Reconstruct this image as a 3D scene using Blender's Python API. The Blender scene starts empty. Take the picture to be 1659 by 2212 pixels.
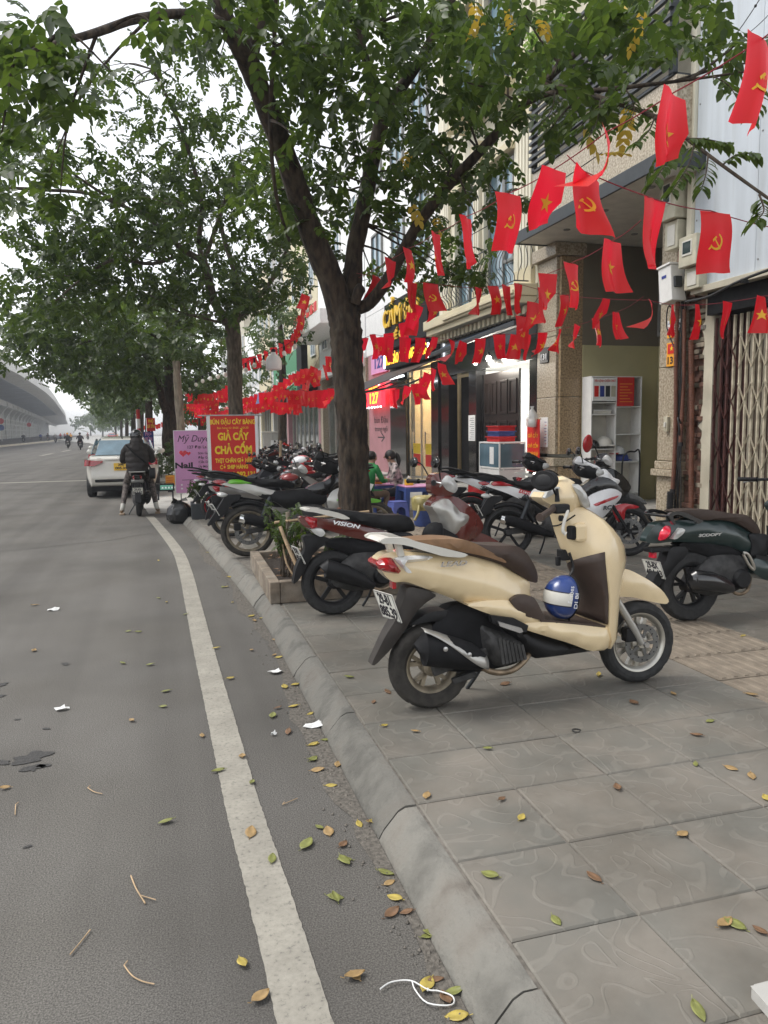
import bpy, bmesh, math, random
import numpy as np
from mathutils import Vector, Matrix, geometry
random.seed(7); rng = np.random.default_rng(7)
S = bpy.context.scene; COL = S.collection
R = math.radians
# ------------------------------------------------------------------ camera
YAW, PITCH, ROLL, EYE, FPX = R(15.9), R(6.27), R(-.8), 1.60, 1634.9
_fw = Vector((math.sin(YAW)*math.cos(PITCH), math.cos(YAW)*math.cos(PITCH), -math.sin(PITCH)))
_r0 = Vector((math.cos(YAW), -math.sin(YAW), 0)); _u0 = _r0.cross(_fw)
_rt = math.cos(ROLL)*_r0 + math.sin(ROLL)*_u0; _up = math.cos(ROLL)*_u0 - math.sin(ROLL)*_r0
EYEV = Vector((0, 0, EYE))
cam = bpy.data.cameras.new('camera'); cam_o = bpy.data.objects.new('camera', cam); COL.objects.link(cam_o)
cam.sensor_fit = 'VERTICAL'; cam.sensor_height = 36; cam.lens = 36*FPX/2212; cam.clip_start = .05; cam.clip_end = 3000
_m = Matrix.Identity(4)
for i in range(3): _m[i][0], _m[i][1], _m[i][2] = _rt[i], _up[i], -_fw[i]
_m.translation = EYEV; cam_o.matrix_world = _m; S.camera = cam_o
# ------------------------------------------------------------------ sky, sun, exposure
W = bpy.data.worlds.new('World'); S.world = W; W.use_nodes = True
nt = W.node_tree; nt.nodes.clear()
sky = nt.nodes.new('ShaderNodeTexSky'); sky.sky_type = 'NISHITA'; sky.sun_disc = False
SUN_EL, SUN_ROT = R(58), R(-70)
sky.sun_elevation = SUN_EL; sky.sun_rotation = SUN_ROT; sky.dust_density = 1.2; sky.air_density = 1.0; sky.ozone_density = 1
hs = nt.nodes.new('ShaderNodeHueSaturation'); hs.inputs['Saturation'].default_value = .16; hs.inputs['Value'].default_value = 1.0
bg = nt.nodes.new('ShaderNodeBackground'); bg.inputs['Strength'].default_value = .15
wo = nt.nodes.new('ShaderNodeOutputWorld')
nt.links.new(sky.outputs[0], hs.inputs['Color']); nt.links.new(hs.outputs[0], bg.inputs['Color']); nt.links.new(bg.outputs[0], wo.inputs['Surface'])
sun = bpy.data.lights.new('sun', 'SUN'); sun.energy = 1.1; sun.angle = R(25); sun.color = (1, .96, .9)
sun_o = bpy.data.objects.new('sun', sun); COL.objects.link(sun_o)
_sd = Vector((math.sin(SUN_ROT)*math.cos(SUN_EL), math.cos(SUN_ROT)*math.cos(SUN_EL), math.sin(SUN_EL)))
sun_o.rotation_euler = (-_sd).to_track_quat('-Z', 'Y').to_euler(); sun_o.location = (0, 0, 30)
S.view_settings.view_transform = 'Standard'; S.view_settings.look = 'None'; S.view_settings.gamma = 1
S.view_settings.use_curve_mapping = False; S.view_settings.exposure = 1.05
S.render.engine = 'CYCLES'; S.cycles.max_bounces = 7; S.cycles.diffuse_bounces = 3; S.cycles.transparent_max_bounces = 10
S.cycles.use_denoising = True; S.cycles.caustics_reflective = False; S.cycles.caustics_refractive = False
S.cycles.volume_bounces = 0
# ------------------------------------------------------------------ from a photo point to a place in the world
def ray(x, y): return _fw*FPX + _rt*(x-829.5) + _up*(1106-y)
def G(x, y, z=0.): d = ray(x, y); return EYEV + d*((z-EYE)/d.z)
def PX(x, y, X): d = ray(x, y); return EYEV + d*(X/d.x)
def PY(x, y, Y): d = ray(x, y); return EYEV + d*(Y/d.y)
PV = .12; FX = 7.15
# ------------------------------------------------------------------ materials
def mk(name, col, rough=.5, metal=0., var=0., vs=8., bump=0., bs=None, coat=0., dirt=None, emis=None, trans=None, alpha=1., spec=.5, col2=None, det=6, stretch=None, orand=0.):
    m = bpy.data.materials.new(name); m.use_nodes = True; n = m.node_tree.nodes; l = m.node_tree.links
    p = n['Principled BSDF']
    p.inputs['Base Color'].default_value = (*col, 1); p.inputs['Roughness'].default_value = rough; p.inputs['Metallic'].default_value = metal
    p.inputs['Coat Weight'].default_value = coat; p.inputs['Coat Roughness'].default_value = .08
    p.inputs['Specular IOR Level'].default_value = spec; p.inputs['Alpha'].default_value = alpha
    if emis: p.inputs['Emission Color'].default_value = (*emis[0], 1); p.inputs['Emission Strength'].default_value = emis[1]
    if trans: p.inputs['Transmission Weight'].default_value = trans
    if var or bump or col2:
        tc = n.new('ShaderNodeTexCoord'); src = tc.outputs['Object']
        if stretch:
            mp = n.new('ShaderNodeMapping'); mp.inputs['Scale'].default_value = stretch; l.new(src, mp.inputs[0]); src = mp.outputs[0]
        tx = n.new('ShaderNodeTexNoise'); tx.inputs['Scale'].default_value = vs; tx.inputs['Detail'].default_value = det; l.new(src, tx.inputs['Vector'])
        if var or col2:
            rp = n.new('ShaderNodeValToRGB'); e = rp.color_ramp.elements
            a = tuple(max(0, c*(1-var)) for c in col); b = col2 if col2 else tuple(min(1, c*(1+var)) for c in col)
            e[0].position = .35; e[0].color = (*a, 1); e[1].position = .65; e[1].color = (*b, 1)
            l.new(tx.outputs[0], rp.inputs[0]); out = rp.outputs[0]
            if dirt:
                t2 = n.new('ShaderNodeTexNoise'); t2.inputs['Scale'].default_value = dirt[1]; t2.inputs['Detail'].default_value = 8; l.new(src, t2.inputs['Vector'])
                r2 = n.new('ShaderNodeValToRGB'); r2.color_ramp.elements[0].position = .48; r2.color_ramp.elements[1].position = .72
                r2.color_ramp.elements[1].color = (dirt[2],)*3+(1,); l.new(t2.outputs[0], r2.inputs[0])
                mx = n.new('ShaderNodeMixRGB'); mx.inputs[2].default_value = (*dirt[0], 1); l.new(r2.outputs[0], mx.inputs[0]); l.new(out, mx.inputs[1]); out = mx.outputs[0]
            if orand:
                oi = n.new('ShaderNodeObjectInfo'); mr = n.new('ShaderNodeMapRange'); mr.inputs[3].default_value = 1-orand; mr.inputs[4].default_value = 1+orand; hv = n.new('ShaderNodeHueSaturation')
                l.new(oi.outputs['Random'], mr.inputs[0]); l.new(mr.outputs[0], hv.inputs['Value']); l.new(out, hv.inputs['Color']); out = hv.outputs[0]
            l.new(out, p.inputs['Base Color'])
        if bump:
            t3 = tx
            if bs: t3 = n.new('ShaderNodeTexNoise'); t3.inputs['Scale'].default_value = bs; t3.inputs['Detail'].default_value = 5; l.new(src, t3.inputs['Vector'])
            b = n.new('ShaderNodeBump'); b.inputs['Strength'].default_value = bump; b.inputs['Distance'].default_value = .01
            l.new(t3.outputs[0], b.inputs['Height']); l.new(b.outputs[0], p.inputs['Normal'])
    return m
M = {}
def D(name, *a, **k): M[name] = mk(name, *a, **k)
# ------------------------------------------------------------------ mesh helpers
class MB:
    def __init__(s): s.v = []; s.f = []
    def add(s, V, F, Mx=None):
        o = len(s.v)
        s.v += [tuple(Mx @ Vector(q)) if Mx else tuple(q) for q in V]
        s.f += [tuple(i+o for i in q) for q in F]; return s
    def bx(s, x0, x1, y0, y1, z0, z1, Mx=None):
        V = [(x0,y0,z0),(x1,y0,z0),(x1,y1,z0),(x0,y1,z0),(x0,y0,z1),(x1,y0,z1),(x1,y1,z1),(x0,y1,z1)]
        return s.add(V, [(0,3,2,1),(4,5,6,7),(0,1,5,4),(1,2,6,5),(2,3,7,6),(3,0,4,7)], Mx)
    def box(s, c, d, Mx=None):
        return s.bx(c[0]-d[0]/2, c[0]+d[0]/2, c[1]-d[1]/2, c[1]+d[1]/2, c[2]-d[2]/2, c[2]+d[2]/2, Mx)
    def bar(s, p, q, w, h, upv=(0,0,1)):
        p, q = Vector(p), Vector(q); d = (q-p); L = d.length; d.normalize(); u = Vector(upv)
        if abs(d.dot(u)) > .98: u = Vector((0,1,0))
        r = d.cross(u).normalized(); u = r.cross(d)
        Mx = Matrix((( *r, 0),( *d, 0),( *u, 0),(0,0,0,1))).transposed(); Mx.translation = p
        return s.bx(-w/2, w/2, 0, L, -h/2, h/2, Mx)
    def tube(s, P, r, n=8, cap=True):
        P = [Vector(p) for p in P]; k = len(P); r = [r]*k if not hasattr(r, '__len__') else list(r)
        T = [(P[min(i+1,k-1)]-P[max(i-1,0)]).normalized() for i in range(k)]
        u = Vector((0,0,1)) if abs(T[0].z) < .9 else Vector((1,0,0)); V = []; F = []
        for i in range(k):
            u = (u - T[i]*u.dot(T[i])); u = u.normalized() if u.length > 1e-6 else T[i].orthogonal().normalized(); w = T[i].cross(u)
            for j in range(n):
                a = 2*math.pi*j/n; V.append(P[i] + (u*math.cos(a)+w*math.sin(a))*r[i])
        for i in range(k-1):
            for j in range(n): F.append((i*n+j, i*n+(j+1)%n, (i+1)*n+(j+1)%n, (i+1)*n+j))
        if cap: F += [tuple(range(n-1,-1,-1)), tuple((k-1)*n+j for j in range(n))]
        return s.add(V, F)
    def lathe(s, prof, n=24, axis='z', Mx=None, closed=False, fn=None):
        V = []; F = []; k = len(prof)
        for j in range(n):
            a = 2*math.pi*j/n; c, q = math.cos(a), math.sin(a)
            for i, (r, h) in enumerate(prof):
                rr = r*fn(i, j) if fn else r
                V.append({'z': (rr*c, rr*q, h), 'y': (rr*c, h, rr*q), 'x': (h, rr*c, rr*q)}[axis])
        kk = k if closed else k-1
        for j in range(n):
            for i in range(kk):
                i2 = (i+1) % k; j2 = (j+1) % n; F.append((j*k+i, j*k+i2, j2*k+i2, j2*k+i))
        return s.add(V, F, Mx)
    def loft(s, rings, cap=True, closed=True):
        n = len(rings[0]); V = [q for r in rings for q in r]; F = []
        for i in range(len(rings)-1):
            for j in range(n if closed else n-1): F.append((i*n+j, i*n+(j+1)%n, (i+1)*n+(j+1)%n, (i+1)*n+j))
        if cap and closed: F += [tuple(range(n-1,-1,-1)), tuple((len(rings)-1)*n+j for j in range(n))]
        return s.add(V, F)
    def prism(s, poly, h0, h1, fr='xz', Mx=None):
        # poly in the plane fr, extruded along the third axis
        n = len(poly)
        def P(a, b, h): return {'xz': (a, h, b), 'yz': (h, a, b), 'xy': (a, b, h)}[fr]
        V = [P(a, b, h0) for a, b in poly] + [P(a, b, h1) for a, b in poly]
        tri = geometry.delaunay_2d_cdt([Vector(q) for q in poly], [], [list(range(n))], 1, 1e-6)
        vs, fs = tri[0], tri[2]; o = 2*n; V += [P(q.x, q.y, h0) for q in vs] + [P(q.x, q.y, h1) for q in vs]; m = len(vs)
        F = [(i, (i+1) % n, n+(i+1) % n, n+i) for i in range(n)]
        F += [tuple(o+i for i in f) for f in fs] + [tuple(o+m+i for i in reversed(f)) for f in fs]
        return s.add(V, F, Mx)
    def ell(s, c, r, nu=16, nv=10, Mx=None):
        V = []; F = []
        for i in range(nv+1):
            t = math.pi*i/nv
            for j in range(nu):
                a = 2*math.pi*j/nu; V.append((c[0]+r[0]*math.sin(t)*math.cos(a), c[1]+r[1]*math.sin(t)*math.sin(a), c[2]+r[2]*math.cos(t)))
        for i in range(nv):
            for j in range(nu): F.append((i*nu+j, (i+1)*nu+j, (i+1)*nu+(j+1)%nu, i*nu+(j+1)%nu))
        return s.add(V, F, Mx)
def set_props(o, label=None, cat=None, group=None, kind=None):
    if label: o['label'] = label
    if cat: o['category'] = cat
    if group: o['group'] = group
    if kind: o['kind'] = kind
    return o
ORG = {}
def thing(name, label, cat, loc=(0,0,0), rz=0., group=None, tilt=None):
    o = bpy.data.objects.new(name, None); COL.objects.link(o); o.location = loc; o.rotation_euler = (tilt or 0, 0, rz); o.empty_display_size = .1
    ORG[o.name] = Vector(loc); return set_props(o, label, cat, group)
def obj(name, mb, mat, parent=None, org=None, smooth=None, bev=0., label=None, cat=None, group=None, kind=None, mesh=None):
    """one mesh object; org: world point taken as its own origin (for geometry given in world coordinates)"""
    if mesh is None:
        mesh = bpy.data.meshes.new(name)
        V = mb.v if org is None else [(q[0]-org[0], q[1]-org[1], q[2]-org[2]) for q in mb.v]
        mesh.from_pydata(V, [], mb.f); mesh.materials.append(M[mat] if isinstance(mat, str) else mat)
        if smooth is not None:
            mesh.polygons.foreach_set('use_smooth', [True]*len(mesh.polygons)); mesh.set_sharp_from_angle(angle=R(smooth))
        mesh.update()
    o = bpy.data.objects.new(name, mesh); COL.objects.link(o)
    if parent is not None: o.parent = parent
    elif org is not None: o.location = org
    if bev:
        b = o.modifiers.new('bevel', 'BEVEL'); b.width = bev; b.segments = 2; b.limit_method = 'ANGLE'
    return set_props(o, label, cat, group, kind)
def fast_mesh(name, V, F, mat, smooth=False):
    me = bpy.data.meshes.new(name); k = F.shape[1]
    me.vertices.add(len(V)); me.vertices.foreach_set('co', np.ascontiguousarray(V, dtype=np.float32).ravel())
    me.loops.add(F.size); me.loops.foreach_set('vertex_index', np.ascontiguousarray(F, dtype=np.int32).ravel())
    me.polygons.add(len(F)); me.polygons.foreach_set('loop_start', np.arange(0, F.size, k, dtype=np.int32)); me.polygons.foreach_set('loop_total', np.full(len(F), k, dtype=np.int32))
    me.update(calc_edges=True); me.materials.append(M[mat] if isinstance(mat, str) else mat)
    if smooth: me.polygons.foreach_set('use_smooth', [True]*len(F))
    return me
FITS = []
def text(body, parent, loc, right, upv, size, mat, width=None, align='CENTER', ext=.002, name='lettering', shear=0, bold=0.):
    cu = bpy.data.curves.new(name, 'FONT'); cu.body = body; cu.size = size; cu.align_x = align; cu.align_y = 'CENTER'; cu.extrude = ext; cu.shear = shear; cu.offset = bold
    cu.resolution_u = 3
    cu.materials.append(M[mat]); o = bpy.data.objects.new(name, cu); COL.objects.link(o); o.parent = parent
    r = Vector(right).normalized(); u = Vector(upv); u = (u-r*u.dot(r)).normalized(); nn = r.cross(u)
    mx = Matrix((( *r,0),( *u,0),( *nn,0),(0,0,0,1))).transposed(); mx.translation = Vector(loc); o.matrix_local = mx
    if width: FITS.append((o, width))
    TEXTS.append(o)
    return o
TEXTS = []
def fit_texts():
    bpy.context.view_layer.update(); dg = bpy.context.evaluated_depsgraph_get()
    wid = {o.name: w for o, w in FITS}; FITS.clear()
    for o in TEXTS:
        me = bpy.data.meshes.new_from_object(o.evaluated_get(dg)); me.name = 'lettering'; mx = o.matrix_local.copy(); d = 0
        if len(me.vertices): xs = [v.co.x for v in me.vertices]; d = max(xs)-min(xs)
        if o.name in wid and d > 1e-6:
            for i in range(3): mx[i][0] *= wid[o.name]/d
        nm = o.name; par = o.parent; bpy.data.objects.remove(o)
        n = bpy.data.objects.new(nm, me); COL.objects.link(n); n.parent = par; n.matrix_local = mx
    TEXTS.clear()
def copy_tree(o, parent=None):
    c = o.copy(); COL.objects.link(c); c.parent = parent
    for ch in list(o.children): copy_tree(ch, c)
    return c
def spline(P, k=4, closed=False):
    P = [Vector(p) for p in P]; n = len(P); out = []
    for i in range(n if closed else n-1):
        a, b, c, d = (P[(i-1)%n], P[i], P[(i+1)%n], P[(i+2)%n]) if closed else (P[max(i-1,0)], P[i], P[i+1], P[min(i+2,n-1)])
        for j in range(k):
            t = j/k; out.append(.5*((2*b)+(c-a)*t+(2*a-5*b+4*c-d)*t*t+(3*b-a-3*c+d)*t**3))
    if not closed: out.append(P[-1])
    return out
def round_poly(P, k=2):
    """closed 2D outline with its corners cut (Chaikin)"""
    P = [Vector(p) for p in P]
    for _ in range(k):
        Q = []
        for i in range(len(P)):
            a, b = P[i], P[(i+1) % len(P)]; Q += [a*.82+b*.18, a*.18+b*.82]
        P = Q
    return P
def pillow(mb, outline, y0, y1, bev=.06, step=.03, wf=None, sides=(1,-1), rnd=2, wall=True):
    """a body with the given side outline (x,z), half width y0 at its rim swelling to y1 inside"""
    P = round_poly(outline, rnd); n = len(P); px = np.array([(q.x, q.y) for q in P])
    a = px; b = np.roll(px, -1, 0); ab = b-a; L2 = (ab**2).sum(1)+1e-12
    def dist(q):
        t = np.clip(((q[None,:]-a)*ab).sum(1)/L2, 0, 1); return math.sqrt((((a+ab*t[:,None])-q)**2).sum(1).min())
    def inside(q):
        c = ((a[:,1] > q[1]) != (b[:,1] > q[1])); xs = a[:,0]+(q[1]-a[:,1])*ab[:,0]/np.where(ab[:,1]==0, 1e-9, ab[:,1])
        return (c & (q[0] < xs)).sum() % 2 == 1
    mn, mx = px.min(0), px.max(0); G2 = [Vector(q) for q in P]; row = 0
    y = mn[1]+step*.5
    while y < mx[1]:
        x = mn[0]+step*(.5 if row % 2 else .25)
        while x < mx[0]:
            q = np.array((x, y))
            if inside(q) and dist(q) > .4*step: G2.append(Vector((x, y)))
            x += step
        y += step*.87; row += 1
    r = geometry.delaunay_2d_cdt(G2, [], [list(range(n))], 1, 1e-6); vs, fs = r[0], r[2]
    hs_ = []
    for q in vs:
        d = dist(np.array((q.x, q.y))); h = y0+(y1-y0)*math.sqrt(max(0, 1-(1-min(d/bev, 1))**2)); hs_.append(h*(wf(q.x, q.y) if wf else 1))
    nb = [set() for _ in vs]
    for f in fs:
        for i in range(len(f)): nb[f[i]].add(f[i-1]); nb[f[i-1]].add(f[i])
    fix = [dist(np.array((q.x, q.y))) < 1e-5 for q in vs]
    for _ in range(14 if bev > .05 else 2):
        hs_ = [h if fx or not k else .4*h+.6*sum(hs_[j] for j in k)/len(k) for h, fx, k in zip(hs_, fix, nb)]
    for sd in sides:
        mb.add([(q.x, sd*h, q.y) for q, h in zip(vs, hs_)], [tuple(f) if sd < 0 else tuple(reversed(f)) for f in fs])
    if wall and len(sides) == 2 and y0 > 0:
        V = []; 
        for q in P:
            h = y0*(wf(q.x, q.y) if wf else 1); V += [(q.x, -h, q.y), (q.x, h, q.y)]
        mb.add(V, [(2*i, 2*((i+1)%n), 2*((i+1)%n)+1, 2*i+1) for i in range(n)])
    return mb
# ------------------------------------------------------------------ palette
D('asphalt', (.131,.124,.114), .9, var=.42, vs=170, bump=.5, bs=210, dirt=((.085,.081,.075), .7, .6), spec=.3)
def streak(name):
    m = M[name]; n = m.node_tree.nodes; l = m.node_tree.links; p = n['Principled BSDF']; src = p.inputs['Base Color'].links[0].from_socket
    tc = n.new('ShaderNodeTexCoord'); mp = n.new('ShaderNodeMapping'); mp.inputs['Scale'].default_value = (1.7,.07,1); nz = n.new('ShaderNodeTexNoise'); nz.inputs['Scale'].default_value = 1.; nz.inputs['Detail'].default_value = 5; nz.inputs['Distortion'].default_value = .3
    l.new(tc.outputs['Object'], mp.inputs[0]); l.new(mp.outputs[0], nz.inputs['Vector']); rp = n.new('ShaderNodeValToRGB'); e = rp.color_ramp.elements; e[0].position = .34; e[0].color = (.76,.755,.75,1); e[1].position = .62; e[1].color = (1.05,1.05,1.04,1); l.new(nz.outputs[0], rp.inputs[0])
    n2 = n.new('ShaderNodeTexNoise'); n2.inputs['Scale'].default_value = .9; n2.inputs['Detail'].default_value = 7; l.new(tc.outputs['Object'], n2.inputs['Vector']); r2 = n.new('ShaderNodeValToRGB'); r2.color_ramp.elements[0].position = .35; r2.color_ramp.elements[0].color = (.9,.89,.87,1); r2.color_ramp.elements[1].position = .6; r2.color_ramp.elements[1].color = (1.05,1.05,1.05,1); l.new(n2.outputs[0], r2.inputs[0])
    a = n.new('ShaderNodeMixRGB'); a.blend_type = 'MULTIPLY'; a.inputs[0].default_value = 1; l.new(src, a.inputs[1]); l.new(rp.outputs[0], a.inputs[2]); b = n.new('ShaderNodeMixRGB'); b.blend_type = 'MULTIPLY'; b.inputs[0].default_value = 1; l.new(a.outputs[0], b.inputs[1]); l.new(r2.outputs[0], b.inputs[2]); l.new(b.outputs[0], p.inputs['Base Color'])
streak('asphalt')
D('asphalt_patch', (.042,.04,.038), .7, var=.3, vs=60, bump=.5, bs=190)
D('joint', (.15,.135,.115), .95, var=.3, vs=30, bump=.4)
D('kerb', (.17,.163,.143), .88, var=.35, vs=5, bump=.8, bs=45, dirt=((.10,.085,.07), 5, .8), orand=.16, det=10)
D('kerb_paint', (.5,.44,.33), .8, var=.2, vs=3)
D('concrete', (.3,.28,.25), .85, var=.2, vs=6, bump=.4, bs=40)
D('concrete_pale', (.42,.41,.38), .8, var=.1, vs=3, bump=.2, bs=30)
D('soil', (.035,.026,.02), .95, var=.5, vs=40, bump=1., bs=60)
D('brick_red', (.14,.07,.048), .85, var=.35, vs=14, bump=.6, bs=50)
D('plaster', (.5,.46,.36), .8, var=.12, vs=3, bump=.15, bs=40, dirt=((.3,.26,.19), 2, .5))
D('cream', (.62,.55,.38), .7, var=.06, vs=2, bump=.08, bs=40)
D('cream_pale', (.70,.66,.53), .7, var=.06, vs=2, bump=.08, bs=40, stretch=(3,3,.4), dirt=((.5,.44,.32), 1.6, .5))
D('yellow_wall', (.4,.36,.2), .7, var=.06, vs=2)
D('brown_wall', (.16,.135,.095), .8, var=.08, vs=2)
D('granite', (.33,.26,.175), .35, var=.3, vs=30, bump=.05, det=10, col2=(.52,.45,.34), orand=.07)
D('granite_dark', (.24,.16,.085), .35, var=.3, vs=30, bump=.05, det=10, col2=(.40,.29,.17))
D('metal_panel', (.5,.54,.58), .45, var=.07, vs=1.2, bump=.05, bs=3, stretch=(5,5,.35), dirt=((.36,.38,.38), 1.6, .45))
D('dark_metal', (.05,.055,.06), .45, metal=.4, var=.1, vs=6)
D('black_gloss', (.012,.012,.013), .18, coat=.6, var=.2, vs=4)
D('black_plastic', (.011,.011,.012), .5, spec=.3, var=.25, vs=20, bump=.06, bs=90)
D('black_matte', (.009,.009,.01), .75, spec=.25, var=.3, vs=15)
D('black_wood', (.017,.012,.011), .4, var=.3, vs=10, stretch=(4,4,.6))
D('brown_plastic', (.05,.032,.024), .55, var=.12, vs=20, bump=.06, bs=120)
D('gate_cream', (.5,.45,.34), .5, var=.12, vs=9, dirt=((.12,.05,.035), 7, .75))
D('gate_maroon', (.075,.028,.024), .55, var=.3, vs=8)
D('grey_frame', (.2,.2,.19), .5, var=.1, vs=5)
D('glass_dark', (.03,.045,.045), .06, var=.3, vs=1.5, spec=.8)
D('glass_blue', (.12,.2,.25), .05, var=.3, vs=1.5, spec=.9)
D('white_paint', (.8,.8,.79), .35, var=.04, vs=4)
D('white_plastic', (.74,.73,.7), .4, var=.05, vs=6)
D('offwhite', (.6,.58,.52), .5, var=.08, vs=5)
D('meter_box', (.5,.47,.36), .55, var=.1, vs=6, dirt=((.3,.25,.17), 4, .6))
D('red', (.52,.015,.018), .5, var=.06, vs=6)
D('red_print', (.6,.02,.015), .5, var=.05, vs=3)
D('yellow', (.8,.5,.03), .45)
D('yellow_print', (.85,.6,.03), .5)
D('orange_print', (.85,.38,.03), .5)
D('pink_print', (.66,.33,.58), .5, var=.05, vs=2)
D('pink_wall', (.38,.19,.21), .6, var=.08, vs=2)
D('ink', (.015,.012,.02), .6); D('ink_blue', (.03,.05,.25), .6); D('ink_white', (.8,.8,.8), .5)
D('blue_plastic', (.05,.09,.28), .42, var=.12, vs=8)
D('blue_pale', (.13,.16,.46), .42, var=.1, vs=8)
D('pink_plastic', (.6,.28,.5), .4, var=.06, vs=8)
D('rubber', (.022,.022,.022), .8, var=.3, vs=30, bump=.15, bs=80)
D('rubber_dusty', (.04,.036,.031), .9, var=.4, vs=14, bump=.2, bs=60)
D('steel', (.55,.55,.55), .3, metal=1., var=.1, vs=10)
D('alloy', (.5,.48,.43), .35, metal=.9, var=.1, vs=8)
D('alloy_dirty', (.26,.22,.16), .55, metal=.5, var=.3, vs=14)
D('chrome', (.8,.8,.8), .08, metal=1.)
D('engine_grey', (.035,.034,.033), .65, var=.4, vs=20, bump=.3, bs=50)
D('pipe', (.25,.19,.13), .5, metal=.7, var=.3, vs=20)
D('lens_clear', (.5,.5,.48), .06, spec=.9, coat=1., var=.2, vs=14)
D('lens_white', (.78,.78,.76), .06, spec=.9, coat=1., var=.15, vs=14)
D('mud_plastic', (.035,.029,.025), .6, var=.25, vs=14, bump=.06, bs=90)
D('lens_red', (.35,.006,.012), .1, coat=1., var=.25, vs=30)
D('lens_bright_red', (.7,.02,.05), .1, coat=1., var=.25, vs=40)
D('beige_paint', (.74,.59,.36), .22, coat=1., var=.02, vs=3, dirt=((.5,.38,.22), 14, .16))
D('maroon_paint', (.11,.02,.015), .18, coat=1., var=.1, vs=5)
D('green_paint', (.012,.028,.027), .3, coat=.6, var=.1, vs=4)
D('white_gloss', (.74,.74,.74), .2, coat=.8)
D('red_gloss', (.42,.012,.02), .2, coat=.8)
D('silver_paint', (.42,.41,.38), .3, metal=.5, coat=.6)
D('grey_paint', (.2,.19,.175), .32, metal=.3, coat=.6)
D('lime', (.15,.5,.03), .3, coat=.6)
D('tan_seat', (.19,.105,.05), .6, var=.1, vs=30, bump=.05, bs=120)
D('brown_seat', (.04,.024,.017), .62, var=.1, vs=30, bump=.06, bs=160)
D('black_seat', (.010,.010,.011), .6, spec=.3, var=.15, vs=30, bump=.06, bs=160)
D('bark2', (.09,.072,.052), .95, var=.45, vs=18, bump=1.5, bs=24, stretch=(1,1,.3))
D('bark', (.034,.023,.015), .95, var=.7, vs=22, bump=2., bs=26, stretch=(1,1,.3), dirt=((.085,.066,.045), 9, .7), det=10)
D('bark_pale', (.24,.2,.15), .9, var=.4, vs=10, bump=.7, stretch=(1,1,.3))
D('stick', (.42,.3,.18), .7, var=.25, vs=12)
D('cord', (.2,.02,.03), .8); D('wire', (.02,.02,.02), .6)
D('bag_black', (.012,.012,.013), .3, var=.3, vs=9, bump=.5, bs=22, coat=.3)
D('bag_clear', (.7,.7,.68), .2, alpha=.5)
D('paper', (.75,.75,.73), .7, var=.05, vs=20)
D('skin', (.3,.16,.1), .55, var=.08, vs=10); D('hair', (.01,.008,.007), .5)
D('jacket', (.016,.012,.010), .75, var=.2, vs=8, bump=.25, bs=25)
D('green_shirt', (.02,.2,.05), .8, var=.1, vs=10); D('trousers', (.2,.14,.09), .85, var=.1, vs=12); D('dark_cloth', (.03,.03,.035), .85, var=.2, vs=12)
D('car_white', (.66,.64,.58), .25, coat=.8); D('plate_white', (.8,.79,.72), .35, var=.04, vs=20); D('plate_yellow', (.8,.5,.05), .35)
D('conduit', (.15,.055,.03), .6, var=.2, vs=8); D('conduit_black', (.02,.02,.022), .55)
D('bulb', (.85,.83,.76), .25, spec=.6)
D('lamp_white', (1,1,1), .5, emis=((1,.95,.86), 14)); D('led_red', (.6,.02,.02), .5, emis=((1,.03,.05), 1.3)); D('led_yellow', (.9,.4,.02), .5, emis=((1,.42,.03), 1.5))
D('led_white', (1,1,1), .5, emis=((.9,.95,1), 4))
D('disc_steel', (.16,.16,.155), .4, metal=.6, var=.2, vs=14); D('warm_room', (.75,.6,.36), .6, var=.1, vs=3); D('white_tile', (.75,.77,.7), .25)
D('screen_green', (.03,.07,.06), .3, emis=((.08,.25,.18), .5))
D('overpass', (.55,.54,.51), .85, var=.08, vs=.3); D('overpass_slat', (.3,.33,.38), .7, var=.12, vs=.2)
D('hedge_wood', (.09,.07,.05), .9, var=.3, vs=10)
def leaf_mat(name, c1, c2, tr=.35):
    m = bpy.data.materials.new(name); m.use_nodes = True; n = m.node_tree.nodes; l = m.node_tree.links; p = n['Principled BSDF']
    ge = n.new('ShaderNodeNewGeometry'); rp = n.new('ShaderNodeValToRGB'); e = rp.color_ramp.elements
    e[0].color = (*c1, 1); e[1].color = (*c2, 1); l.new(ge.outputs['Random Per Island'], rp.inputs[0]); l.new(rp.outputs[0], p.inputs['Base Color'])
    p.inputs['Roughness'].default_value = .42; p.inputs['Specular IOR Level'].default_value = .45
    t = n.new('ShaderNodeBsdfTranslucent'); hs = n.new('ShaderNodeHueSaturation'); hs.inputs['Value'].default_value = 1.7; hs.inputs['Hue'].default_value = .49
    l.new(rp.outputs[0], hs.inputs['Color']); l.new(hs.outputs[0], t.inputs['Color'])
    mx = n.new('ShaderNodeMixShader'); mx.inputs[0].default_value = tr; l.new(p.outputs[0], mx.inputs[1]); l.new(t.outputs[0], mx.inputs[2]); l.new(mx.outputs[0], n['Material Output'].inputs['Surface'])
    M[name] = m
leaf_mat('leaf', (.022,.045,.008), (.062,.102,.014), .45); leaf_mat('leaf_far', (.032,.062,.015), (.075,.12,.026)); leaf_mat('leaf_lime', (.10,.2,.03), (.17,.28,.05))
leaf_mat('leaf_yellow', (.42,.3,.03), (.5,.36,.05), .3)
for nm, c in dict(fall_yellow=(.40,.31,.07), fall_green=(.19,.2,.055), fall_brown=(.17,.095,.05), fall_tan=(.32,.21,.09)).items(): D(nm, c, .5, var=.25, vs=25)
leaf_mat('flag_cloth', (.56,.012,.008), (.70,.018,.009), .34)
D('emblem', (.8,.42,.02), .6)
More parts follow.
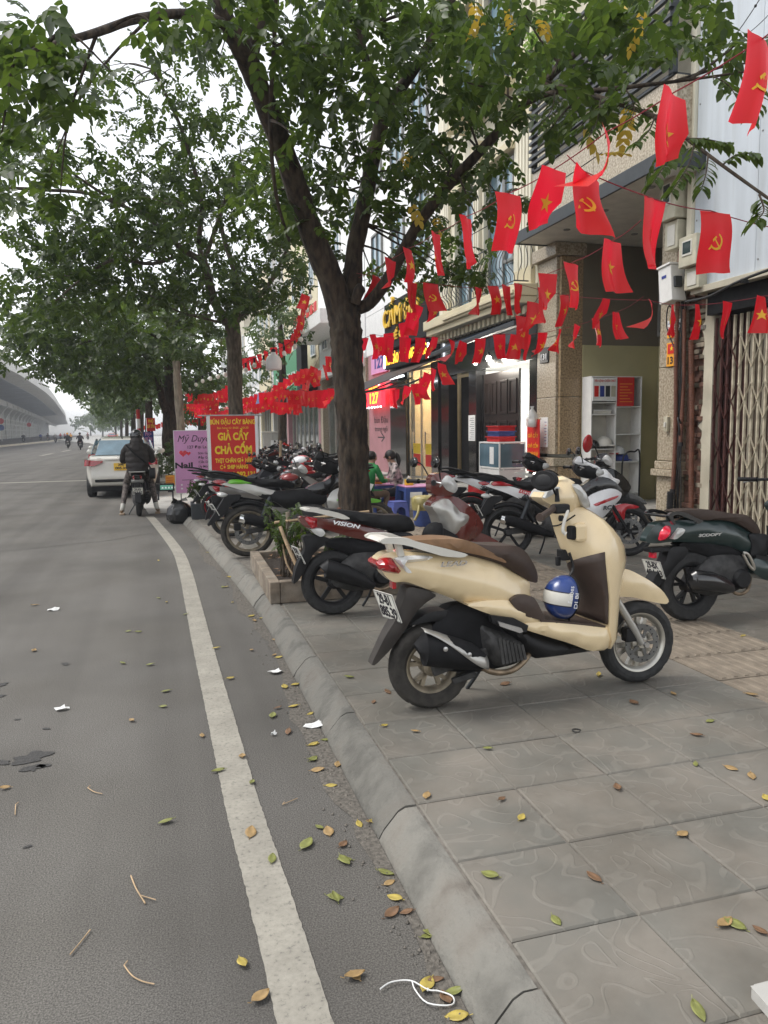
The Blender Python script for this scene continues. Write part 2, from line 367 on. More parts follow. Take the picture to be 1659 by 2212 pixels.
def tile_material():
    m = mk('paving_tile', (.16,.162,.148), .72); n = m.node_tree.nodes; l = m.node_tree.links; p = n['Principled BSDF']
    tc = n.new('ShaderNodeTexCoord'); oi = n.new('ShaderNodeObjectInfo'); ad = n.new('ShaderNodeVectorMath'); ad.operation = 'MULTIPLY_ADD'
    cx = n.new('ShaderNodeCombineXYZ')
    for i in range(3): l.new(oi.outputs['Random'], cx.inputs[i])
    l.new(cx.outputs[0], ad.inputs[0]); ad.inputs[1].default_value = (37, 53, 71); l.new(tc.outputs['Object'], ad.inputs[2])
    nz = n.new('ShaderNodeTexNoise'); nz.inputs['Scale'].default_value = 4.2; nz.inputs['Detail'].default_value = 1.2; nz.inputs['Distortion'].default_value = .9; l.new(ad.outputs[0], nz.inputs['Vector'])
    ml = n.new('ShaderNodeMath'); ml.operation = 'MULTIPLY'; ml.inputs[1].default_value = 5.5; l.new(nz.outputs[0], ml.inputs[0])
    fr = n.new('ShaderNodeMath'); fr.operation = 'PINGPONG'; fr.inputs[1].default_value = .5; l.new(ml.outputs[0], fr.inputs[0])
    rp = n.new('ShaderNodeValToRGB'); e = rp.color_ramp.elements; e[0].position = .05; e[0].color = (1,1,1,1); e[1].position = .11; e[1].color = (0,0,0,1); l.new(fr.outputs[0], rp.inputs[0])
    n2 = n.new('ShaderNodeTexNoise'); n2.inputs['Scale'].default_value = 3; n2.inputs['Detail'].default_value = 8; l.new(ad.outputs[0], n2.inputs['Vector'])
    r2 = n.new('ShaderNodeValToRGB'); e = r2.color_ramp.elements; e[0].position = .36; e[0].color = (.138,.134,.117,1); e[1].position = .66; e[1].color = (.18,.163,.138,1); l.new(n2.outputs[0], r2.inputs[0])
    hv = n.new('ShaderNodeHueSaturation'); mr = n.new('ShaderNodeMapRange'); mr.inputs[3].default_value = .93; mr.inputs[4].default_value = 1.08; l.new(oi.outputs['Random'], mr.inputs[0]); l.new(mr.outputs[0], hv.inputs['Value']); l.new(r2.outputs[0], hv.inputs['Color'])
    mx = n.new('ShaderNodeMixRGB'); mx.inputs[2].default_value = (.24,.225,.195,1); l.new(hv.outputs[0], mx.inputs[1])
    fa = n.new('ShaderNodeMath'); fa.operation = 'MULTIPLY'; fa.inputs[1].default_value = .26; l.new(rp.outputs[0], fa.inputs[0]); l.new(fa.outputs[0], mx.inputs[0]); l.new(mx.outputs[0], p.inputs['Base Color'])
    n3 = n.new('ShaderNodeTexNoise'); n3.inputs['Scale'].default_value = 120; n3.inputs['Detail'].default_value = 3; l.new(tc.outputs['Object'], n3.inputs['Vector'])
    sm = n.new('ShaderNodeMath'); sm.operation = 'MULTIPLY_ADD'; sm.inputs[1].default_value = .25; l.new(n3.outputs[0], sm.inputs[0]); l.new(rp.outputs[0], sm.inputs[2])
    b = n.new('ShaderNodeBump'); b.inputs['Strength'].default_value = .42; b.inputs['Distance'].default_value = .003; l.new(sm.outputs[0], b.inputs['Height']); l.new(b.outputs[0], p.inputs['Normal'])
    gp = n.new('ShaderNodeNewGeometry'); n4 = n.new('ShaderNodeTexNoise'); n4.inputs['Scale'].default_value = 1.6; n4.inputs['Detail'].default_value = 9; n4.inputs['Roughness'].default_value = .65; l.new(gp.outputs['Position'], n4.inputs['Vector'])
    r4 = n.new('ShaderNodeValToRGB'); e = r4.color_ramp.elements; e[0].position = .36; e[0].color = (.72,.70,.67,1); e[1].position = .58; e[1].color = (1.04,1.03,1.02,1); l.new(n4.outputs[0], r4.inputs[0])
    m4 = n.new('ShaderNodeMixRGB'); m4.blend_type = 'MULTIPLY'; m4.inputs[0].default_value = 1; l.new(mx.outputs[0], m4.inputs[1]); l.new(r4.outputs[0], m4.inputs[2]); l.new(m4.outputs[0], p.inputs['Base Color'])
    M['tile'] = m
tile_material()
def paint_material():
    m = mk('road_paint', (.4,.37,.31), .8); n = m.node_tree.nodes; l = m.node_tree.links; p = n['Principled BSDF']
    tc = n.new('ShaderNodeTexCoord'); a = n.new('ShaderNodeTexNoise'); a.inputs['Scale'].default_value = 55; a.inputs['Detail'].default_value = 6; a.inputs['Roughness'].default_value = .7; l.new(tc.outputs['Object'], a.inputs[0])
    r = n.new('ShaderNodeValToRGB'); e = r.color_ramp.elements; e[0].position = .33; e[0].color = (.17,.16,.14,1); e[1].position = .43; e[1].color = (.31,.29,.245,1); x = e.new(.75); x.color = (.39,.365,.31,1); l.new(a.outputs[0], r.inputs[0])
    b = n.new('ShaderNodeTexNoise'); b.inputs['Scale'].default_value = 5; b.inputs['Detail'].default_value = 6; l.new(tc.outputs['Object'], b.inputs[0])
    mx = n.new('ShaderNodeMixRGB'); mx.blend_type = 'MULTIPLY'; mx.inputs[0].default_value = .55; l.new(r.outputs[0], mx.inputs[1]); l.new(b.outputs[0], mx.inputs[2])
    g = n.new('ShaderNodeHueSaturation'); g.inputs['Value'].default_value = 1.2; l.new(mx.outputs[0], g.inputs['Color']); l.new(g.outputs[0], p.inputs['Base Color'])
    bp = n.new('ShaderNodeBump'); bp.inputs['Strength'].default_value = .4; bp.inputs['Distance'].default_value = .004; l.new(a.outputs[0], bp.inputs['Height']); l.new(bp.outputs[0], p.inputs['Normal'])
    M['road_paint'] = m
paint_material()
# ------------------------------------------------------------------ the setting
def kin(Y):
    """x of the inner edge of the kerb"""
    return float(np.interp(Y, [-5, 5.6, 6.6, 8, 9, 11, 12.8, 14, 15.6], [.893, .893, .87, .79, .72, .58, .44, .34, .22]))
g = MB().bx(-260, 160, -30, 900, -.4, -.05); obj('ground', g, 'concrete', kind='structure')
g = MB().bx(-19.5, 6, -8, 420, -.3, 0.); road = obj('road', g, 'asphalt', kind='structure')
# the bending white edge line
C1 = [(-3,.36),(1.9,.22),(3.1,.176),(4.1,.155),(5.84,.12),(7.2,.10),(9.1,.066),(10.8,-.02),(14.1,-.34),(15.2,-.47)]
ys = np.linspace(-1, 15.0, 700); V = []; F = []; _s = spline([(c[1],c[0],0) for c in C1], 8); LX = [q.x for q in _s]; LY = [q.y for q in _s]
for i, y in enumerate(ys):
    x = float(np.interp(y, LY, LX)); V += [(x+random.uniform(-.0022,.0022), y, .004), (x+.146+random.uniform(-.0022,.0022), y, .004)]
for i in range(len(ys)-1): F.append((2*i, 2*i+1, 2*i+3, 2*i+2))
obj('edge_line', MB().add(V, F), 'road_paint', kind='structure')
obj('stop_line', MB().bx(-14, -1.75, 27.2, 27.55, 0, .005), 'road_paint', kind='structure')
for (x0,x1,y0,y1) in ((-9,-8.7,60,66),(-9,-8.7,72,78),(-13,-11,52,52.4)):
    obj('lane_mark', MB().bx(x0,x1,y0,y1,0,.005), 'road_paint', kind='structure')
def blot(cx, cy, r, n, seed, mat='asphalt_patch', z=.004, name='oil_stain', ratio=.6):
    rr = random.Random(seed); P = []
    for i in range(n):
        a = 2*math.pi*i/n; k = r*(.75+.35*rr.random()+.25*math.sin(a*2+seed)+.18*math.sin(a*5+seed*2)); P.append((cx+k*math.cos(a), cy+k*ratio*math.sin(a)))
    P = round_poly(P, 2); c = (cx, cy, z)
    obj(name, MB().add([c]+[(q.x, q.y, z) for q in P], [(0, i+1, (i+1) % len(P)+1) for i in range(len(P))]), mat, kind='structure')
for i, (x, y, r) in enumerate(((68,1637,.085),(70,1660,.05),(95,1655,.03),(4,1648,.04),(142,1435,.035),(3,1480,.04),(0,1505,.03),(60,1830,.015),(38,1555,.015),(100,1575,.02))):
    p = G(x, y); blot(p.x, p.y, r, 22, i, ratio=.85)
# tyre-darkened and patched strip of older asphalt further on
blot(-1.8, 12.2, 1.5, 16, 50, 'asphalt_patch2' if 'asphalt_patch2' in M else 'asphalt', .003, 'asphalt_patch', .5)
# pavement: bedding, kerb stones, tiles, tactile strip
yy = [-6, 1, 3, 5.6, 6.6, 8, 9, 10, 11, 12, 12.8, 14, 15.6]
V = [(kin(y)-.02, y, PV-.008) for y in yy] + [(11, y, PV-.008) for y in yy]; n = len(yy)
V += [(x, y, -.2) for x, y, z in V]; F = [(i, n+i, n+i+1, i+1) for i in range(n-1)] + [(n-1, 2*n-1, 4*n-1, 3*n-1)]
pave = obj('pavement', MB().add(V, F), 'joint', kind='structure')
def kerb_stone(y0, y1, parent, inner=kin, k=4):
    rings = []
    for i in range(k+1):
        y = y0+.005+(y1-y0-.01)*i/k; x = inner(y); j = random.uniform(-.004, .004)
        rings.append([(x-.005, y, PV), (x-.05+j, y, PV+.001), (x-.08+j, y, PV-.014), (x-.14+j, y, PV-.082), (x-.162, y, -.002), (x-.162, y, -.1), (x-.005, y, -.1)])
    o = obj('kerb_stone', MB().loft(rings), 'kerb', parent, smooth=35); o.location = (random.uniform(-.004,.004), 0, random.uniform(-.004,.003)); return o
kerb = bpy.data.objects.new('kerb', None); COL.objects.link(kerb); set_props(kerb, kind='structure')
y = -2.44
while y < 15.4:
    kerb_stone(y, min(y+1.03, 15.55), kerb); y += 1.03
D('gutter_dust', (.118,.106,.09), .95, var=.35, vs=60, bump=.6, bs=150)
yq = np.linspace(.6, 13.4, 90); V = []
for y in yq: V += [(kin(y)-.165, y, .0035), (kin(y)-.165-.06-.04*math.sin(y*2.1)-.05*random.random(), y, .0035)]
obj('gutter_dust', MB().add(V, [(2*i,2*i+2,2*i+3,2*i+1) for i in range(len(yq)-1)]), 'gutter_dust', road)
gm = MB()
for k in range(520):
    y = .9+random.random()**1.5*11; x = kin(y)-.17-abs(random.gauss(0,.07)); s_ = random.uniform(.0025,.008); gm.add([(x-s_,y,.004),(x,y-s_,.004),(x+s_,y,.004),(x,y+s_,.004),(x+s_*.2,y,.004+s_)],[(0,1,4),(1,2,4),(2,3,4),(3,0,4)])
obj('gutter_grit', gm, 'joint', road, kind='stuff')
T = .426
def tile_mesh():
    h = T/2-.0025; b = .006; z0, z1 = -.03, 0
    V = [(sx*h, sy*h, z0) for sx, sy in ((-1,-1),(1,-1),(1,1),(-1,1))] + [(sx*h, sy*h, z1-b) for sx, sy in ((-1,-1),(1,-1),(1,1),(-1,1))] + [(sx*(h-b), sy*(h-b), z1) for sx, sy in ((-1,-1),(1,-1),(1,1),(-1,1))]
    F = [(8,9,10,11)]+[(i,(i+1)%4,4+(i+1)%4,4+i) for i in range(4)]+[(4+i,4+(i+1)%4,8+(i+1)%4,8+i) for i in range(4)]
    me = bpy.data.meshes.new('tile'); me.from_pydata(V, [], F); me.materials.append(M['tile']); return me
tm = tile_mesh(); cand = []
for i in range(-3, 36):
    for j in range(-2, 15):
        x = .893+.0035+T*(j+.5); y = 1.867+T*(i+.5)
        if x-T/2 < kin(y)-.03 or x > FX-.1 or y > 15.3: continue
        if 3.22 < x < 3.80+.2 and False: continue
        d = Vector((x, y, PV))-EYEV; z = d.dot(_fw)
        if z < .3: continue
        u = 829.5+FPX*d.dot(_rt)/z; v = 1106-FPX*d.dot(_up)/z
        if -250 < u < 1950 and v < 2700: cand.append((z, x, y))
cand.sort(); rest = MB()
TACT = (3.0+.023, 3.875)      # the two columns of ribbed guide tiles
rm = MB(); h = T/2-.0035; rm.bx(-h, h, -h, h, -.03, -.002)
for k in range(5):
    x = -h+.05+k*(2*h-.1)/4; P = [(x-.019,-.002),(x-.012,.004),(x+.012,.004),(x+.019,-.002)]
    rm.prism(P, -h+.015, h-.015, 'xz')
rme = bpy.data.meshes.new('tactile_tile'); rme.from_pydata(rm.v, [], rm.f); rme.materials.append(mk('tactile_tile', (.2,.165,.125), .75, var=.2, vs=9, bump=.2, bs=60))
for k, (z, x, y) in enumerate(cand):
    tact = 3.02 < x < 3.88
    if k < 290:
        o = bpy.data.objects.new('tactile_tile' if tact else 'tile', rme if tact else tm); COL.objects.link(o); o.parent = pave
        o.location = (x+random.uniform(-.0015,.0015), y+random.uniform(-.0015,.0015), PV+random.uniform(-.0025,.0015)); o.rotation_euler = (random.uniform(-.003,.003), random.uniform(-.003,.003), random.choice((0,1,2,3))*math.pi/2 if not tact else 0)
    else:
        rest.add([(q.co.x+x, q.co.y+y, q.co.z+PV) for q in tm.vertices], [tuple(p.vertices) for p in tm.polygons])
obj('far_tiles', rest, 'tile', pave, kind='stuff')
# the ramp and the next length of pavement beyond it
obj('ramp', MB().add([(-.4,15.55,.004),(12,15.55,.06),(12,23.6,.06),(-1.1,23.6,.004),(-.4,15.55,-.2),(12,15.55,-.2),(12,23.6,-.2),(-1.1,23.6,-.2)], [(0,1,2,3),(4,5,1,0),(5,6,2,1),(6,7,3,2),(7,4,0,3)]), 'concrete_pale', kind='structure')
def kin2(Y): return float(np.interp(Y, [23, 26, 40, 70, 120, 300], [-.15, -.55, -1.6, -4.5, -11, -46]))
yy = [23.6, 26, 32, 40, 50, 60, 70, 90, 120, 200, 300]; n = len(yy)
V = [(kin2(y), y, .13) for y in yy]+[(30, y, .13) for y in yy]+[(kin2(y), y, -.2) for y in yy]+[(30, 23.6, -.2)]
obj('far_pavement', MB().add(V, [(i, n+i, n+i+1, i+1) for i in range(n-1)]+[(0, 2*n, 3*n, n)]+[(2*n+i, i, i+1, 2*n+i+1) for i in range(n-1)]), 'concrete_pale', kind='structure')
k2 = bpy.data.objects.new('far_kerb', None); COL.objects.link(k2); set_props(k2, kind='structure')
y = 23.6
while y < 60: kerb_stone(y, y+1.5, k2, kin2, 2); y += 1.5
# the median under the viaduct, on the far side of the road
xs = [(-19.5,20),(-19.5,100),(-21,150),(-26,230),(-40,420)]
m = MB(); n = len(xs); V = [(x, y, .22) for x, y in xs]+[(x-.5, y, .22) for x, y in xs]+[(x, y, 0) for x, y in xs]
m.add(V, [(i, i+1, n+i+1, n+i) for i in range(n-1)]+[(2*n+i, 2*n+i+1, i+1, i) for i in range(n-1)]); obj('median_kerb', m, 'kerb_paint', kind='structure')
V = [(x-.5, y, .2) for x, y in xs]+[(x-60, y, .2) for x, y in xs]; obj('median', MB().add(V, [(i, i+1, n+i+1, n+i) for i in range(n-1)]), 'soil', kind='structure')
# ------------------------------------------------------------------ buildings on the right
NX = ((0,-1,0), (0,0,1))            # lettering on a street front (faces -x): its right and up
NY = ((1,0,0), (0,0,1))             # lettering that faces back along the pavement (-y)
def P_(name, mat, par, org, *boxes, bev=.006, smooth=None, kind=None, label=None):
    m = MB()
    for b in boxes: m.bx(*b)
    return obj(name, m, mat, par, org, bev=bev, smooth=smooth, kind=kind, label=label)
def window(par, org, x, y0, y1, z0, z1, nv=2, glass='glass_dark', frame='grey_frame', fw=.07):
    f = MB(); f.bx(x-.05, x+.04, y0, y0+fw, z0, z1).bx(x-.05, x+.04, y1-fw, y1, z0, z1).bx(x-.05, x+.04, y0+fw, y1-fw, z0, z0+fw).bx(x-.05, x+.04, y0+fw, y1-fw, z1-fw, z1)
    for k in range(1, nv): yc = y0+(y1-y0)*k/nv; f.bx(x-.045, x+.035, yc-fw*.4, yc+fw*.4, z0+fw, z1-fw)
    w = obj('window', f, frame, par, org, bev=.004)
    obj('pane', MB().bx(x, x+.015, y0+fw*.5, y1-fw*.5, z0+fw*.5, z1-fw*.5), glass, w, org)
    return w
# ---- 131: stone pillars round a deep porch
O = Vector((FX, 11.3, PV)); b131 = thing('townhouse', 'stone faced townhouse with open porch between two granite pillars', 'building', O)
def slab(y0, y1, x0, x1, z0, z1, mat='granite'): return obj('stone_slab', MB().bx(x0, x1, y0, y1, z0, z1), mat, b131, O, bev=.008)
for z0, z1 in ((PV,.83),(1.07,2.44),(2.45,3.69),(3.70,4.99)): slab(9.48, 9.93, 7.15, 7.6, z0, z1)
slab(9.42, 10.0, 7.09, 7.66, .84, .94); slab(9.455, 9.955, 7.125, 7.62, .945, 1.06)
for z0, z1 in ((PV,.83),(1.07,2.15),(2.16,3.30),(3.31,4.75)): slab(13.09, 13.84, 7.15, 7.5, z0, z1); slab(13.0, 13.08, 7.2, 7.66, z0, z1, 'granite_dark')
slab(13.03, 13.9, 7.09, 7.5, .84, 1.0); slab(12.95, 13.9, 7.05, 7.7, 4.76, 4.99)
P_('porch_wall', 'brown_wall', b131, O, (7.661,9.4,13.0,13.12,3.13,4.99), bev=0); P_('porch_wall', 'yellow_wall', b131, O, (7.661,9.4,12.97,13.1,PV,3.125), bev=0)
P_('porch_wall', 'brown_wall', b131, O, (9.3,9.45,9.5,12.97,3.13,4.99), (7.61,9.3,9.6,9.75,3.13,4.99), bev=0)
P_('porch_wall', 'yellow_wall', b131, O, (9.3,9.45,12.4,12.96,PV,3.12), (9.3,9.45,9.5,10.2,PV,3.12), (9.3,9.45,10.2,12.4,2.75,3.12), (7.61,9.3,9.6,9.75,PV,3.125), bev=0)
window(b131, O, 9.27, 10.6, 12.9, 3.3, 4.7, 3)
w = window(b131, O, 9.3, 10.2, 12.4, PV, 2.75, 3, 'glass_blue', 'offwhite', .06)
P_('porch_floor', 'concrete', b131, O, (7.2,9.4,9.6,13.0,PV-.1,PV+.02), bev=0)
can = obj('canopy', MB().bx(6.45, 9.45, 8.95, 13.3, 5.0, 5.06), 'offwhite', b131, O); P_('canopy_fascia', 'dark_metal', can, O, (6.41,6.45,8.9,13.34,4.98,5.19), (6.45,7.1,13.3,13.34,4.98,5.19), (6.45,7.1,8.9,8.95,4.98,5.19))
for y in (9.8, 11.0, 12.2):
    for x in (6.85, 8.2): obj('downlight', MB().lathe([(0,4.985),(.05,4.985),(.06,4.992),(.06,5.0)], 16, 'z', Matrix.Translation((x, y, 0))), 'grey_frame', can, O)
P_('fascia', 'granite', b131, O, (6.75,7.1,9.15,11.2,5.2,6.25), (6.75,7.1,11.21,13.3,5.2,6.25), bev=.006)
P_('upper_wall', 'plaster', b131, O, (7.12,9.4,9.15,13.75,5.2,13), bev=0)
P_('screen_frame', 'dark_metal', b131, O, (6.72,6.8,9.2,9.3,6.26,8.2), (6.72,6.8,13.2,13.3,6.26,8.2), (6.72,6.8,11.2,11.3,6.26,8.2), (6.72,7.12,9.2,13.3,6.255,6.3))
for k in range(15): P_('louvre_slat', 'dark_metal', b131, O, (6.66,6.72,9.2,13.3,6.36+k*.125,6.41+k*.125), bev=0)
P_('plate_backing', 'dark_metal', b131, O, (7.12,7.148,13.34,13.68,2.83,3.12)); text('131', b131, (7.115-FX, 13.51-O.y, 2.94-PV), *NX, .15, 'ink_white', .22, bold=.004)
# the yellow number plate and paper notices on the right pillar
s = thing('house_number_sign', 'yellow number plate 131 with small red flag on right granite pillar', 'sign', (7.14, 9.61, 2.6))
o = obj('plate', MB().bx(7.125,7.147,9.49,9.73,2.45,2.79), 'orange_print', s, (7.14,9.61,2.6), bev=.003); obj('flag_print', MB().bx(7.12,7.126,9.52,9.70,2.63,2.77), 'red_print', o, (7.14,9.61,2.6))
text('★', o, (-.022, 0, .10), *NX, .1, 'yellow_print', .08, ext=.001); text('131', o, (-.018, 0, -.07), *NX, .14, 'ink', .18, ext=.001, bold=.004)
s = thing('paper_notice', 'white paper notice with red and black print above the yellow number plate', 'notice', (7.14, 9.6, 3.0))
o = obj('sheet', MB().bx(7.135,7.147,9.44,9.74,2.93,3.11), 'paper', s, (7.14,9.6,3.0)); obj('strip', MB().bx(7.133,7.147,9.44,9.74,2.86,2.928), 'orange_print', s, (7.14,9.6,3.0))
text('LẮP MẠNG', o, (-.006,0,.07), *NX, .06, 'ink_blue', .26, ext=.001); text('TRUYỀN HÌNH', o, (-.006,0,.0), *NX, .05, 'red_print', .25, ext=.001)
s = thing('wall_switch', 'cream doorbell switch on the right granite pillar', 'switch', (7.14, 9.68, 1.6)); obj('body', MB().bx(7.10,7.148,9.64,9.72,1.5,1.72), 'meter_box', s, (7.14,9.68,1.6), bev=.006); obj('button', MB().bx(7.08,7.10,9.66,9.70,1.57,1.64), 'offwhite', s, (7.14,9.68,1.6), bev=.004)
# ---- shelf unit with helmets in the porch
so = Vector((8.18, 12.8, PV)); sh = thing('shelf_unit', 'tall white open shelf unit holding helmets in the stone porch', 'shelf', so)
SX0, SXM, SX1, SY0, SY1 = 7.64, 8.17, 8.72, 12.62, 12.95
for x in (SX0, SXM-.01, SX1-.02): P_('side_panel', 'white_plastic', sh, so, (x,x+.02,SY0,SY1,PV+.02,2.5), bev=.002)
P_('back_panel', 'offwhite', sh, so, (SX0+.02,SX1-.02,SY1-.012,SY1,PV+.02,2.49), bev=0)
for z in (1.8,2.02,1.15,.6): P_('shelf', 'white_plastic', sh, so, (SX0+.021,SXM-.011,SY0+.003,SY1-.013,z,z+.02), bev=.002)
for z in (1.94,1.42,.9,.3): P_('shelf', 'white_plastic', sh, so, (SXM+.011,SX1-.021,SY0+.003,SY1-.013,z,z+.02), bev=.002)
P_('shelf', 'white_plastic', sh, so, (SX0,SX1,SY0,SY1,2.501,2.52), bev=.002)
s = thing('fire_rules_board', 'white fire rules poster at the top left of the porch shelves', 'poster', (7.9,12.6,2.05)); o = obj('sheet', MB().bx(7.65,8.16,12.59,12.612,2.06,2.49), 'paper', s, (7.9,12.6,2.05))
text('TIÊU LỆNH CHỮA CHÁY', o, (0,-.014,.38), *NY, .06, 'red_print', .45, ext=.001)
for k in range(4): obj('picture', MB().bx(7.68+k*.12,7.77+k*.12,12.586,12.59,2.14,2.34), ('red_print','ink_blue','dark_metal','meter_box')[k], o, (7.9,12.6,2.05))
s = thing('red_rules_board', 'dull red notice board beside the white fire poster on the shelves', 'poster', (8.36,12.6,1.96)); o = obj('board', MB().bx(8.18,8.53,12.59,12.612,1.965,2.5), 'red_print', s, (8.36,12.6,1.96))
for k in range(7): obj('print_line', MB().bx(8.22,8.49-.05*(k%3),12.586,12.59,2.04+k*.055,2.05+k*.055), 'orange_print', o, (8.36,12.6,1.96))
s = thing('carton', 'flat white carton on the upper left shelf of the porch', 'box', (7.9,12.7,1.83)); P_('body', 'offwhite', s, (7.9,12.7,1.83), (7.7,8.08,12.64,12.9,1.822,1.88)); P_('lid', 'paper', s, (7.9,12.7,1.83), (7.69,8.09,12.63,12.91,1.881,1.9))
def half_helmet(name, label, loc, r, mat, rz=0, group=None, peak=None, strap=True, tilt=0):
    h = thing(name, label, 'helmet', loc, rz, group); h.rotation_euler = (tilt, 0, rz)
    pr = [(r*math.cos(a), r*1.02*math.sin(a)) for a in np.linspace(-.25, math.pi/2, 12)]; pr[-1] = (0, r*1.02)
    pr = pr + [(0, r*.94)] + [(r*.93*math.cos(a), r*.95*math.sin(a)) for a in np.linspace(math.pi/2-.1, -.25, 8)]
    Mx = Matrix.Diagonal((1.12, .95, 1, 1)); obj('shell', MB().lathe(pr, 28, 'z', Mx, closed=True), mat, h, smooth=40)
    obj('rim', MB().lathe([(r*.99,-r*.30),(r*1.02,-r*.27),(r*1.01,-r*.22),(r*.95,-r*.22),(r*.94,-r*.28)], 28, 'z', Mx, closed=True), 'black_plastic', h, smooth=50)
    if peak:
        V = []; n = 9
        for i in range(n):
            a = R(-55+110*i/(n-1)); V += [(1.12*r*math.cos(a), .95*r*math.sin(a), -r*.02), (1.12*r*math.cos(a)+r*.5*math.cos(a*.8), .95*r*math.sin(a), -r*.18), (1.12*r*math.cos(a)+r*.5*math.cos(a*.8), .95*r*math.sin(a), -r*.22), (1.11*r*math.cos(a), .94*r*math.sin(a), -r*.08)]
        F = []
        for i in range(n-1):
            for k in range(4): F.append((4*i+k, 4*i+(k+1)%4, 4*i+4+(k+1)%4, 4*i+4+k))
        obj('peak', MB().add(V, F+[(0,1,2,3),(4*n-1,4*n-2,4*n-3,4*n-4)]), peak, h, smooth=40)
    return h
half_helmet('helmet', 'small glossy black helmet beside the cream one on the shelf', (7.77,12.76,1.225), .115, 'black_gloss', R(-60), 'helmets on the porch shelves', 'black_gloss')
half_helmet('helmet', 'cream helmet with peak on the left porch shelf', (7.99,12.74,1.25), .15, 'offwhite', R(-40), 'helmets on the porch shelves', 'offwhite')
half_helmet('helmet', 'white helmet with red edge stacked on the purple one', (8.31,12.76,1.09), .13, 'white_gloss', R(200), 'helmets on the porch shelves', 'red_gloss')
half_helmet('helmet', 'purple helmet on the right porch shelf under the white one', (8.38,12.77,.965), .135, 'ink_blue', R(-30), 'helmets on the porch shelves', 'ink_blue')
s = thing('fire_extinguisher', 'red fire extinguisher on the low left porch shelf', 'extinguisher', (7.95,12.72,.62)); obj('cylinder', MB().lathe([(0,0),(.06,0),(.065,.02),(.065,.26),(.05,.32),(.02,.34),(0,.34)], 18), 'red_gloss', s, smooth=40); obj('handle', MB().bar((-.06,0,.36),(.06,0,.39),.02,.02).bar((0,0,.33),(0,0,.38),.025,.025), 'black_plastic', s)
s = thing('trolley', 'black tube framed hand trolley by the porch shelves', 'trolley', (8.3,12.35,PV+.02))
obj('handle', MB().tube(spline([(-.12,.05,0),(-.12,.05,.75),(-.05,.02,.95),(.1,0,.97),(.2,-.02,.93),(.2,-.02,0)],5), .016, 10), 'black_plastic', s, smooth=40); obj('plate', MB().bx(-.14,.22,-.25,.08,.0,.02), 'dark_metal', s, bev=.004)
for dx in (-.12,.2): obj('wheel', MB().lathe([(0,-.02),(.06,-.02),(.065,0),(.06,.02),(0,.02)], 16, 'x', Matrix.Translation((dx,.1,.065))), 'rubber', s, smooth=40)
# ---- cable riser: broken plaster, bricks, conduits and meter boxes between 131 and the gate
ro = Vector((FX, 9.15, PV)); rs = thing('brick_strip', 'strip of broken plaster and bare brick beside right granite pillar', 'wall', ro)
P_('core', 'brick_red', rs, ro, (7.3,7.6,8.8,9.47,PV,13), bev=0)
for k in range(62):
    z = PV+.05+k*.078
    for q in range(2):
        if random.random() < .3: continue
        y = 8.97+q*.23+random.uniform(-.03,.03); obj('brick', MB().bx(7.3-random.uniform(.02,.13),7.32,y,y+random.uniform(.12,.21),z,z+.062), random.choice(('brick_red','brick_red','brown_wall','joint','bark_pale')), rs, ro, bev=.008)
V = []; zz = np.linspace(PV, 3.1, 46)
for z in zz: e = 8.985+.06*math.sin(z*5)+random.uniform(-.05,.06); V += [(7.2, 8.80, z), (7.2, e, z), (7.31, e, z)]
F = []
for i in range(len(zz)-1): F += [(3*i,3*i+3,3*i+4,3*i+1),(3*i+1,3*i+4,3*i+5,3*i+2)]
obj('plaster_edge', MB().add(V, F), 'plaster', rs, ro)
def ribbed(y, x, z0, z1, r, mat, label, lean=0.):
    t = thing('cable_conduit', label, 'conduit', (x, y, z0)); n = int((z1-z0)/.022); pr = []
    for k in range(n+1): z = (z1-z0)*k/n; pr += [(r*.8, z), (r, z+.005), (r, z+.012), (r*.8, z+.017)]
    m = MB().lathe(pr, 10); m.v = [(a+.01*math.sin(c*1.7), b+lean*c+.012*math.sin(c*2.3+y*9), c) for a, b, c in m.v]
    obj('tube', m, mat, t, smooth=60); obj('end_collar', MB().lathe([(r*.6,-.01),(r*1.15,-.01),(r*1.15,.05),(r*.6,.05)], 12, closed=True), 'conduit_black', t, smooth=50); return t
ribbed(9.06, 7.12, PV, 2.75, .04, 'conduit', 'thick orange ribbed conduit running down bare brick nearest the gate', .045)
ribbed(9.42, 7.06, PV+.5, 4.1, .033, 'conduit', 'long orange ribbed conduit against the edge of the granite pillar', -.005)
ribbed(9.32, 7.1, 1.3, 3.2, .03, 'conduit', 'short orange ribbed conduit in the middle of the cable bundle')
ribbed(9.40, 7.0, PV, .62, .055, 'conduit_black', 'black ribbed conduit stub at the foot of the cable bundle')
t = thing('cable_bundle', 'bundle of black cables running down beside the granite pillar', 'cables', (7.08, 9.36, PV))
for k in range(7):
    y0 = 9.33+.012*k; P = [(7.1+random.uniform(-.03,.03), y0+random.uniform(-.03,.03), z) for z in np.linspace(PV+.1, 4.3, 9)]; obj('cable', MB().tube(spline(P,3), .009, 6), 'wire', t, (7.08,9.36,PV), smooth=60)
obj('cable_loop', MB().tube(spline([(7.08,9.34,2.95),(7.02,9.55,3.3),(7.04,9.62,3.0),(7.08,9.42,2.6)],5), .01, 6).tube(spline([(7.08,9.3,1.62),(6.98,9.24,1.7),(6.98,9.2,1.55),(7.05,9.28,1.45)],5),.012,6), 'wire', t, (7.08,9.36,PV), smooth=60)
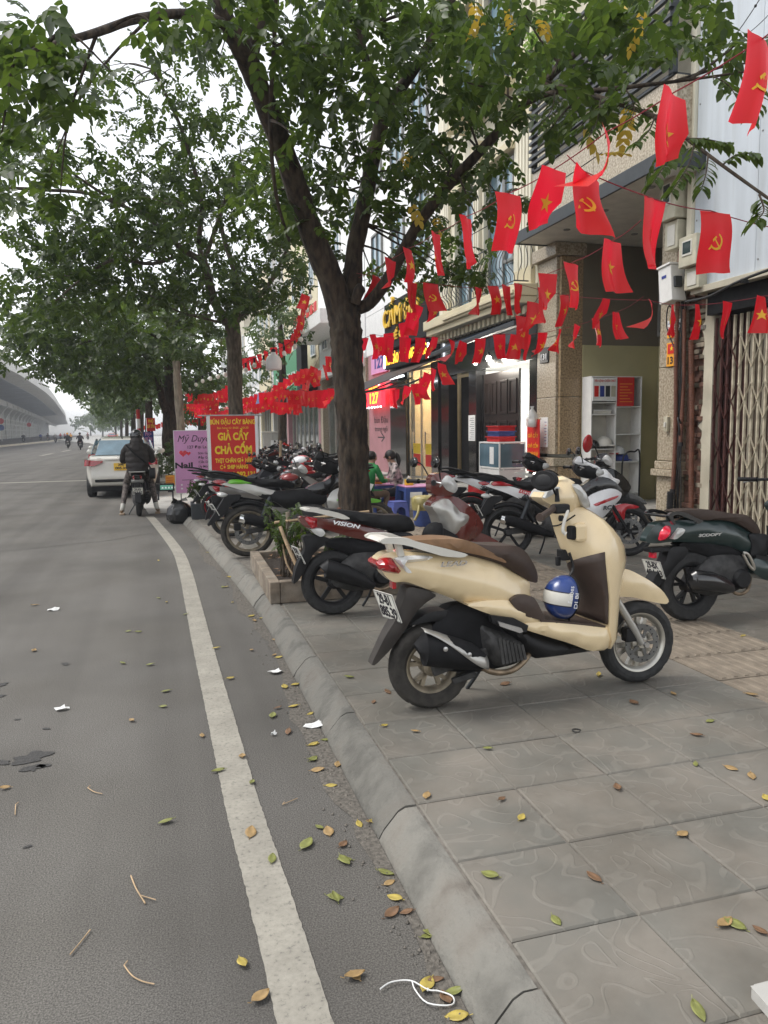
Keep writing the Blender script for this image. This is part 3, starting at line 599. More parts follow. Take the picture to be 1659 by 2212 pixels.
def meter(label, y0, y1, z0, z1, x0, zs, tilt=0):
    o = Vector((7.12,(y0+y1)/2,z0)); t = thing('meter_box', label, 'meter box', o); zm = zs
    P_('upper_case', 'meter_box', t, o, (x0,7.14,y0,y1,zm,z1), bev=.012); lw = P_('lower_case', 'meter_box', t, o, (x0+.08,7.14,y0+.03,y1-.03,z0,zm-.01), bev=.012)
    w = P_('window_frame', 'offwhite', t, o, (x0-.012,x0+.004,y0+.08,y1-.08,zm+(z1-zm)*.35,z1-.06), bev=.004); P_('window', 'glass_dark', w, o, (x0-.014,x0-.011,y0+.1,y1-.1,zm+(z1-zm)*.42,z1-.08), bev=0)
    P_('cover', 'offwhite', lw, o, (x0+.07,x0+.081,y0+.08,y1-.1,z0+.05,zm-.07), bev=.003)
meter('upper cream electricity meter box on the granite pillar near canopy', 9.28, 9.62, 4.05, 5.0, 6.86, 4.45)
meter('lower cream electricity meter box under the grey metal wall', 8.78, 9.14, 3.42, 4.12, 6.84, 3.72)
o_ = Vector((6.98,9.5,3.6)); t = thing('junction_box', 'tilted white junction box with blue mark between the meter boxes', 'junction box', o_); t.rotation_euler = (R(-6),0,0)
obj('case', MB().bx(-.1,.14,-.16,.12,-.28,.22), 'white_plastic', t, bev=.012); obj('lid', MB().bx(-.12,.15,-.17,.13,.22,.25), 'white_plastic', t, bev=.006); obj('mark', MB().bx(-.104,-.1,-.06,.04,.06,.1), 'ink_blue', t); obj('side_latch', MB().bx(-.06,.06,-.2,-.16,-.1,.05), 'dark_metal', t, bev=.006)
# ---- the house with the folding gate
go = Vector((FX, 7.2, PV)); gb = thing('metal_clad_house', 'grey metal clad house above the cream folding gate', 'building', go)
for k in range(5): P_('cladding_panel', 'metal_panel', gb, go, (7.05,7.2,9.1-1.15*(k+1),9.095-1.15*k,3.45,13), bev=.004)
P_('trim_strip', 'cream_pale', gb, go, (7.0,7.22,9.105,9.2,3.46,13), bev=.004)
P_('sill', 'plaster', gb, go, (6.98,7.3,3.0,9.05,3.36,3.448)); P_('header', 'black_matte', gb, go, (7.1,7.5,3.0,8.85,3.06,3.355), bev=0)
P_('side_wall', 'plaster', gb, go, (7.18,7.6,8.80,8.98,PV,3.3), bev=0); P_('inner_sheet', 'gate_maroon', gb, go, (7.42,7.45,3.0,8.8,PV,3.05), bev=0)
m = MB().tube(spline([(6.95,9.1,3.28),(6.93,8.6,3.27),(6.9,8.0,3.36),(6.92,7.2,3.42),(6.92,6,3.44)],5),.018,7); t = thing('cable', 'thick black cable sagging along the sill above the gate', 'cable', (6.95,8,3.3)); obj('sheath', m, 'wire', t, (6.95,8,3.3), smooth=60); obj('clip', MB().bx(6.9,7.0,7.98,8.02,3.33,3.38), 'dark_metal', t, (6.95,8,3.3))
gt = thing('folding_gate', 'cream and maroon collapsible lattice gate on the far right', 'gate', (7.22, 7.6, PV)); gl = Vector((7.22,7.6,PV))
bm_ = MB().bx(-.018,.018,-.012,.012,.03,2.9).bx(-.006,.006,-.02,.02,.03,2.9); bme = {}
lm = MB().bar((0,0,0),(0,-.23,.46),.004,.024,(1,0,0)); lm2 = MB().bar((0,-.23,0),(0,0,.46),.004,.024,(1,0,0)); lme = {}
for nm, mt in (('m','gate_maroon'),('c','gate_cream')):
    a = obj('gate_bar', bm_, mt, gt); bme[nm] = a.data; b1 = obj('lattice_link', lm, mt, gt); b2 = obj('lattice_link', lm2, mt, gt); lme[nm] = (b1.data, b2.data)
    for q in (a, b1, b2): bpy.data.objects.remove(q)
y = 8.79; k = 0
while y > 6.2:
    nm = 'm' if y > 8.45 else 'c'; o = obj('gate_bar', None, None, gt, mesh=bme[nm]); o.location = (random.uniform(-.004,.004), y-7.6, 0)
    if k % 2 == 0:
        for z in (.25,.9,1.55,2.2):
            for q in (0,1): o = obj('lattice_link', None, None, gt, mesh=lme[nm][q]); o.location = (-.022-.006*q, y-7.6, z)
    y -= .115; k += 1
# back boards seen through the gate
for k in range(22): P_('back_board', random.choice(('brown_wall','gate_maroon','plaster','brown_wall')) if k > 3 else 'gate_maroon', gb, go, (7.34,7.36,8.79-.115*(k+1)+.03,8.79-.115*k-.03,PV+.03,3.04), bev=0)
for k in range(5):
    for j in range(12): obj('panel_screw', MB().lathe([(0,0),(.012,0),(.012,.006),(0,.008)],8,'x',Matrix.Translation((7.05,9.1-1.15*k-.05,3.6+.75*j)) @ Matrix.Rotation(math.pi,4,'Z')), 'grey_frame', gb, go) if k < 3 else None
# ---- 129: cream house, black shopfront
co = Vector((FX, 16.6, PV)); cb = thing('cream_townhouse', 'cream townhouse with iron balconies above a black shop front', 'building', co)
P_('shop_front', 'black_gloss', cb, co, (7.15,7.4,13.86,14.18,PV,2.95), (7.15,7.4,16.94,17.40,PV,2.95), (7.15,7.4,18.78,19.4,PV,2.95), (7.14,7.4,13.86,19.4,2.955,4.0), bev=.006)
P_('room_wall', 'warm_room', cb, co, (8.8,8.9,17.2,19.4,PV,2.95), (7.41,8.9,19.3,19.4,PV,2.95), bev=0)
P_('room_ceiling', 'white_paint', cb, co, (7.41,10.6,13.9,17.15,2.96,3.0), bev=0)
P_('room_wall', 'white_paint', cb, co, (7.41,10.6,13.87,13.93,PV,2.95), (7.41,10.6,17.1,17.18,PV,2.95), bev=0)
P_('room_floor', 'concrete_pale', cb, co, (7.16,10.6,13.93,19.3,PV-.05,PV+.03), bev=0)
wt = P_('tiled_wall', 'joint', cb, co, (10.5,10.6,13.93,17.1,PV,2.95), bev=0)
for i in range(6):
    for j in range(5): obj('wall_tile', MB().bx(10.485,10.499,13.94+i*.525,13.94+i*.525+.52,PV+.02+j*.56,PV+.57+j*.56), 'white_tile', wt, co)
def door_leaf(y0, y1, x=7.3):
    d = P_('door', 'black_wood', cb, co, (x,x+.05,y0,y1,PV+.03,2.85), bev=.006)
    for z0, z1 in ((.35,.95),(1.1,1.75),(1.9,2.65)):
        for ya, yb in ((y0+.1,(y0+y1)/2-.04),((y0+y1)/2+.04,y1-.1)):
            f = MB(); f.bx(x-.02,x,ya,ya+.05,z0,z1).bx(x-.02,x,yb-.05,yb,z0,z1).bx(x-.02,x,ya+.05,yb-.05,z0,z0+.05).bx(x-.02,x,ya+.05,yb-.05,z1-.05,z1); obj('door_moulding', f, 'black_wood', d, co, bev=.004)
    return d
door_leaf(14.95, 16.0); door_leaf(16.05, 16.9, 7.33)
P_('door', 'black_matte', cb, co, (7.5,7.55,17.42,18.76,PV+.03,2.9), bev=0)  # black sheet across the open doorway, standing in for its unlit interior
P_('cornice', 'cream', cb, co, (6.78,7.15,13.86,19.45,4.02,4.16), (6.7,7.15,13.84,19.48,4.165,4.40), bev=.015)
for k in range(22): P_('dentil', 'cream', cb, co, (6.95,7.13,14.0+k*.25,14.12+k*.25,3.84,4.0), bev=.006)
P_('upper_wall', 'cream_pale', cb, co, (7.15,9.5,13.85,14.93,4.42,14), (7.15,9.5,16.5,17.0,4.42,14), (7.15,9.5,18.3,19.45,4.42,14), (7.15,9.5,14.93,16.5,7.3,8.65), (7.15,9.5,17,18.3,7.3,8.65), (7.15,9.5,14.93,16.5,11.2,14), (7.15,9.5,17,18.3,11.2,14), (7.4,9.5,14.93,16.5,4.42,7.3), (7.4,9.5,17,18.3,4.42,7.3), (7.4,9.5,14.93,16.5,8.65,11.2), (7.4,9.5,17,18.3,8.65,11.2), bev=0)
for y0 in (13.95, 16.55, 18.5):
    for f in (0, 1):
        z0 = 4.42+f*4.25; w_ = .75 if y0 < 14 else .42
        pl = P_('pilaster', 'cream', cb, co, (7.05,7.15,y0,y0+w_,z0,z0+.35), bev=.01); P_('capital', 'cream', pl, co, (7.02,7.15,y0-.03,y0+w_+.03,z0+3.2,z0+3.6), bev=.01)
        n = 5 if w_ > .5 else 3
        for k in range(n): P_('flute', 'cream_pale', pl, co, (7.06,7.15,y0+.03+k*(w_-.06)/n+.02,y0+.03+(k+1)*(w_-.06)/n-.02,z0+.35,z0+3.2), bev=.012)
for z0, z1 in ((4.5,7.25),(8.7,11.15)):
    for y0, y1 in ((14.95,16.48),(17.02,18.28)):
        window(cb, co, 7.3, y0, y1, z0, z1, 2, 'glass_blue'); window(cb, co, 7.2, y0+.02, y0+.5, z0+.6, z1-.05, 1, 'glass_blue', fw=.06)
        P_('window_hood', 'cream', cb, co, (7.0,7.15,y0-.06,y1+.06,z1+.05,z1+.2), bev=.01)
        for k in range(7): P_('security_bar', 'offwhite', cb, co, (7.385,7.4,y0+.1,y1-.1,z0+.3+k*.3,z0+.325+k*.3), bev=0)
def balcony(y0, y1, z):
    fl = P_('balcony_floor', 'cream', cb, co, (6.72,7.15,y0,y1,z-.12,z), (6.66,7.15,y0-.03,y1+.03,z-.2,z-.125), bev=.012)
    r = MB(); 
    def railpath(h, off): return [(7.15,y0+.05-off,h),(6.75-off,y0+.05-off,h),(6.75-off,y1-.05+off,h),(7.15,y1-.05+off,h)]
    for h in (z+.06, z+.95): r.tube(railpath(h, 0), .014, 6)
    ra = obj('balcony_rail', r, 'dark_metal', fl, co, smooth=40)
    def bulge(x, y, nx, ny): return spline([(x,y,z+.07),(x+nx*.02,y+ny*.02,z+.2),(x+nx*.17,y+ny*.17,z+.38),(x+nx*.12,y+ny*.12,z+.62),(x+nx*.0,y+ny*.0,z+.82),(x,y,z+.95)],3)
    r = MB(); n = int((y1-y0)/.17)
    for k in range(n+1): r.tube(bulge(6.75, y0+.05+(y1-y0-.1)*k/n, -1, 0), .009, 5)
    for k in range(3):
        r.tube(bulge(6.82+.13*k, y0+.05, 0, -1), .009, 5); r.tube(bulge(6.82+.13*k, y1-.05, 0, 1), .009, 5)
    obj('balcony_bars', r, 'dark_metal', fl, co, smooth=40)
balcony(14.0, 17.9, 4.42); balcony(14.9, 17.6, 8.7)
# lamps, hanging banner and shelf at the open door
def bulb_lamp(x, y, z, lab):
    t = thing('lamp_bulb', lab, 'lamp', (x,y,z)); obj('glass', MB().ell((0,0,0),(.055,.055,.07),14,10), 'lamp_white', t, smooth=60); obj('holder', MB().lathe([(.03,.06),(.03,.12),(.015,.14),(0,.14)],12), 'black_plastic', t, smooth=40); obj('flex', MB().tube([(0,0,.14),(.02,.03,.5)],.005,6),'wire',t)
    l = bpy.data.lights.new('lamp_light','POINT'); l.energy = 22; l.color = (1,.92,.8); l.shadow_soft_size = .06; lo = bpy.data.objects.new('lamp_light', l); COL.objects.link(lo); lo.location = (x-.12,y,z-.1)
bulb_lamp(6.95, 16.5, 3.1, 'bright bare bulb hanging over the black door, left one'); bulb_lamp(6.95, 15.75, 3.12, 'bright bare bulb hanging over the black door, right one')
l = bpy.data.lights.new('room_light','POINT'); l.energy = 90; l.color = (1,.98,.92); l.shadow_soft_size = .15; lo = bpy.data.objects.new('room_light', l); COL.objects.link(lo); lo.location = (9.2,15.0,2.7)
t = thing('ceiling_lamp', 'lit ceiling tube inside the white tiled room', 'lamp', (9.3,15.0,2.9)); obj('tube', MB().tube([(-.5,0,0),(.5,0,0)],.02,8), 'lamp_white', t); obj('fitting', MB().bx(-.55,.55,-.03,.03,.02,.06), 'white_paint', t)
t = thing('awning_roll', 'folded dark blue awning above the black shop front', 'awning', (6.9,16.1,3.6)); to = Vector((6.9,16.1,3.6))
obj('fabric', MB().add([(7.14,13.7,3.86),(6.6,13.7,3.62),(6.6,18.6,3.48),(7.14,18.6,3.78),(7.14,13.7,3.84),(6.6,13.7,3.60),(6.6,18.6,3.46),(7.14,18.6,3.76)],[(0,1,2,3),(7,6,5,4),(0,4,5,1),(1,5,6,2),(2,6,7,3),(3,7,4,0)]), mk('awning_blue',(.03,.05,.09),.7,var=.15,vs=4), t, to)
obj('front_bar', MB().bar((6.58,13.65,3.6),(6.58,18.65,3.45),.06,.1), 'dark_metal', t, to, bev=.01); obj('roller', MB().tube([(7.06,13.7,3.72),(7.06,18.6,3.64)],.06,12), 'black_plastic', t, to, smooth=40)
ho = Vector((6.9,13.7,1.75)); t = thing('hanging_banner', 'narrow red menu banner hung beside the open door', 'banner', ho)
V = [(6.98+.012*math.sin(k*1.7), 13.38+.5*j, 1.74-.34*k/1.0) for k in range(4) for j in range(2)]
o = obj('cloth', MB().bx(6.97,6.985,13.38,13.9,.72,1.74), 'red_print', t, ho)
obj('rod', MB().tube([(6.975,13.33,1.75),(6.975,13.95,1.75)],.012,8), 'stick', t, ho)
for k, s_ in enumerate(('GIẢ CẦY','CHẢ CỐM','THỊT CHÂN GIÒ HẤP','CÓ SHIP HÀNG')): text(s_, o, (6.965-ho.x,13.64-ho.y,(1.42,1.22,1.06,.94)[k]-ho.z), *NX, .1, 'orange_print', .44 if k!=3 else .36, ext=.001, bold=.002)
t = thing('plastic_bag', 'clear bag of white goods hung over the narrow red banner', 'bag', (6.9,13.55,1.9)); obj('sack', MB().lathe([(0,-.32),(.1,-.3),(.13,-.18),(.09,-.05),(.025,.05),(.04,.1)], 14, fn=lambda i,j: 1+.12*math.sin(j*2.3+i)), 'bag_clear', t, smooth=50); obj('contents', MB().ell((0,0,-.22),(.085,.085,.08),10,8), 'white_plastic', t, smooth=50)
t = thing('wall_paper', 'white printed price paper on granite beside the red banner', 'notice', (7.13,13.53,1.5)); o = obj('sheet', MB().bx(7.135,7.147,13.36,13.7,1.2,1.78), 'paper', t, (7.13,13.53,1.5))
for k in range(8): obj('print_line', MB().bx(7.133,7.135,13.4,13.4+.06+.02*(k%3),1.26+k*.06,1.27+k*.06), 'ink_blue' if k%3 else 'red_print', o, (7.13,13.53,1.5))
t = thing('menu_paper', 'long white menu sheet on the black pier between doors', 'notice', (7.13,17.2,1.6)); o = obj('sheet', MB().bx(7.133,7.147,16.99,17.38,1.28,1.9), 'paper', t, (7.13,17.2,1.6))
for k in range(11): obj('print_line', MB().bx(7.131,7.133,17.03,17.3-.05*(k%3),1.32+k*.05,1.33+k*.05), 'ink', o, (7.13,17.2,1.6))
wo_ = Vector((6.7,14.5,PV)); t = thing('glass_cabinet', 'white framed glass food cabinet by the open black door', 'cabinet', wo_)
P_('frame', 'white_plastic', t, wo_, *[(x,x+.03,y,y+.03,PV,1.27) for x in (6.4,6.95) for y in (13.98,14.98)], (6.4,6.98,13.98,15.01,1.27,1.3), (6.4,6.98,13.98,15.01,.75,.78), (6.4,6.98,13.98,15.01,PV+.02,PV+.06), bev=.004)
P_('pane', 'glass_blue', t, wo_, (6.405,6.41,14.01,14.98,.79,1.26), (6.43,6.95,13.985,13.99,.79,1.26), bev=0); P_('lower_panel', 'white_plastic', t, wo_, (6.405,6.412,14.01,14.98,PV+.07,.74), (6.43,6.95,13.985,13.992,PV+.07,.74), bev=0); P_('note', 'paper', t, wo_, (6.398,6.402,14.25,14.45,.85,1.2), bev=0)
def crate(lab, x, y, z, mat, w=.55, d=.4, h=.11):
    t = thing('plastic_basket', lab, 'basket', (x,y,z), R(3), 'plastic baskets stacked on the glass cabinet'); f = MB()
    for sx in (-1,1): f.bar((sx*d/2*.9,-w/2*.9,h*.5),(sx*d/2*.9,w/2*.9,h*.5),.006,h*.8,(0,0,1))
    for sy in (-1,1): f.bar((-d/2*.9,sy*w/2*.9,h*.5),(d/2*.9,sy*w/2*.9,h*.5),.006,h*.8,(0,0,1))
    f.bx(-d/2*.88,d/2*.88,-w/2*.88,w/2*.88,0,.008); obj('tray', f, mat, t); r = MB()
    for sx in (-1,1): r.bx(sx*d/2-.012,sx*d/2+.012,-w/2,w/2,h-.02,h)
    for sy in (-1,1): r.bx(-d/2,d/2,sy*w/2-.012,sy*w/2+.012,h-.02,h)
    obj('rim', r, mat, t, bev=.003)
crate('red plastic basket topmost on the glass cabinet',6.68,14.5,1.52,'red'); crate('blue plastic basket between two red ones on the glass cabinet',6.68,14.5,1.41,'blue_plastic'); crate('red plastic basket lowest on the glass cabinet',6.68,14.52,1.302,'red',.6)
# ---- 127: bird's nest shop
bo = Vector((FX, 23.3, PV)); b7 = thing('pink_shop_house', 'pink fronted shop with lit signs and warm glass doors', 'building', bo)
P_('wall', 'pink_wall', b7, bo, (7.15,7.4,24.05,26.9,PV,4.2), bev=0); [P_('pier', 'black_gloss', b7, bo, q, bev=.006) for q in ((7.1,7.4,19.45,20.02,PV,3.4), (7.1,7.4,22.34,24.02,PV,3.1))]; P_('sign_wall', 'black_gloss', b7, bo, (7.12,7.4,19.45,24.04,3.42,5.6), bev=.006)
P_('room_wall', 'warm_room', b7, bo, (9.2,9.3,19.6,22.6,PV,3.4), (7.41,9.2,19.5,19.6,PV,3.4), (7.41,9.2,22.5,22.6,PV,3.4), (7.41,9.2,19.6,22.5,3.41,3.45), bev=0)
P_('upper_wall', 'white_paint', b7, bo, (7.16,9.5,19.5,27.2,5.62,15), (7.16,9.5,24.06,27.2,4.22,5.6), bev=0)
for z in (6.3, 9.6): 
    for y in (20.2,22.4,24.8): window(b7, bo, 7.14, y, y+1.3, z, z+1.9, 2, 'glass_blue')
d = P_('glass_door', 'alloy', b7, bo, (7.2,7.25,20.05,20.11,PV,3.38), (7.2,7.25,21.14,21.22,PV,3.38), (7.2,7.25,22.26,22.32,PV,3.38), (7.2,7.25,20.11,22.26,3.3,3.38), bev=.004)
for y0, y1 in ((20.11,21.14),(21.22,22.26)):
    obj('pane', MB().bx(7.222,7.23,y0,y1,PV,3.3), mk('door_glass', (.6,.62,.58), .05, alpha=.22), d, bo); P_('handle', 'chrome', d, bo, (7.12,7.15,(y0+y1)/2-.02,(y0+y1)/2+.02,1.0,1.5), (7.15,7.22,(y0+y1)/2-.01,(y0+y1)/2+.01,1.05,1.07), (7.15,7.22,(y0+y1)/2-.01,(y0+y1)/2+.01,1.43,1.45), bev=.003)
    P_('sticker', 'yellow_print', d, bo, (7.215,7.221,y0+.1,y1-.3,.85,1.15), bev=0); P_('sticker', 'red_print', d, bo, (7.215,7.221,y0+.1,y1-.3,.5,.84), bev=0)
for k in range(4): P_('display_shelf', 'stick', b7, bo, (8.7,9.19,19.7,22.4,.6+.6*k,.63+.6*k), bev=0)
for k in range(26): obj('jar', MB().lathe([(0,0),(.06,0),(.065,.05),(.06,.2),(.03,.24),(0,.24)],10,'z',Matrix.Translation((8.85+random.uniform(-.05,.1),19.85+.4*(k%7),.63+.6*(k//7)))), random.choice(('red','yellow','cream','orange_print','white_plastic')), b7, bo, smooth=40)
l = bpy.data.lights.new('shop_light','POINT'); l.energy = 75; l.color = (1,.86,.62); l.shadow_soft_size = .15; lo = bpy.data.objects.new('shop_light', l); COL.objects.link(lo); lo.location = (8.3,21.2,3.1)
t = thing('shop_lamp', 'lit lamp on the ceiling inside the glass doored shop', 'lamp', (8.3,21.2,3.3)); obj('diffuser', MB().lathe([(0,-.05),(.16,-.04),(.18,0),(0,0)],18), 'lamp_white', t, smooth=40); obj('base', MB().lathe([(0,0),(.2,0),(.2,.04),(0,.04)],18), 'white_paint', t)
def sign(name, lab, org, boxes, mat, cat='sign', frame=None):
    t = thing(name, lab, cat, org); o = P_('panel', mat, t, org, *boxes, bev=.004)
    if frame: P_('frame', frame[0], t, org, *frame[1:], bev=.003)
    return t, o
t, o = sign('light_sign', 'black sign with glowing yellow letters under the large yellow sign', (6.95,21.2,3.7), [(6.93,7.05,19.7,24.0,3.5,4.0)], 'black_matte', frame=('led_white',(6.9,6.93,19.66,19.72,3.5,3.9),(6.9,6.93,23.96,24.02,3.55,3.95)))
text('YẾN SÀO THƯỢNG HẠNG', o, (-.028,.65,.06), *NX, .42, 'led_yellow', 4.0, ext=.004, bold=.006)
t, o = sign('shop_sign', 'large black sign with raised yellow letters over the pink shop', (6.95,22.1,4.9), [(6.97,7.1,19.9,24.1,4.12,5.55)], 'black_matte')
text('CẦM ĐỒ', o, (-.0,.2,.15), *NX, .75, 'yellow', 3.6, ext=.05, bold=.02); text('THẾ CHẤP', o, (-.0,.2,-.45), *NX, .3, 'yellow', 2.6, ext=.03, bold=.01)
o_ = (6.9,25.2,2.7); t, o = sign('neon_sign', 'glowing red sign with yellow 127 on the pink wall', o_, [(6.85,7.0,24.2,26.4,2.35,3.1)], 'led_red')
text('127', o, (-.056,-.05,-.08), *NX, .5, 'led_yellow', 1.1, ext=.003, bold=.01); text('NHÀ HÀNG', o, (-.056,-.05,.27), *NX, .16, 'led_yellow', 1.2, ext=.003)
for k in range(12): obj('edge_bulb', MB().ell((-.07,-1.0+.19*k-.0,.37 if k%2 else -.37),(.03,.03,.03),8,6), 'led_white', t, smooth=60)
t, o = sign('house_number_sign', 'blue number 127 panel on the pink wall above the neon', (7.1,25.3,3.9), [(7.09,7.14,24.3,26.3,3.5,4.15)], 'pink_print'); text('127', o, (-.012,0,-.07), *NX, .5, 'ink_blue', 1.2, ext=.004, bold=.015)
text('bún Đậu', b7, (-.006,25.3-bo.y,1.9-PV), *NX, .3, 'dark_cloth', 1.7, ext=.001); text('trong ngõ', b7, (-.006,25.3-bo.y,1.6-PV), *NX, .26, 'dark_cloth', 1.6, ext=.001); text('→', b7, (-.006,25.3-bo.y,1.3-PV), *NX, .5, 'dark_cloth', .9, ext=.001)
ao = Vector((6.2,21.7,3)); t = thing('awning', 'dark sloping awning on arms over the glass shop doors', 'awning', ao)
obj('fabric', MB().add([(7.12,19.5,3.46),(5.05,19.5,2.62),(5.05,24,2.62),(7.12,24,3.46),(7.12,19.5,3.44),(5.05,19.5,2.60),(5.05,24,2.60),(7.12,24,3.44)],[(0,1,2,3),(7,6,5,4),(0,4,5,1),(1,5,6,2),(2,6,7,3),(3,7,4,0)]), mk('awning_brown',(.02,.012,.012),.7,var=.2,vs=4), t, ao)
obj('front_bar', MB().bar((5.03,19.45,2.58),(5.03,24.05,2.58),.07,.09), 'black_plastic', t, ao, bev=.01)
for y in (19.55,21.7,23.9): obj('arm', MB().tube([(7.1,y,3.1),(6.2,y,2.75),(5.05,y,2.58)],.025,8), 'dark_metal', t, ao, smooth=40)
obj('lamp_strip', MB().bx(6.2,6.26,19.8,22.2,3.0,3.04), 'led_white', t, ao)
# ---- the terrace beyond, plainer with distance
def far_house(lab, y0, y1, h, wall, band, sgn, colx=None, x=FX):
    o = Vector((x, (y0+y1)/2, PV)); t = thing('shop_house', lab, 'building', o)
    P_('upper_wall', wall, t, o, (x,x+6,y0,y1,4.2,h), bev=0); P_('band', band, t, o, (x-.3,x,y0+.1,y1-.1,3.9,4.4), bev=.01)
    P_('shop_back', 'black_matte', t, o, (x+1.5,x+1.6,y0,y1,PV,4.2), bev=0); P_('pier', colx or wall, t, o, (x,x+.5,y0,y0+.5,PV,4.2), bev=.01); P_('pier', colx or wall, t, o, (x,x+.5,y1-.5,y1,PV,4.2), bev=.01)
    n = max(1, int((y1-y0-1)/1.3))
    for k in range(n): w = window(t, o, x+.3, y0+.5+(y1-y0-1)*k/n+.03, y0+.5+(y1-y0-1)*(k+1)/n-.03, PV+.1, 3.6, 1, 'glass_dark', 'alloy', .06)
    fl = 0
    while 5.2+fl*3.3 < h-2:
        m_ = max(2, int((y1-y0)/2.2))
        for k in range(m_): yc = y0+(y1-y0)*(k+.5)/m_; window(t, o, x-.01, yc-.6, yc+.6, 5.2+fl*3.3, 7.0+fl*3.3, 2, 'glass_blue', 'white_paint')
        fl += 1
    if sgn: sg = P_('signboard', sgn, t, o, (x-.55,x-.4,y0+.2,y1-.2,3.1,4.3), bev=.01)
    return t, o
t, o = far_house('pale house with white sign canopy and rough stone column', 27.3, 35.9, 13, 'white_paint', 'white_paint', None, 'granite'); P_('sign_canopy', 'white_plastic', t, o, (5.75,7.1,28.6,36.2,5.6,6.15), bev=.02)
P_('canopy_lettering_block', 'red_print', t, o, *[(5.72,5.75,29.2+k*.8,29.7+k*.8,6.15,6.5) for k in range(7)], bev=0)
far_house('house with a pink column and a green and blue sign', 36.0, 46.5, 12, 'cream', 'dark_metal', None, 'pink_wall')
so_ = Vector((6.5,41,4.5)); t, o = sign('pharmacy_sign', 'green and black sign with tall white letters past pink column', so_, [(6.4,6.5,37.5,46.4,3.5,5.6)], mk('sign_green',(.02,.22,.08),.5), frame=('black_matte',(6.3,6.6,36.0,37.4,3.5,5.7)))
text('DEANSHIN', o, (-.11,.6,-.3), *NX, 1.0, 'ink_white', 7.5, ext=.003)
far_house('grey tall house with balconies behind the trees', 46.7, 53, 15, 'concrete_pale', 'white_paint', 'red_print'); far_house('cream house behind the second tree row', 53.2, 60, 13, 'cream', 'offwhite', 'blue_plastic')
far_house('low white house further along the street', 60.2, 70, 10, 'white_paint', 'offwhite', 'red_print'); far_house('tan house near the end of the row', 70.2, 82, 14, 'plaster', 'cream', 'yellow'); far_house('last pale house of the row', 82.2, 100, 12, 'concrete_pale', 'cream', 'red_print')
# ---- viaduct on the left
vp = [Vector(q) for q in ((-22,20),(-22,116),(-24,157),(-29,220),(-40,327),(-56,480),(-70,600),(-101,880))]; ctr = spline([(q.x,q.y,0) for q in vp], 8)
vo = Vector((-30,150,0)); vd = thing('viaduct', 'grey curved viaduct on slim piers along the far left', 'bridge', vo)
def sect(p, dx, z): return (p.x+dx, p.y, z)
rings = [[sect(p,0,11.2),sect(p,0,13.0),sect(p,-.4,13.0),sect(p,-.4,11.9),sect(p,-26,11.9),sect(p,-26,11.0),sect(p,-11.5,10.4),sect(p,-3.5,11.0)] for p in ctr]
obj('deck', MB().loft(rings), 'overpass', vd, vo)
obj('edge_girder', MB().loft([[sect(p,-11.3,8.9),sect(p,-11.3,10.38),sect(p,-12.4,10.38),sect(p,-12.4,8.9)] for p in ctr]), 'overpass', vd, vo)
obj('rear_wall', MB().loft([[sect(p,-19,.2),sect(p,-19,10.6),sect(p,-19.5,10.6),sect(p,-19.5,.2)] for p in ctr]), 'overpass', vd, vo)
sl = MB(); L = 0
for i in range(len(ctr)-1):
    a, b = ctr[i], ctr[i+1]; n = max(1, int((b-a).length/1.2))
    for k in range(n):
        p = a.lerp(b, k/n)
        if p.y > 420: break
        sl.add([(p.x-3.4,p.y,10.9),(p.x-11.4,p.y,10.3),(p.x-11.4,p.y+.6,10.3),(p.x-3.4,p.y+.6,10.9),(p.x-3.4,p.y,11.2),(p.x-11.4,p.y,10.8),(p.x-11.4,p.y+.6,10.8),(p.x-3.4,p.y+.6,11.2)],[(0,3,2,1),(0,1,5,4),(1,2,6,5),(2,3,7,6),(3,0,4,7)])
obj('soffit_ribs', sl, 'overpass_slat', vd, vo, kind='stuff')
def at_y(y):
    for a, b in zip(ctr, ctr[1:]):
        if a.y <= y <= b.y: return a.lerp(b, (y-a.y)/(b.y-a.y))
    return ctr[-1]
for k in range(22):
    y = 112+k*19; p = at_y(y); x = p.x-11.2
    pts = spline([(x-2.2,0),(x-2.2,5.2),(x-1.7,6.8),(x-.6,8.2),(x+.2,9.0),(x+.2,10.4)] and [(x-2.2,y,.2),(x-2.2,y,5.0),(x-1.8,y,6.6),(x-.7,y,8.1),(x+.1,y,8.9),(x+.1,y,10.4)], 3)
    m = MB(); 
    for q, q2 in zip(pts, pts[1:]): m.add([(q.x,q.y-.6,q.z),(q.x,q.y+.6,q.z),(q.x-5.5,q.y+.6,q.z),(q.x-5.5,q.y-.6,q.z),(q2.x,q2.y-.6,q2.z),(q2.x,q2.y+.6,q2.z),(q2.x-5.5,q2.y+.6,q2.z),(q2.x-5.5,q2.y-.6,q2.z)],[(0,1,5,4),(1,2,6,5),(2,3,7,6),(3,0,4,7)])
    pr = obj('pier', m, 'overpass', vd, vo)
    if k < 16:
        w_ = P_('screen_wall', 'concrete_pale', vd, vo, (x-4.6,x-4.3,y+1,y+18,.2,9.5), bev=0)
        f = MB()
        for z in (1.2,2.8,4.4,5.8): f.bx(x-3.2,x-3.1,y+1,y+18,z,z+.12)
        for j in range(9): f.bx(x-3.2,x-3.1,y+1+j*2.1,y+1.1+j*2.1,.4,5.9)
        obj('fence_frame', f, 'offwhite', w_, vo)
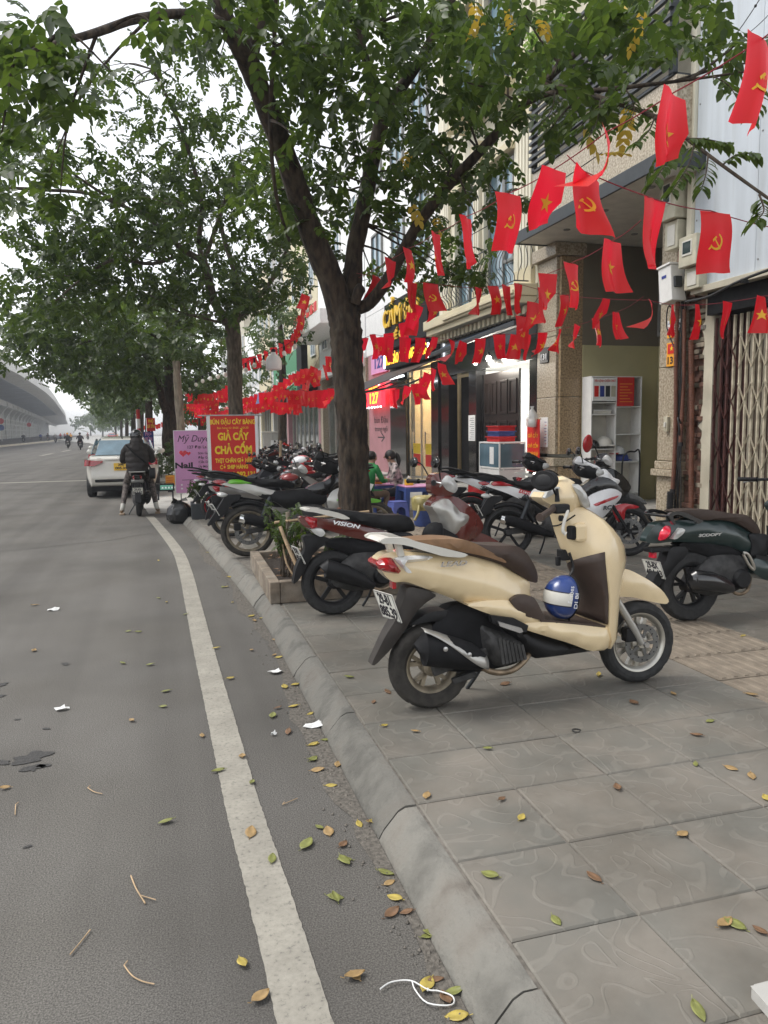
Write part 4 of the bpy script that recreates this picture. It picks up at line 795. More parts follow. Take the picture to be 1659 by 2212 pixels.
for yy_, lab in ((168,'round red road sign over a blue one beside viaduct'),(240,'small orange road sign further along the viaduct')):
    p = at_y(yy_); t = thing('road_sign', lab, 'road sign', (p.x-7,yy_,.2)); obj('pole', MB().tube([(0,0,0),(0,0,4.2)],.07,8), 'offwhite', t); Mx = Matrix.Rotation(R(90),4,'X'); obj('disc', MB().lathe([(0,-.03),(.6,-.03),(.6,.03),(0,.03)],24,'z',Matrix.Translation((0,-.1,4.0))@Mx), 'red', t)
    if yy_ < 200: obj('disc', MB().lathe([(0,-.03),(.6,-.03),(.6,.03),(0,.03)],24,'z',Matrix.Translation((0,-.1,2.7))@Mx), 'blue_plastic', t)
# ------------------------------------------------------------------ trees
def PD(x, y, d): return EYEV + ray(x, y)*(d/FPX)
def limb(mb, pts, n=10, wob=0.):
    P = [PY(x, y, Y) for x, y, Y, r in pts]; Rr = [q[3] for q in pts]; S_ = spline(P, 4 if n < 30 else 9); m = len(S_)
    rr = np.interp(np.linspace(0, len(P)-1, m), range(len(P)), Rr)
    rr = [r*(1+random.uniform(-.05,.05)) for r in rr]; mb.tube(S_, rr, n); return S_
def spray_base(nl, L, ll, lw):
    """one pinnate spray: leaflets in pairs along a drooping stalk"""
    V = []; F = []; r = random.Random(3)
    def leaf(o, ang, pitch, s):
        ca, sa = math.cos(ang), math.sin(ang); k = len(V)
        for (t, w, h) in ((0,0,0),(1,0,-.12),(.28,.42,.06),(.68,.36,.0),(.28,-.42,.06),(.68,-.36,.0)):
            a, b = t*ll*s, w*lw*s; z = h*ll*s - math.sin(pitch)*a; a *= math.cos(pitch); V.append((o[0]+a*ca-b*sa, o[1]+a*sa+b*ca, o[2]+z))
        F.extend([(k,k+1,k+3,k+2),(k,k+4,k+5,k+1)])
    m = nl//2
    for i in range(m):
        t = (i+.6)/(m+.3); o = (L*t, 0, -.25*L*t*t)
        for sg in (-1,1): leaf(o, sg*R(62-18*t+r.uniform(-8,8)), R(8+18*t+r.uniform(-12,12)), .75+.35*math.sin(math.pi*t)+r.uniform(-.08,.08))
    leaf((L, 0, -.25*L), 0, R(25), 1)
    return np.array(V), np.array(F)
SB = [spray_base(9,.24,.085,.062), spray_base(11,.30,.08,.058), spray_base(7,.18,.09,.066)]
def crown_mesh(name, pos, scale, mat):
    Vs = []; Fs = []; off = 0
    for k, (bV, bF) in enumerate(SB):
        P = pos[k::3]; n = len(P)
        if not n: continue
        yaw = rng.uniform(0, 2*np.pi, n); pit = rng.normal(.25, .35, n); rol = rng.normal(0, .35, n); sc = scale*rng.uniform(.75, 1.2, n)
        cy, sy, cp, sp, cr, sr = np.cos(yaw), np.sin(yaw), np.cos(pit), np.sin(pit), np.cos(rol), np.sin(rol)
        B = bV - bV.mean(0); x, y, z = B[:,0], B[:,1], B[:,2]
        y1 = y*cr[:,None]-z*sr[:,None]; z1 = y*sr[:,None]+z*cr[:,None]; x1 = np.broadcast_to(x, y1.shape)
        x2 = x1*cp[:,None]+z1*sp[:,None]; z2 = -x1*sp[:,None]+z1*cp[:,None]
        x3 = x2*cy[:,None]-y1*sy[:,None]; y3 = x2*sy[:,None]+y1*cy[:,None]
        V = np.stack([x3, y3, z2], -1)*sc[:,None,None] + P[:,None,:]
        F = bF[None] + (np.arange(n)*len(bV))[:,None,None] + off; off += n*len(bV); Vs.append(V.reshape(-1,3)); Fs.append(F.reshape(-1,4))
    return fast_mesh(name, np.concatenate(Vs), np.concatenate(Fs), mat)
def blob_points(blobs, scale):
    out = []
    for (cx, cy, rx, ry, Y0, Y1, cover) in blobs:
        ym = (Y0+Y1)/2; pxm = FPX/(ym*.97); area = math.pi*rx*ry; sp = 9*.085*.062*.6*scale**2*.5*pxm**2
        n = max(3, int(-math.log(1-cover)*area/sp*1.1)); P = np.zeros((n,3))
        for i in range(n):
            a = random.random()*2*math.pi; q = math.sqrt(random.random()); q = q*(1 if random.random() < .8 else 1.22); Y = random.uniform(Y0, Y1); P[i] = PY(cx+rx*q*math.cos(a), cy+ry*q*math.sin(a), Y)
        out.append(P)
    return out
def rough_bark(mb, n):
    k = len(mb.v)//n; ph = [random.uniform(0,6.28) for _ in range(4)]
    for i in range(k):
        ring = [Vector(q) for q in mb.v[i*n:(i+1)*n]]; c = sum(ring, Vector())/n
        for j in range(n):
            a = 2*math.pi*j/n; d = ring[j]-c; f = 1+.045*math.sin(5*a+ph[0]+i*.35)+.03*math.sin(9*a+ph[1]-i*.5)+random.uniform(-.025,.025); mb.v[i*n+j] = tuple(c+d*f)
def tree(name, label, base, limbs, blobs, scale, bark='bark', leaf='leaf', near=0, group='street trees along the kerb', extra=None, twr=.014):
    o = Vector(base); t = thing(name, label, 'tree', o, group=group); allp = []
    tr = MB(); allp += limb(tr, limbs[0], 16 if twr > .03 or scale > 1.2 else 40); rough_bark(tr, 40 if scale <= 1.2 else 16); trunk = obj('trunk', tr, bark, t, o, smooth=60)
    for L in limbs[1:]:
        m = MB(); allp += limb(m, L, 9); obj('branch', m, bark, t, o, smooth=60)
    B = blob_points(blobs, scale); tw = MB(); A = np.array([tuple(q) for q in allp])
    for P in B:
        c = P.mean(0); k = max(2, min(9, len(P)//40))
        for i in range(k):
            e = P[random.randrange(len(P))]; d = ((A-e)**2).sum(1)+.4*((A-c)**2).sum(1); s = A[int(np.argmin(d))]
            mid = (Vector(s)+Vector(e))/2+Vector((random.uniform(-.1,.1),random.uniform(-.1,.1),random.uniform(.0,.25)))*min(1,(Vector(e)-Vector(s)).length)
            tw.tube(spline([s, mid, e], 4), list(np.linspace(twr, twr*.3, 9)), 5)
    if tw.v: obj('twigs', tw, bark, t, o, smooth=60, kind='stuff')
    P = np.concatenate(B)-np.array(o); me = crown_mesh('crown', P, scale, leaf); obj('crown', None, None, t, mesh=me, kind='stuff')
    if extra:
        for nm, bl, mt, sc in extra: me = crown_mesh(nm, np.concatenate(blob_points(bl, sc))-np.array(o), sc, mt); obj(nm, None, None, t, mesh=me, kind='stuff')
    return t
def leaf_objects(root, base, twigs, mat='leaf', ll=.085):
    """single leaves of the nearest twigs, each one a part"""
    me = bpy.data.meshes.new('leaf'); w = .36
    V = [(0,0,0),(.33*ll,0,.0),(.68*ll,0,-.03*ll),(ll,0,-.14*ll),(.2*ll,.4*w*ll,.04*ll),(.5*ll,.6*w*ll,.06*ll),(.8*ll,.36*w*ll,-.02*ll),(.2*ll,-.4*w*ll,.04*ll),(.5*ll,-.6*w*ll,.06*ll),(.8*ll,-.36*w*ll,-.02*ll)]
    me.from_pydata(V, [], [(0,1,5,4),(1,2,6,5),(2,3,6),(0,7,8,1),(1,8,9,2),(2,9,3)]); me.materials.append(M[mat])
    for tw in twigs:
        P = spline([PD(*q) - Vector(base) for q in tw], 6); obj('twig', MB().tube(P, list(np.linspace(.006,.002,len(P))), 5), 'bark', root, smooth=60)
        for i, p in enumerate(P[2:]):
            d = (P[min(i+3,len(P)-1)]-P[i+1]).normalized()
            for s in (-1,1):
                if random.random() < .12: continue
                side = d.cross(Vector((0,0,1))).normalized()*s; v = (side*.9+d*.45+Vector((0,0,random.uniform(-.75,-.1)))).normalized()
                o = bpy.data.objects.new('leaf', me); COL.objects.link(o); o.parent = root; o.location = p; q = v.to_track_quat('X','Z'); o.rotation_mode = 'QUATERNION'; o.rotation_quaternion = q; k = random.uniform(.8,1.25); o.scale = (k,k,k)
b1 = G(771, 1222, PV); b1.z = PV
T1 = [[(771,1225,8.1,.21),(768,1120,8.1,.178),(764,1000,8.1,.165),(758,880,8.1,.165),(750,780,8.1,.168),(745,700,8.1,.175),(740,650,8.1,.17)],
 [(742,690,8.1,.15),(716,605,8.05,.14),(690,545,8.0,.132),(655,450,7.9,.122),(622,350,7.7,.112),(592,272,7.5,.106),(560,190,7.3,.1),(530,120,7.1,.098),(505,75,7.0,.088),(480,20,6.9,.07),(470,-60,6.8,.06),(455,-200,6.7,.05)],
 [(540,140,7.15,.06),(556,70,7.1,.055),(575,10,7.1,.05),(600,-90,7,.04)],
 [(515,85,7.0,.05),(480,50,6.9,.043),(400,30,6.6,.038),(300,40,6.2,.033),(210,70,5.8,.028),(120,95,5.5,.02),(30,125,5.2,.012)],
 [(750,690,8.1,.12),(762,600,8.15,.107),(766,540,8.2,.096),(780,480,8.2,.09),(795,400,8.2,.085),(808,330,8.2,.081),(826,258,8.2,.08)],
 [(826,262,8.2,.06),(805,190,8.1,.05),(785,110,8,.045),(760,20,7.9,.04),(748,-60,7.8,.035)],
 [(826,258,8.2,.065),(855,205,8.1,.06),(895,150,8,.055),(930,90,7.9,.05),(975,0,7.8,.045),(1000,-80,7.7,.04)],
 [(757,668,8.1,.08),(790,660,8.0,.07),(815,635,7.9,.065),(845,590,7.8,.062),(900,490,7.5,.058),(960,410,7.2,.052),(1020,345,6.9,.048),(1085,275,6.6,.042),(1130,225,6.3,.036),(1180,175,6.0,.03),(1250,110,5.6,.022),(1330,60,5.2,.015)],
 [(1130,225,6.3,.026),(1200,198,5.9,.022),(1290,195,5.4,.018),(1400,183,5.0,.014),(1520,168,4.6,.009),(1640,150,4.3,.006)],
 [(1180,180,6.0,.024),(1298,212,5.3,.02),(1415,252,4.8,.016),(1471,290,4.5,.014),(1560,357,4.2,.011),(1690,450,3.9,.008)],
 [(880,178,8.05,.03),(860,110,7.9,.025),(800,30,7.6,.02),(740,-40,7.4,.015)],
 [(766,655,7.95,.055),(776,628,7.9,.058),(780,622,7.9,.06)],
 [(596,-20,6.9,.018),(592,100,7.0,.018),(584,260,7.2,.02),(596,420,7.5,.018),(625,520,7.8,.016)]]
B1 = [(600,60,190,105,5.8,8.5,.82),(800,120,170,120,6,9,.72),(700,300,90,140,6.8,9.2,.72),(930,180,150,140,6,8.8,.75),(980,330,130,95,6,8.5,.72),(1080,150,140,120,5.2,8,.75),(1250,85,150,95,4.6,7.2,.82),(1400,55,190,80,4.2,6.6,.84),(1580,90,120,70,4.2,6,.7),(1180,250,120,70,5,7,.75),(900,430,130,80,7,9.5,.72),(850,300,80,90,7.2,9.2,.6),(640,440,60,80,7.5,9,.7),(870,600,80,55,8.3,10,.75),(960,560,95,50,8.3,10,.72),(1000,590,60,35,8.3,9.6,.7),(700,470,70,120,8,9.5,.7),(1080,430,90,60,6.5,8.5,.6),(440,70,80,60,5.6,7.5,.5),(330,80,80,60,5.2,7,.5),(60,110,110,85,4.6,6.5,.86),(170,190,90,60,4.8,6.8,.75),(60,250,90,70,5.0,7,.8),(80,400,110,60,6,9,.75),(840,20,120,60,6,8.5,.75),(1000,30,140,60,5.6,8,.75),(640,200,60,90,6.4,8,.75),(1320,235,110,60,4.8,6,.7),(1420,330,60,45,4.4,5.2,.6),(560,430,70,100,8,10,.6)]
t1 = tree('street_tree', 'nearest street tree with thick forking trunk rising from the planter', b1, T1, B1, 1.0, extra=[('yellow_leaves',[(1260,60,120,60,4.8,6,.03),(1310,300,60,40,4.8,5.4,.04),(900,430,120,80,7,8.5,.03),(1060,60,60,60,6,7,.03)],'leaf_yellow',1.0)])
leaf_objects(t1, b1, [[(1471,288,4.55),(1455,330,4.5),(1430,365,4.45),(1410,395,4.42)],[(1500,310,4.45),(1490,350,4.4),(1470,385,4.35),(1450,415,4.32)],[(1530,335,4.35),(1525,375,4.3),(1515,410,4.28)],[(1415,252,4.8),(1400,285,4.75),(1370,310,4.7)],[(1560,357,4.2),(1590,335,4.15),(1630,330,4.1)],[(1480,300,4.5),(1520,300,4.45),(1570,310,4.4)],[(1640,420,4.0),(1650,455,3.95),(1630,480,3.92)],[(1540,165,4.6),(1575,185,4.5),(1600,230,4.4)],[(1610,155,4.4),(1640,200,4.3),(1620,260,4.25)],[(1298,212,5.3),(1290,260,5.2),(1270,300,5.1)],[(1200,198,5.9),(1190,240,5.8),(1160,280,5.7)],[(1350,190,5.2),(1370,230,5.1),(1360,270,5.0)]])
b2 = PY(512, 1040, 17.5); b2.z = PV
T2 = [[(512,1060,17.5,.2),(512,950,17.5,.17),(508,850,17.5,.165),(507,760,17.5,.17),(502,710,17.5,.18),(500,695,17.5,.16)],
 [(500,700,17.5,.11),(470,666,17.3,.1),(455,625,17.2,.1),(446,587,17.1,.1),(436,563,17,.095)],[(436,563,17,.075),(405,545,16.8,.07),(389,535,16.6,.06),(330,480,16,.04),(240,430,15.5,.03),(150,370,15,.02)],
 [(436,565,17,.07),(430,515,17,.06),(436,440,16.8,.05),(415,350,16.5,.045),(380,250,16,.035),(330,150,15.5,.025)],[(440,560,17,.06),(460,511,17.2,.05),(490,420,17.2,.035),(520,330,17,.025)],
 [(505,700,17.5,.09),(513,650,17.6,.08),(508,590,17.8,.07),(480,500,18,.05),(470,400,18,.04)],[(508,695,17.5,.075),(540,665,17.7,.065),(560,640,17.8,.06),(590,600,18,.05),(622,535,18.3,.035)],
 [(490,700,17.5,.03),(450,690,17,.028),(390,675,16.5,.02),(330,640,16,.012)],[(400,545,16.8,.04),(330,570,16,.035),(250,560,15.3,.03),(180,600,14.8,.022),(120,650,14.4,.012)],[(300,462,15.8,.03),(200,420,15.2,.03),(90,410,14.8,.03),(0,405,14.5,.03)]]
B2 = [(300,560,210,75,14,19,.86),(130,640,150,70,13.5,18,.85),(430,640,130,70,15,19.5,.86),(575,600,90,60,16,20,.85),(560,450,110,90,16,20,.78),(420,420,120,70,15,19,.75),(290,460,140,60,14,18,.78),(140,510,140,50,13.5,17,.7),(60,330,90,60,13,17,.78),(180,350,90,50,14,17,.6),(640,520,50,60,17,20,.7),(480,310,110,80,15,18,.55),(340,300,100,80,15,18,.5),(550,650,70,30,16.5,19,.9),(260,230,100,70,14.5,17,.38),(420,180,100,80,15,17,.5),(400,60,100,60,14,16,.3),(240,130,90,50,14,16,.25),(330,400,90,50,14,17,.6),(30,470,50,40,13.5,16,.5)]
tree('street_tree', 'second street tree standing behind the red hanging banner', b2, T2, B2, 1.3, leaf='leaf', bark='bark2')
b3 = PY(368, 1000, 27); b3.z = .13
T3 = [[(368,985,27,.28),(368,900,27,.25),(370,830,27,.24),(369,745,27,.2),(372,690,27,.15)],[(366,900,26.9,.15),(352,870,26.6,.13),(340,820,26.2,.1),(315,770,25.5,.07),(270,720,25,.05)],[(370,760,27,.1),(345,730,26.5,.08),(300,715,26,.06),(220,730,25,.04),(150,750,24.5,.02)],[(372,740,27,.1),(400,690,27.2,.08),(430,650,27.5,.05)]]
B3 = [(200,715,200,60,22,29,.86),(330,740,120,60,23,29,.86),(90,760,100,50,22,28,.8),(200,800,130,35,23,29,.85),(430,740,70,50,24,30,.85),(300,830,90,40,24,30,.8),(470,800,30,40,25,30,.7),(420,820,50,40,25,30,.75),(160,690,120,50,22,27,.8)]
tree('street_tree', 'third street tree with twin trunk behind the pink nail sign', b3, T3, B3, 1.7, leaf='leaf')
b4 = PY(390, 1000, 23); b4.z = .13
tree('street_tree', 'slim dead looking tree with peeling pale bark beside pink sign', b4, [[(392,990,23,.13),(391,930,23,.12),(386,870,23,.12),(382,810,23,.1),(384,780,23,.06)],[(384,830,23,.05),(376,790,23,.04),(372,765,23,.02)]], [(388,770,25,15,22.5,23.5,.3)], 1.5, bark='bark_pale')
b5 = PY(610, 1000, 33); b5.z = PV
tree('street_tree', 'bright green tree in front of the pale house past the second trunk', b5, [[(610,960,33,.2),(610,800,33,.15),(605,700,33,.1)]], [(600,710,75,45,31,35,.75),(570,770,60,30,31,35,.65),(640,680,40,40,31,35,.6),(590,830,45,25,31,35,.5)], 1.9, leaf='leaf_far')
for (x, Y, s, hh, lab) in ((322,40,2.6,1.,'fourth street tree further along the kerb with dense crown'),(304,52,3.2,.9,'fifth street tree seen under the dense crown ahead'),(288,66,4.,.8,'sixth street tree fading along the road'),(274,90,5.,.8,'seventh street tree pale in the haze'),(262,125,6.5,.8,'eighth street tree small and pale in the haze'),(250,180,8.5,.8,'last hazy tree at the end of the road')):
    b = PY(x, 950, Y); b.z = .13; k = FPX/Y; top = 934-k*7.5*hh; rad = k*4.2*hh
    tree('street_tree', lab, b, [[(x,934+k*1.45,Y,.22),(x,934-k*1.2,Y,.18),(x-2,934-k*3.5,Y,.1)],[(x,934-k*1.5,Y,.09),(x-k*1.2,934-k*3,Y-1,.05),(x-k*2,934-k*3.6,Y-2,.02)]], [(x-rad*.25,934-k*3.6*hh,rad,k*1.6*hh,Y-4,Y+4,.85),(x,top+k*1.5*hh,rad*.75,k*1.4*hh,Y-3,Y+3,.8),(x-rad*.5,934-k*2.4*hh,rad*.6,k*.7,Y-3,Y+3,.7)], s, leaf='leaf_far', twr=.04)
b = PY(436,1000,36); b.z = .13
tree('street_tree', 'low spreading tree filling the gap between pink and red signs', b, [[(436,985,36,.2),(436,900,36,.17),(434,860,36,.1)],[(436,900,36,.1),(410,870,35,.06),(390,850,34,.03)]], [(415,862,50,34,33,39,.9),(465,850,45,36,33,39,.88),(440,900,55,18,33,39,.6),(395,905,30,14,34,40,.6),(510,840,40,30,34,40,.8)], 2.0, leaf='leaf_far')
for (x, Y, s, lab) in ((222,270,11,'pale far tree clump right of the distant traffic'),(196,330,13,'faint far tree clump beside end of viaduct')):
    b = PY(x, 940, Y); b.z = .13; k = FPX/Y
    tree('street_tree', lab, b, [[(x,934+k*1.45,Y,.3),(x,934-k*3,Y,.2)],[(x,934-k*1.5,Y,.12),(x-k*2,934-k*4,Y,.04)]], [(x,934-k*4,k*8,k*3,Y-6,Y+6,.85),(x+k*3,934-k*6,k*5,k*2,Y-5,Y+5,.8)], s, leaf='leaf_far', twr=.05)
# roof plants over the porch and hedge by the far kerb
o = PX(1180,110,6.9); t = thing('balcony_plant', 'bright green plant spilling over the black slatted screen', 'plant', o); me = crown_mesh('foliage', np.concatenate(blob_points([(1185,100,50,60,12.2,13.4,.8),(1230,60,40,40,12,13,.6),(1150,170,35,45,12.6,13.4,.6)],1.1))-np.array(o), 1.1, 'leaf_lime'); obj('foliage', None, None, t, mesh=me, kind='stuff')
obj('pot', MB().bx(6.74-o.x,7.05-o.x,12.2-o.y,13.2-o.y,8.0-o.z,8.3-o.z), 'brick_red', t, bev=.02)
o = G(352,1030,.13); t = thing('hedge', 'low leafy hedge along the kerb behind the pink sign', 'hedge', o); me = crown_mesh('foliage', np.concatenate(blob_points([(352,1000,24,26,24.5,28,.9),(372,985,14,35,24.5,28,.85),(335,1015,12,15,25,27,.7)],1.2))-np.array(o), 1.2, 'leaf_far'); obj('foliage', None, None, t, mesh=me, kind='stuff')
m = MB()
for k in range(14): x, y = random.uniform(-.3,.6), random.uniform(-.6,2); m.tube([(x,y,0),(x+random.uniform(-.1,.1),y,.7)],.012,5)
obj('stems', m, 'hedge_wood', t, kind='stuff')
# ------------------------------------------------------------------ motorbikes (x forward, y to the rider's left, rear tyre on the ground at the origin)
def add_wheel(root, x, Rr, w, rim, mat='black_plastic', ns=5, tyre='rubber', disc=None, split=False, dy=0., rimred=None, detail=True):
    Mx = Matrix.Translation((x, dy, Rr)); m = MB(); h = w*.36; n = 40 if detail else 20
    m.lathe([(rim,-h),(rim+.006,-h),(rim+.004,h),(rim,h),(rim-.012,h*.8),(rim-.022,h*.4),(rim-.022,-h*.4),(rim-.012,-h*.8)], n, 'y', Mx, closed=True)
    m.lathe([(0,-w*.62),(.028,-w*.62),(.03,-w*.5),(.05,-w*.42),(.052,w*.42),(.03,w*.5),(.028,w*.62),(0,w*.62)], 18, 'y', Mx)
    for k in range(ns):
        for q in ((-.2,.2) if split else (0,)):
            a = 2*math.pi*k/ns+.3; b = a+q; p0 = (x+.045*math.cos(a), dy, Rr+.045*math.sin(a)); p1 = (x+(rim-.015)*math.cos(b), dy, Rr+(rim-.015)*math.sin(b))
            m.bar(p0, p1, w*.26, .022 if split else .03, (-math.sin(a),0,math.cos(a))) if False else m.bar(p0, p1, .022 if split else .032, w*.28, (0,1,0))
    wh = obj('wheel', m, mat, root, smooth=35)
    pr = [(rim+.004,-h),(rim+.02,-w*.47),(Rr-.04,-w*.5),(Rr-.022,-w*.46),(Rr-.009,-w*.33),(Rr-.002,-w*.15),(Rr,0),(Rr-.002,w*.15),(Rr-.009,w*.33),(Rr-.022,w*.46),(Rr-.04,w*.5),(rim+.02,w*.47),(rim+.004,h)]
    if detail:
        def tread(i, j):
            if i < 3 or i > 9: return 1
            return .978 if (j+abs(i-6)*2) % 9 < 1.5 else 1
        t = MB().lathe(pr, 108, 'y', Mx, fn=tread)
    else: t = MB().lathe(pr[::2], 22, 'y', Mx)
    obj('tyre', t, tyre, wh, smooth=25)
    if rimred: obj('rim_stripe', MB().lathe([(rim+.007,-h-.003),(rim-.004,-h-.003),(rim-.004,-h+.003),(rim+.007,-h+.003)], n, 'y', Mx, closed=True), rimred, wh)
    if disc is not None:
        d = MB(); yd = dy+disc; r1, r0 = rim*.66, rim*.46
        d.lathe([(r0,yd-.002),(r1,yd-.002),(r1,yd+.002),(r0,yd+.002)], 40, 'y', Matrix.Translation((x,0,Rr)), closed=True)
        for k in range(5): a = k*1.2566; d.bar((x+.03*math.cos(a),yd,Rr+.03*math.sin(a)),(x+r0*math.cos(a),yd,Rr+r0*math.sin(a)),.02,.004,(0,1,0))
        dd = obj('brake_disc', d, 'disc_steel', wh, smooth=40)
        if detail:
            hm = MB(); s_ = -1 if disc < 0 else 1
            for k in range(20): a = k*.314; rr = (r0+r1)/2+.012*math.sin(k*2.1); hm.lathe([(0,0),(.0045,0),(.0045,.001),(0,.001)],8,'y',Matrix.Translation((x+rr*math.cos(a),yd+.0025*s_ if s_>0 else yd-.0035,Rr+rr*math.sin(a))))
            obj('disc_holes', hm, 'black_matte', dd, kind='stuff')
        obj('caliper', MB().bx(x-r1*.9-.02,x-r1*.9+.05,yd-.03,yd+.03,Rr+.02,Rr+.1), 'black_plastic', root, bev=.01)
    return wh
def plate(root, x, z, tilt, l1, l2, w=.19, h=.145, y=0., mat='plate_white', ink='ink', twist=R(6)):
    Mx = Matrix.Translation((x, y, z)) @ Matrix.Rotation(twist, 4, 'Z') @ Matrix.Rotation(tilt, 4, 'Y')
    pl = obj('licence_plate', MB().bx(-.003,.003,-w/2,w/2,-h/2,h/2,Mx), mat, root, bev=.003)
    u = Mx.to_3x3() @ Vector((0,0,1)); nrm = Mx.to_3x3() @ Vector((-1,0,0)); rr_ = Mx.to_3x3() @ Vector((0,-1,0)); c = Vector((x,y,z))+nrm*.0045
    text(l1, pl, c+u*h*.23, rr_, u, h*.52, ink, w*.62, ext=.0008, bold=.002); text(l2, pl, c-u*h*.22, rr_, u, h*.52, ink, w*.86, ext=.0008, bold=.002)
    b = MB(); e = .006
    for a0,a1,b0,b1 in ((-w/2,w/2,h/2-e,h/2),(-w/2,w/2,-h/2,-h/2+e),(-w/2,-w/2+e,-h/2+e,h/2-e),(w/2-e,w/2,-h/2+e,h/2-e)): b.bx(-.0045,-.003,a0,a1,b0,b1,Mx)
    obj('plate_frame', b, 'steel', pl); return pl
def panel(root, name, outline, y0, y1, mat, bev=.06, step=.035, wf=None, sides=(1,-1), smooth=38, parent=None, rnd=2):
    return obj(name, pillow(MB(), outline, y0, y1, bev, step, wf, sides, rnd), mat, parent or root, smooth=smooth)
def mirror(root, c, r, stem, side=-1, mat='black_gloss', glass='black_gloss', yaw=0.):
    Mx = Matrix.Translation(c) @ Matrix.Rotation(yaw, 4, 'Z') @ Matrix.Rotation(R(8), 4, 'Y')
    m = obj('mirror', MB().ell((0,0,0),(.028,r[0],r[1]),18,12,Mx), mat, root, smooth=60)
    obj('mirror_glass', MB().lathe([(0,-.024),(1,-.022),(1,-.018),(0,-.018)],20,'x',Mx @ Matrix.Diagonal((1,r[0]*.86,r[1]*.86,1))), glass, m, smooth=40)
    obj('mirror_stem', MB().tube(spline([stem, ((stem[0]+c[0])/2,(stem[1]+c[1])/2,max(stem[2],c[2])-.02), c], 4), .006, 7), 'black_plastic', m, smooth=60)
def grips(root, xc, zc, half=.33, back=.06, up=0., lever='steel', colr='black_plastic', r=.017):
    hb = obj('handlebar', MB().tube(spline([(xc-back,-half*.55,zc+up),(xc,-.1,zc),(xc,.1,zc),(xc-back,half*.55,zc+up)],4), .011, 8), 'black_plastic', root, smooth=60)
    for s in (-1,1):
        a, b = Vector((xc-back,s*half*.55,zc+up)), Vector((xc-back*2,s*half,zc+up))
        obj('grip', MB().tube([a, a.lerp(b,.05), a.lerp(b,.08), a.lerp(b,.93), a.lerp(b,.94), b], [r*1.2,r*1.2,r,r,r*1.25,r*1.25], 12), colr, hb, smooth=40)
        obj('brake_lever', MB().tube(spline([a+Vector((.03,-s*.02,0)), a+Vector((.065,s*.03,-.012)), a.lerp(b,.8)+Vector((.06,0,-.02)), b+Vector((.05,0,-.03))],4), .006, 6), lever, hb, smooth=60)
    return hb
def muffler(root, P, rad, mat='black_matte', tip=None, flat=.85):
    P = [Vector(p) for p in P]; rings = []
    for i, (p, r) in enumerate(zip(P, rad)):
        t = (P[min(i+1,len(P)-1)]-P[max(i-1,0)]).normalized(); u = Vector((0,1,0)); v = t.cross(u).normalized()
        rings.append([p+u*r*flat*math.cos(a)+v*r*math.sin(a) for a in np.linspace(0, 2*math.pi, 20, endpoint=False)])
    e = obj('exhaust', MB().loft(rings), mat, root, smooth=40)
    if tip: obj('exhaust_tip', MB().lathe([(rad[0]*.55,0),(rad[0]*.95,.0),(rad[0]*1.03,.06),(rad[0]*.9,.06)],20,'x',Matrix.Translation(P[0]-Vector((.04,0,0))) @ (P[1]-P[0]).to_track_quat('X','Z').to_matrix().to_4x4(), closed=True), tip, e, smooth=40)
    return e
def start(label, cat, loc, head, lean, group, name):
    return thing(name, label, cat, loc, R(head), group, R(-lean))
GRP = 'motorbikes parked on the pavement'
def stand(root, x=.35, z=.2): obj('side_stand', MB().tube(spline([(x,.08,z),(x-.02,.15,z*.5),(x-.06,.2,.01)],3), .011, 7), 'dark_metal', root, smooth=60)
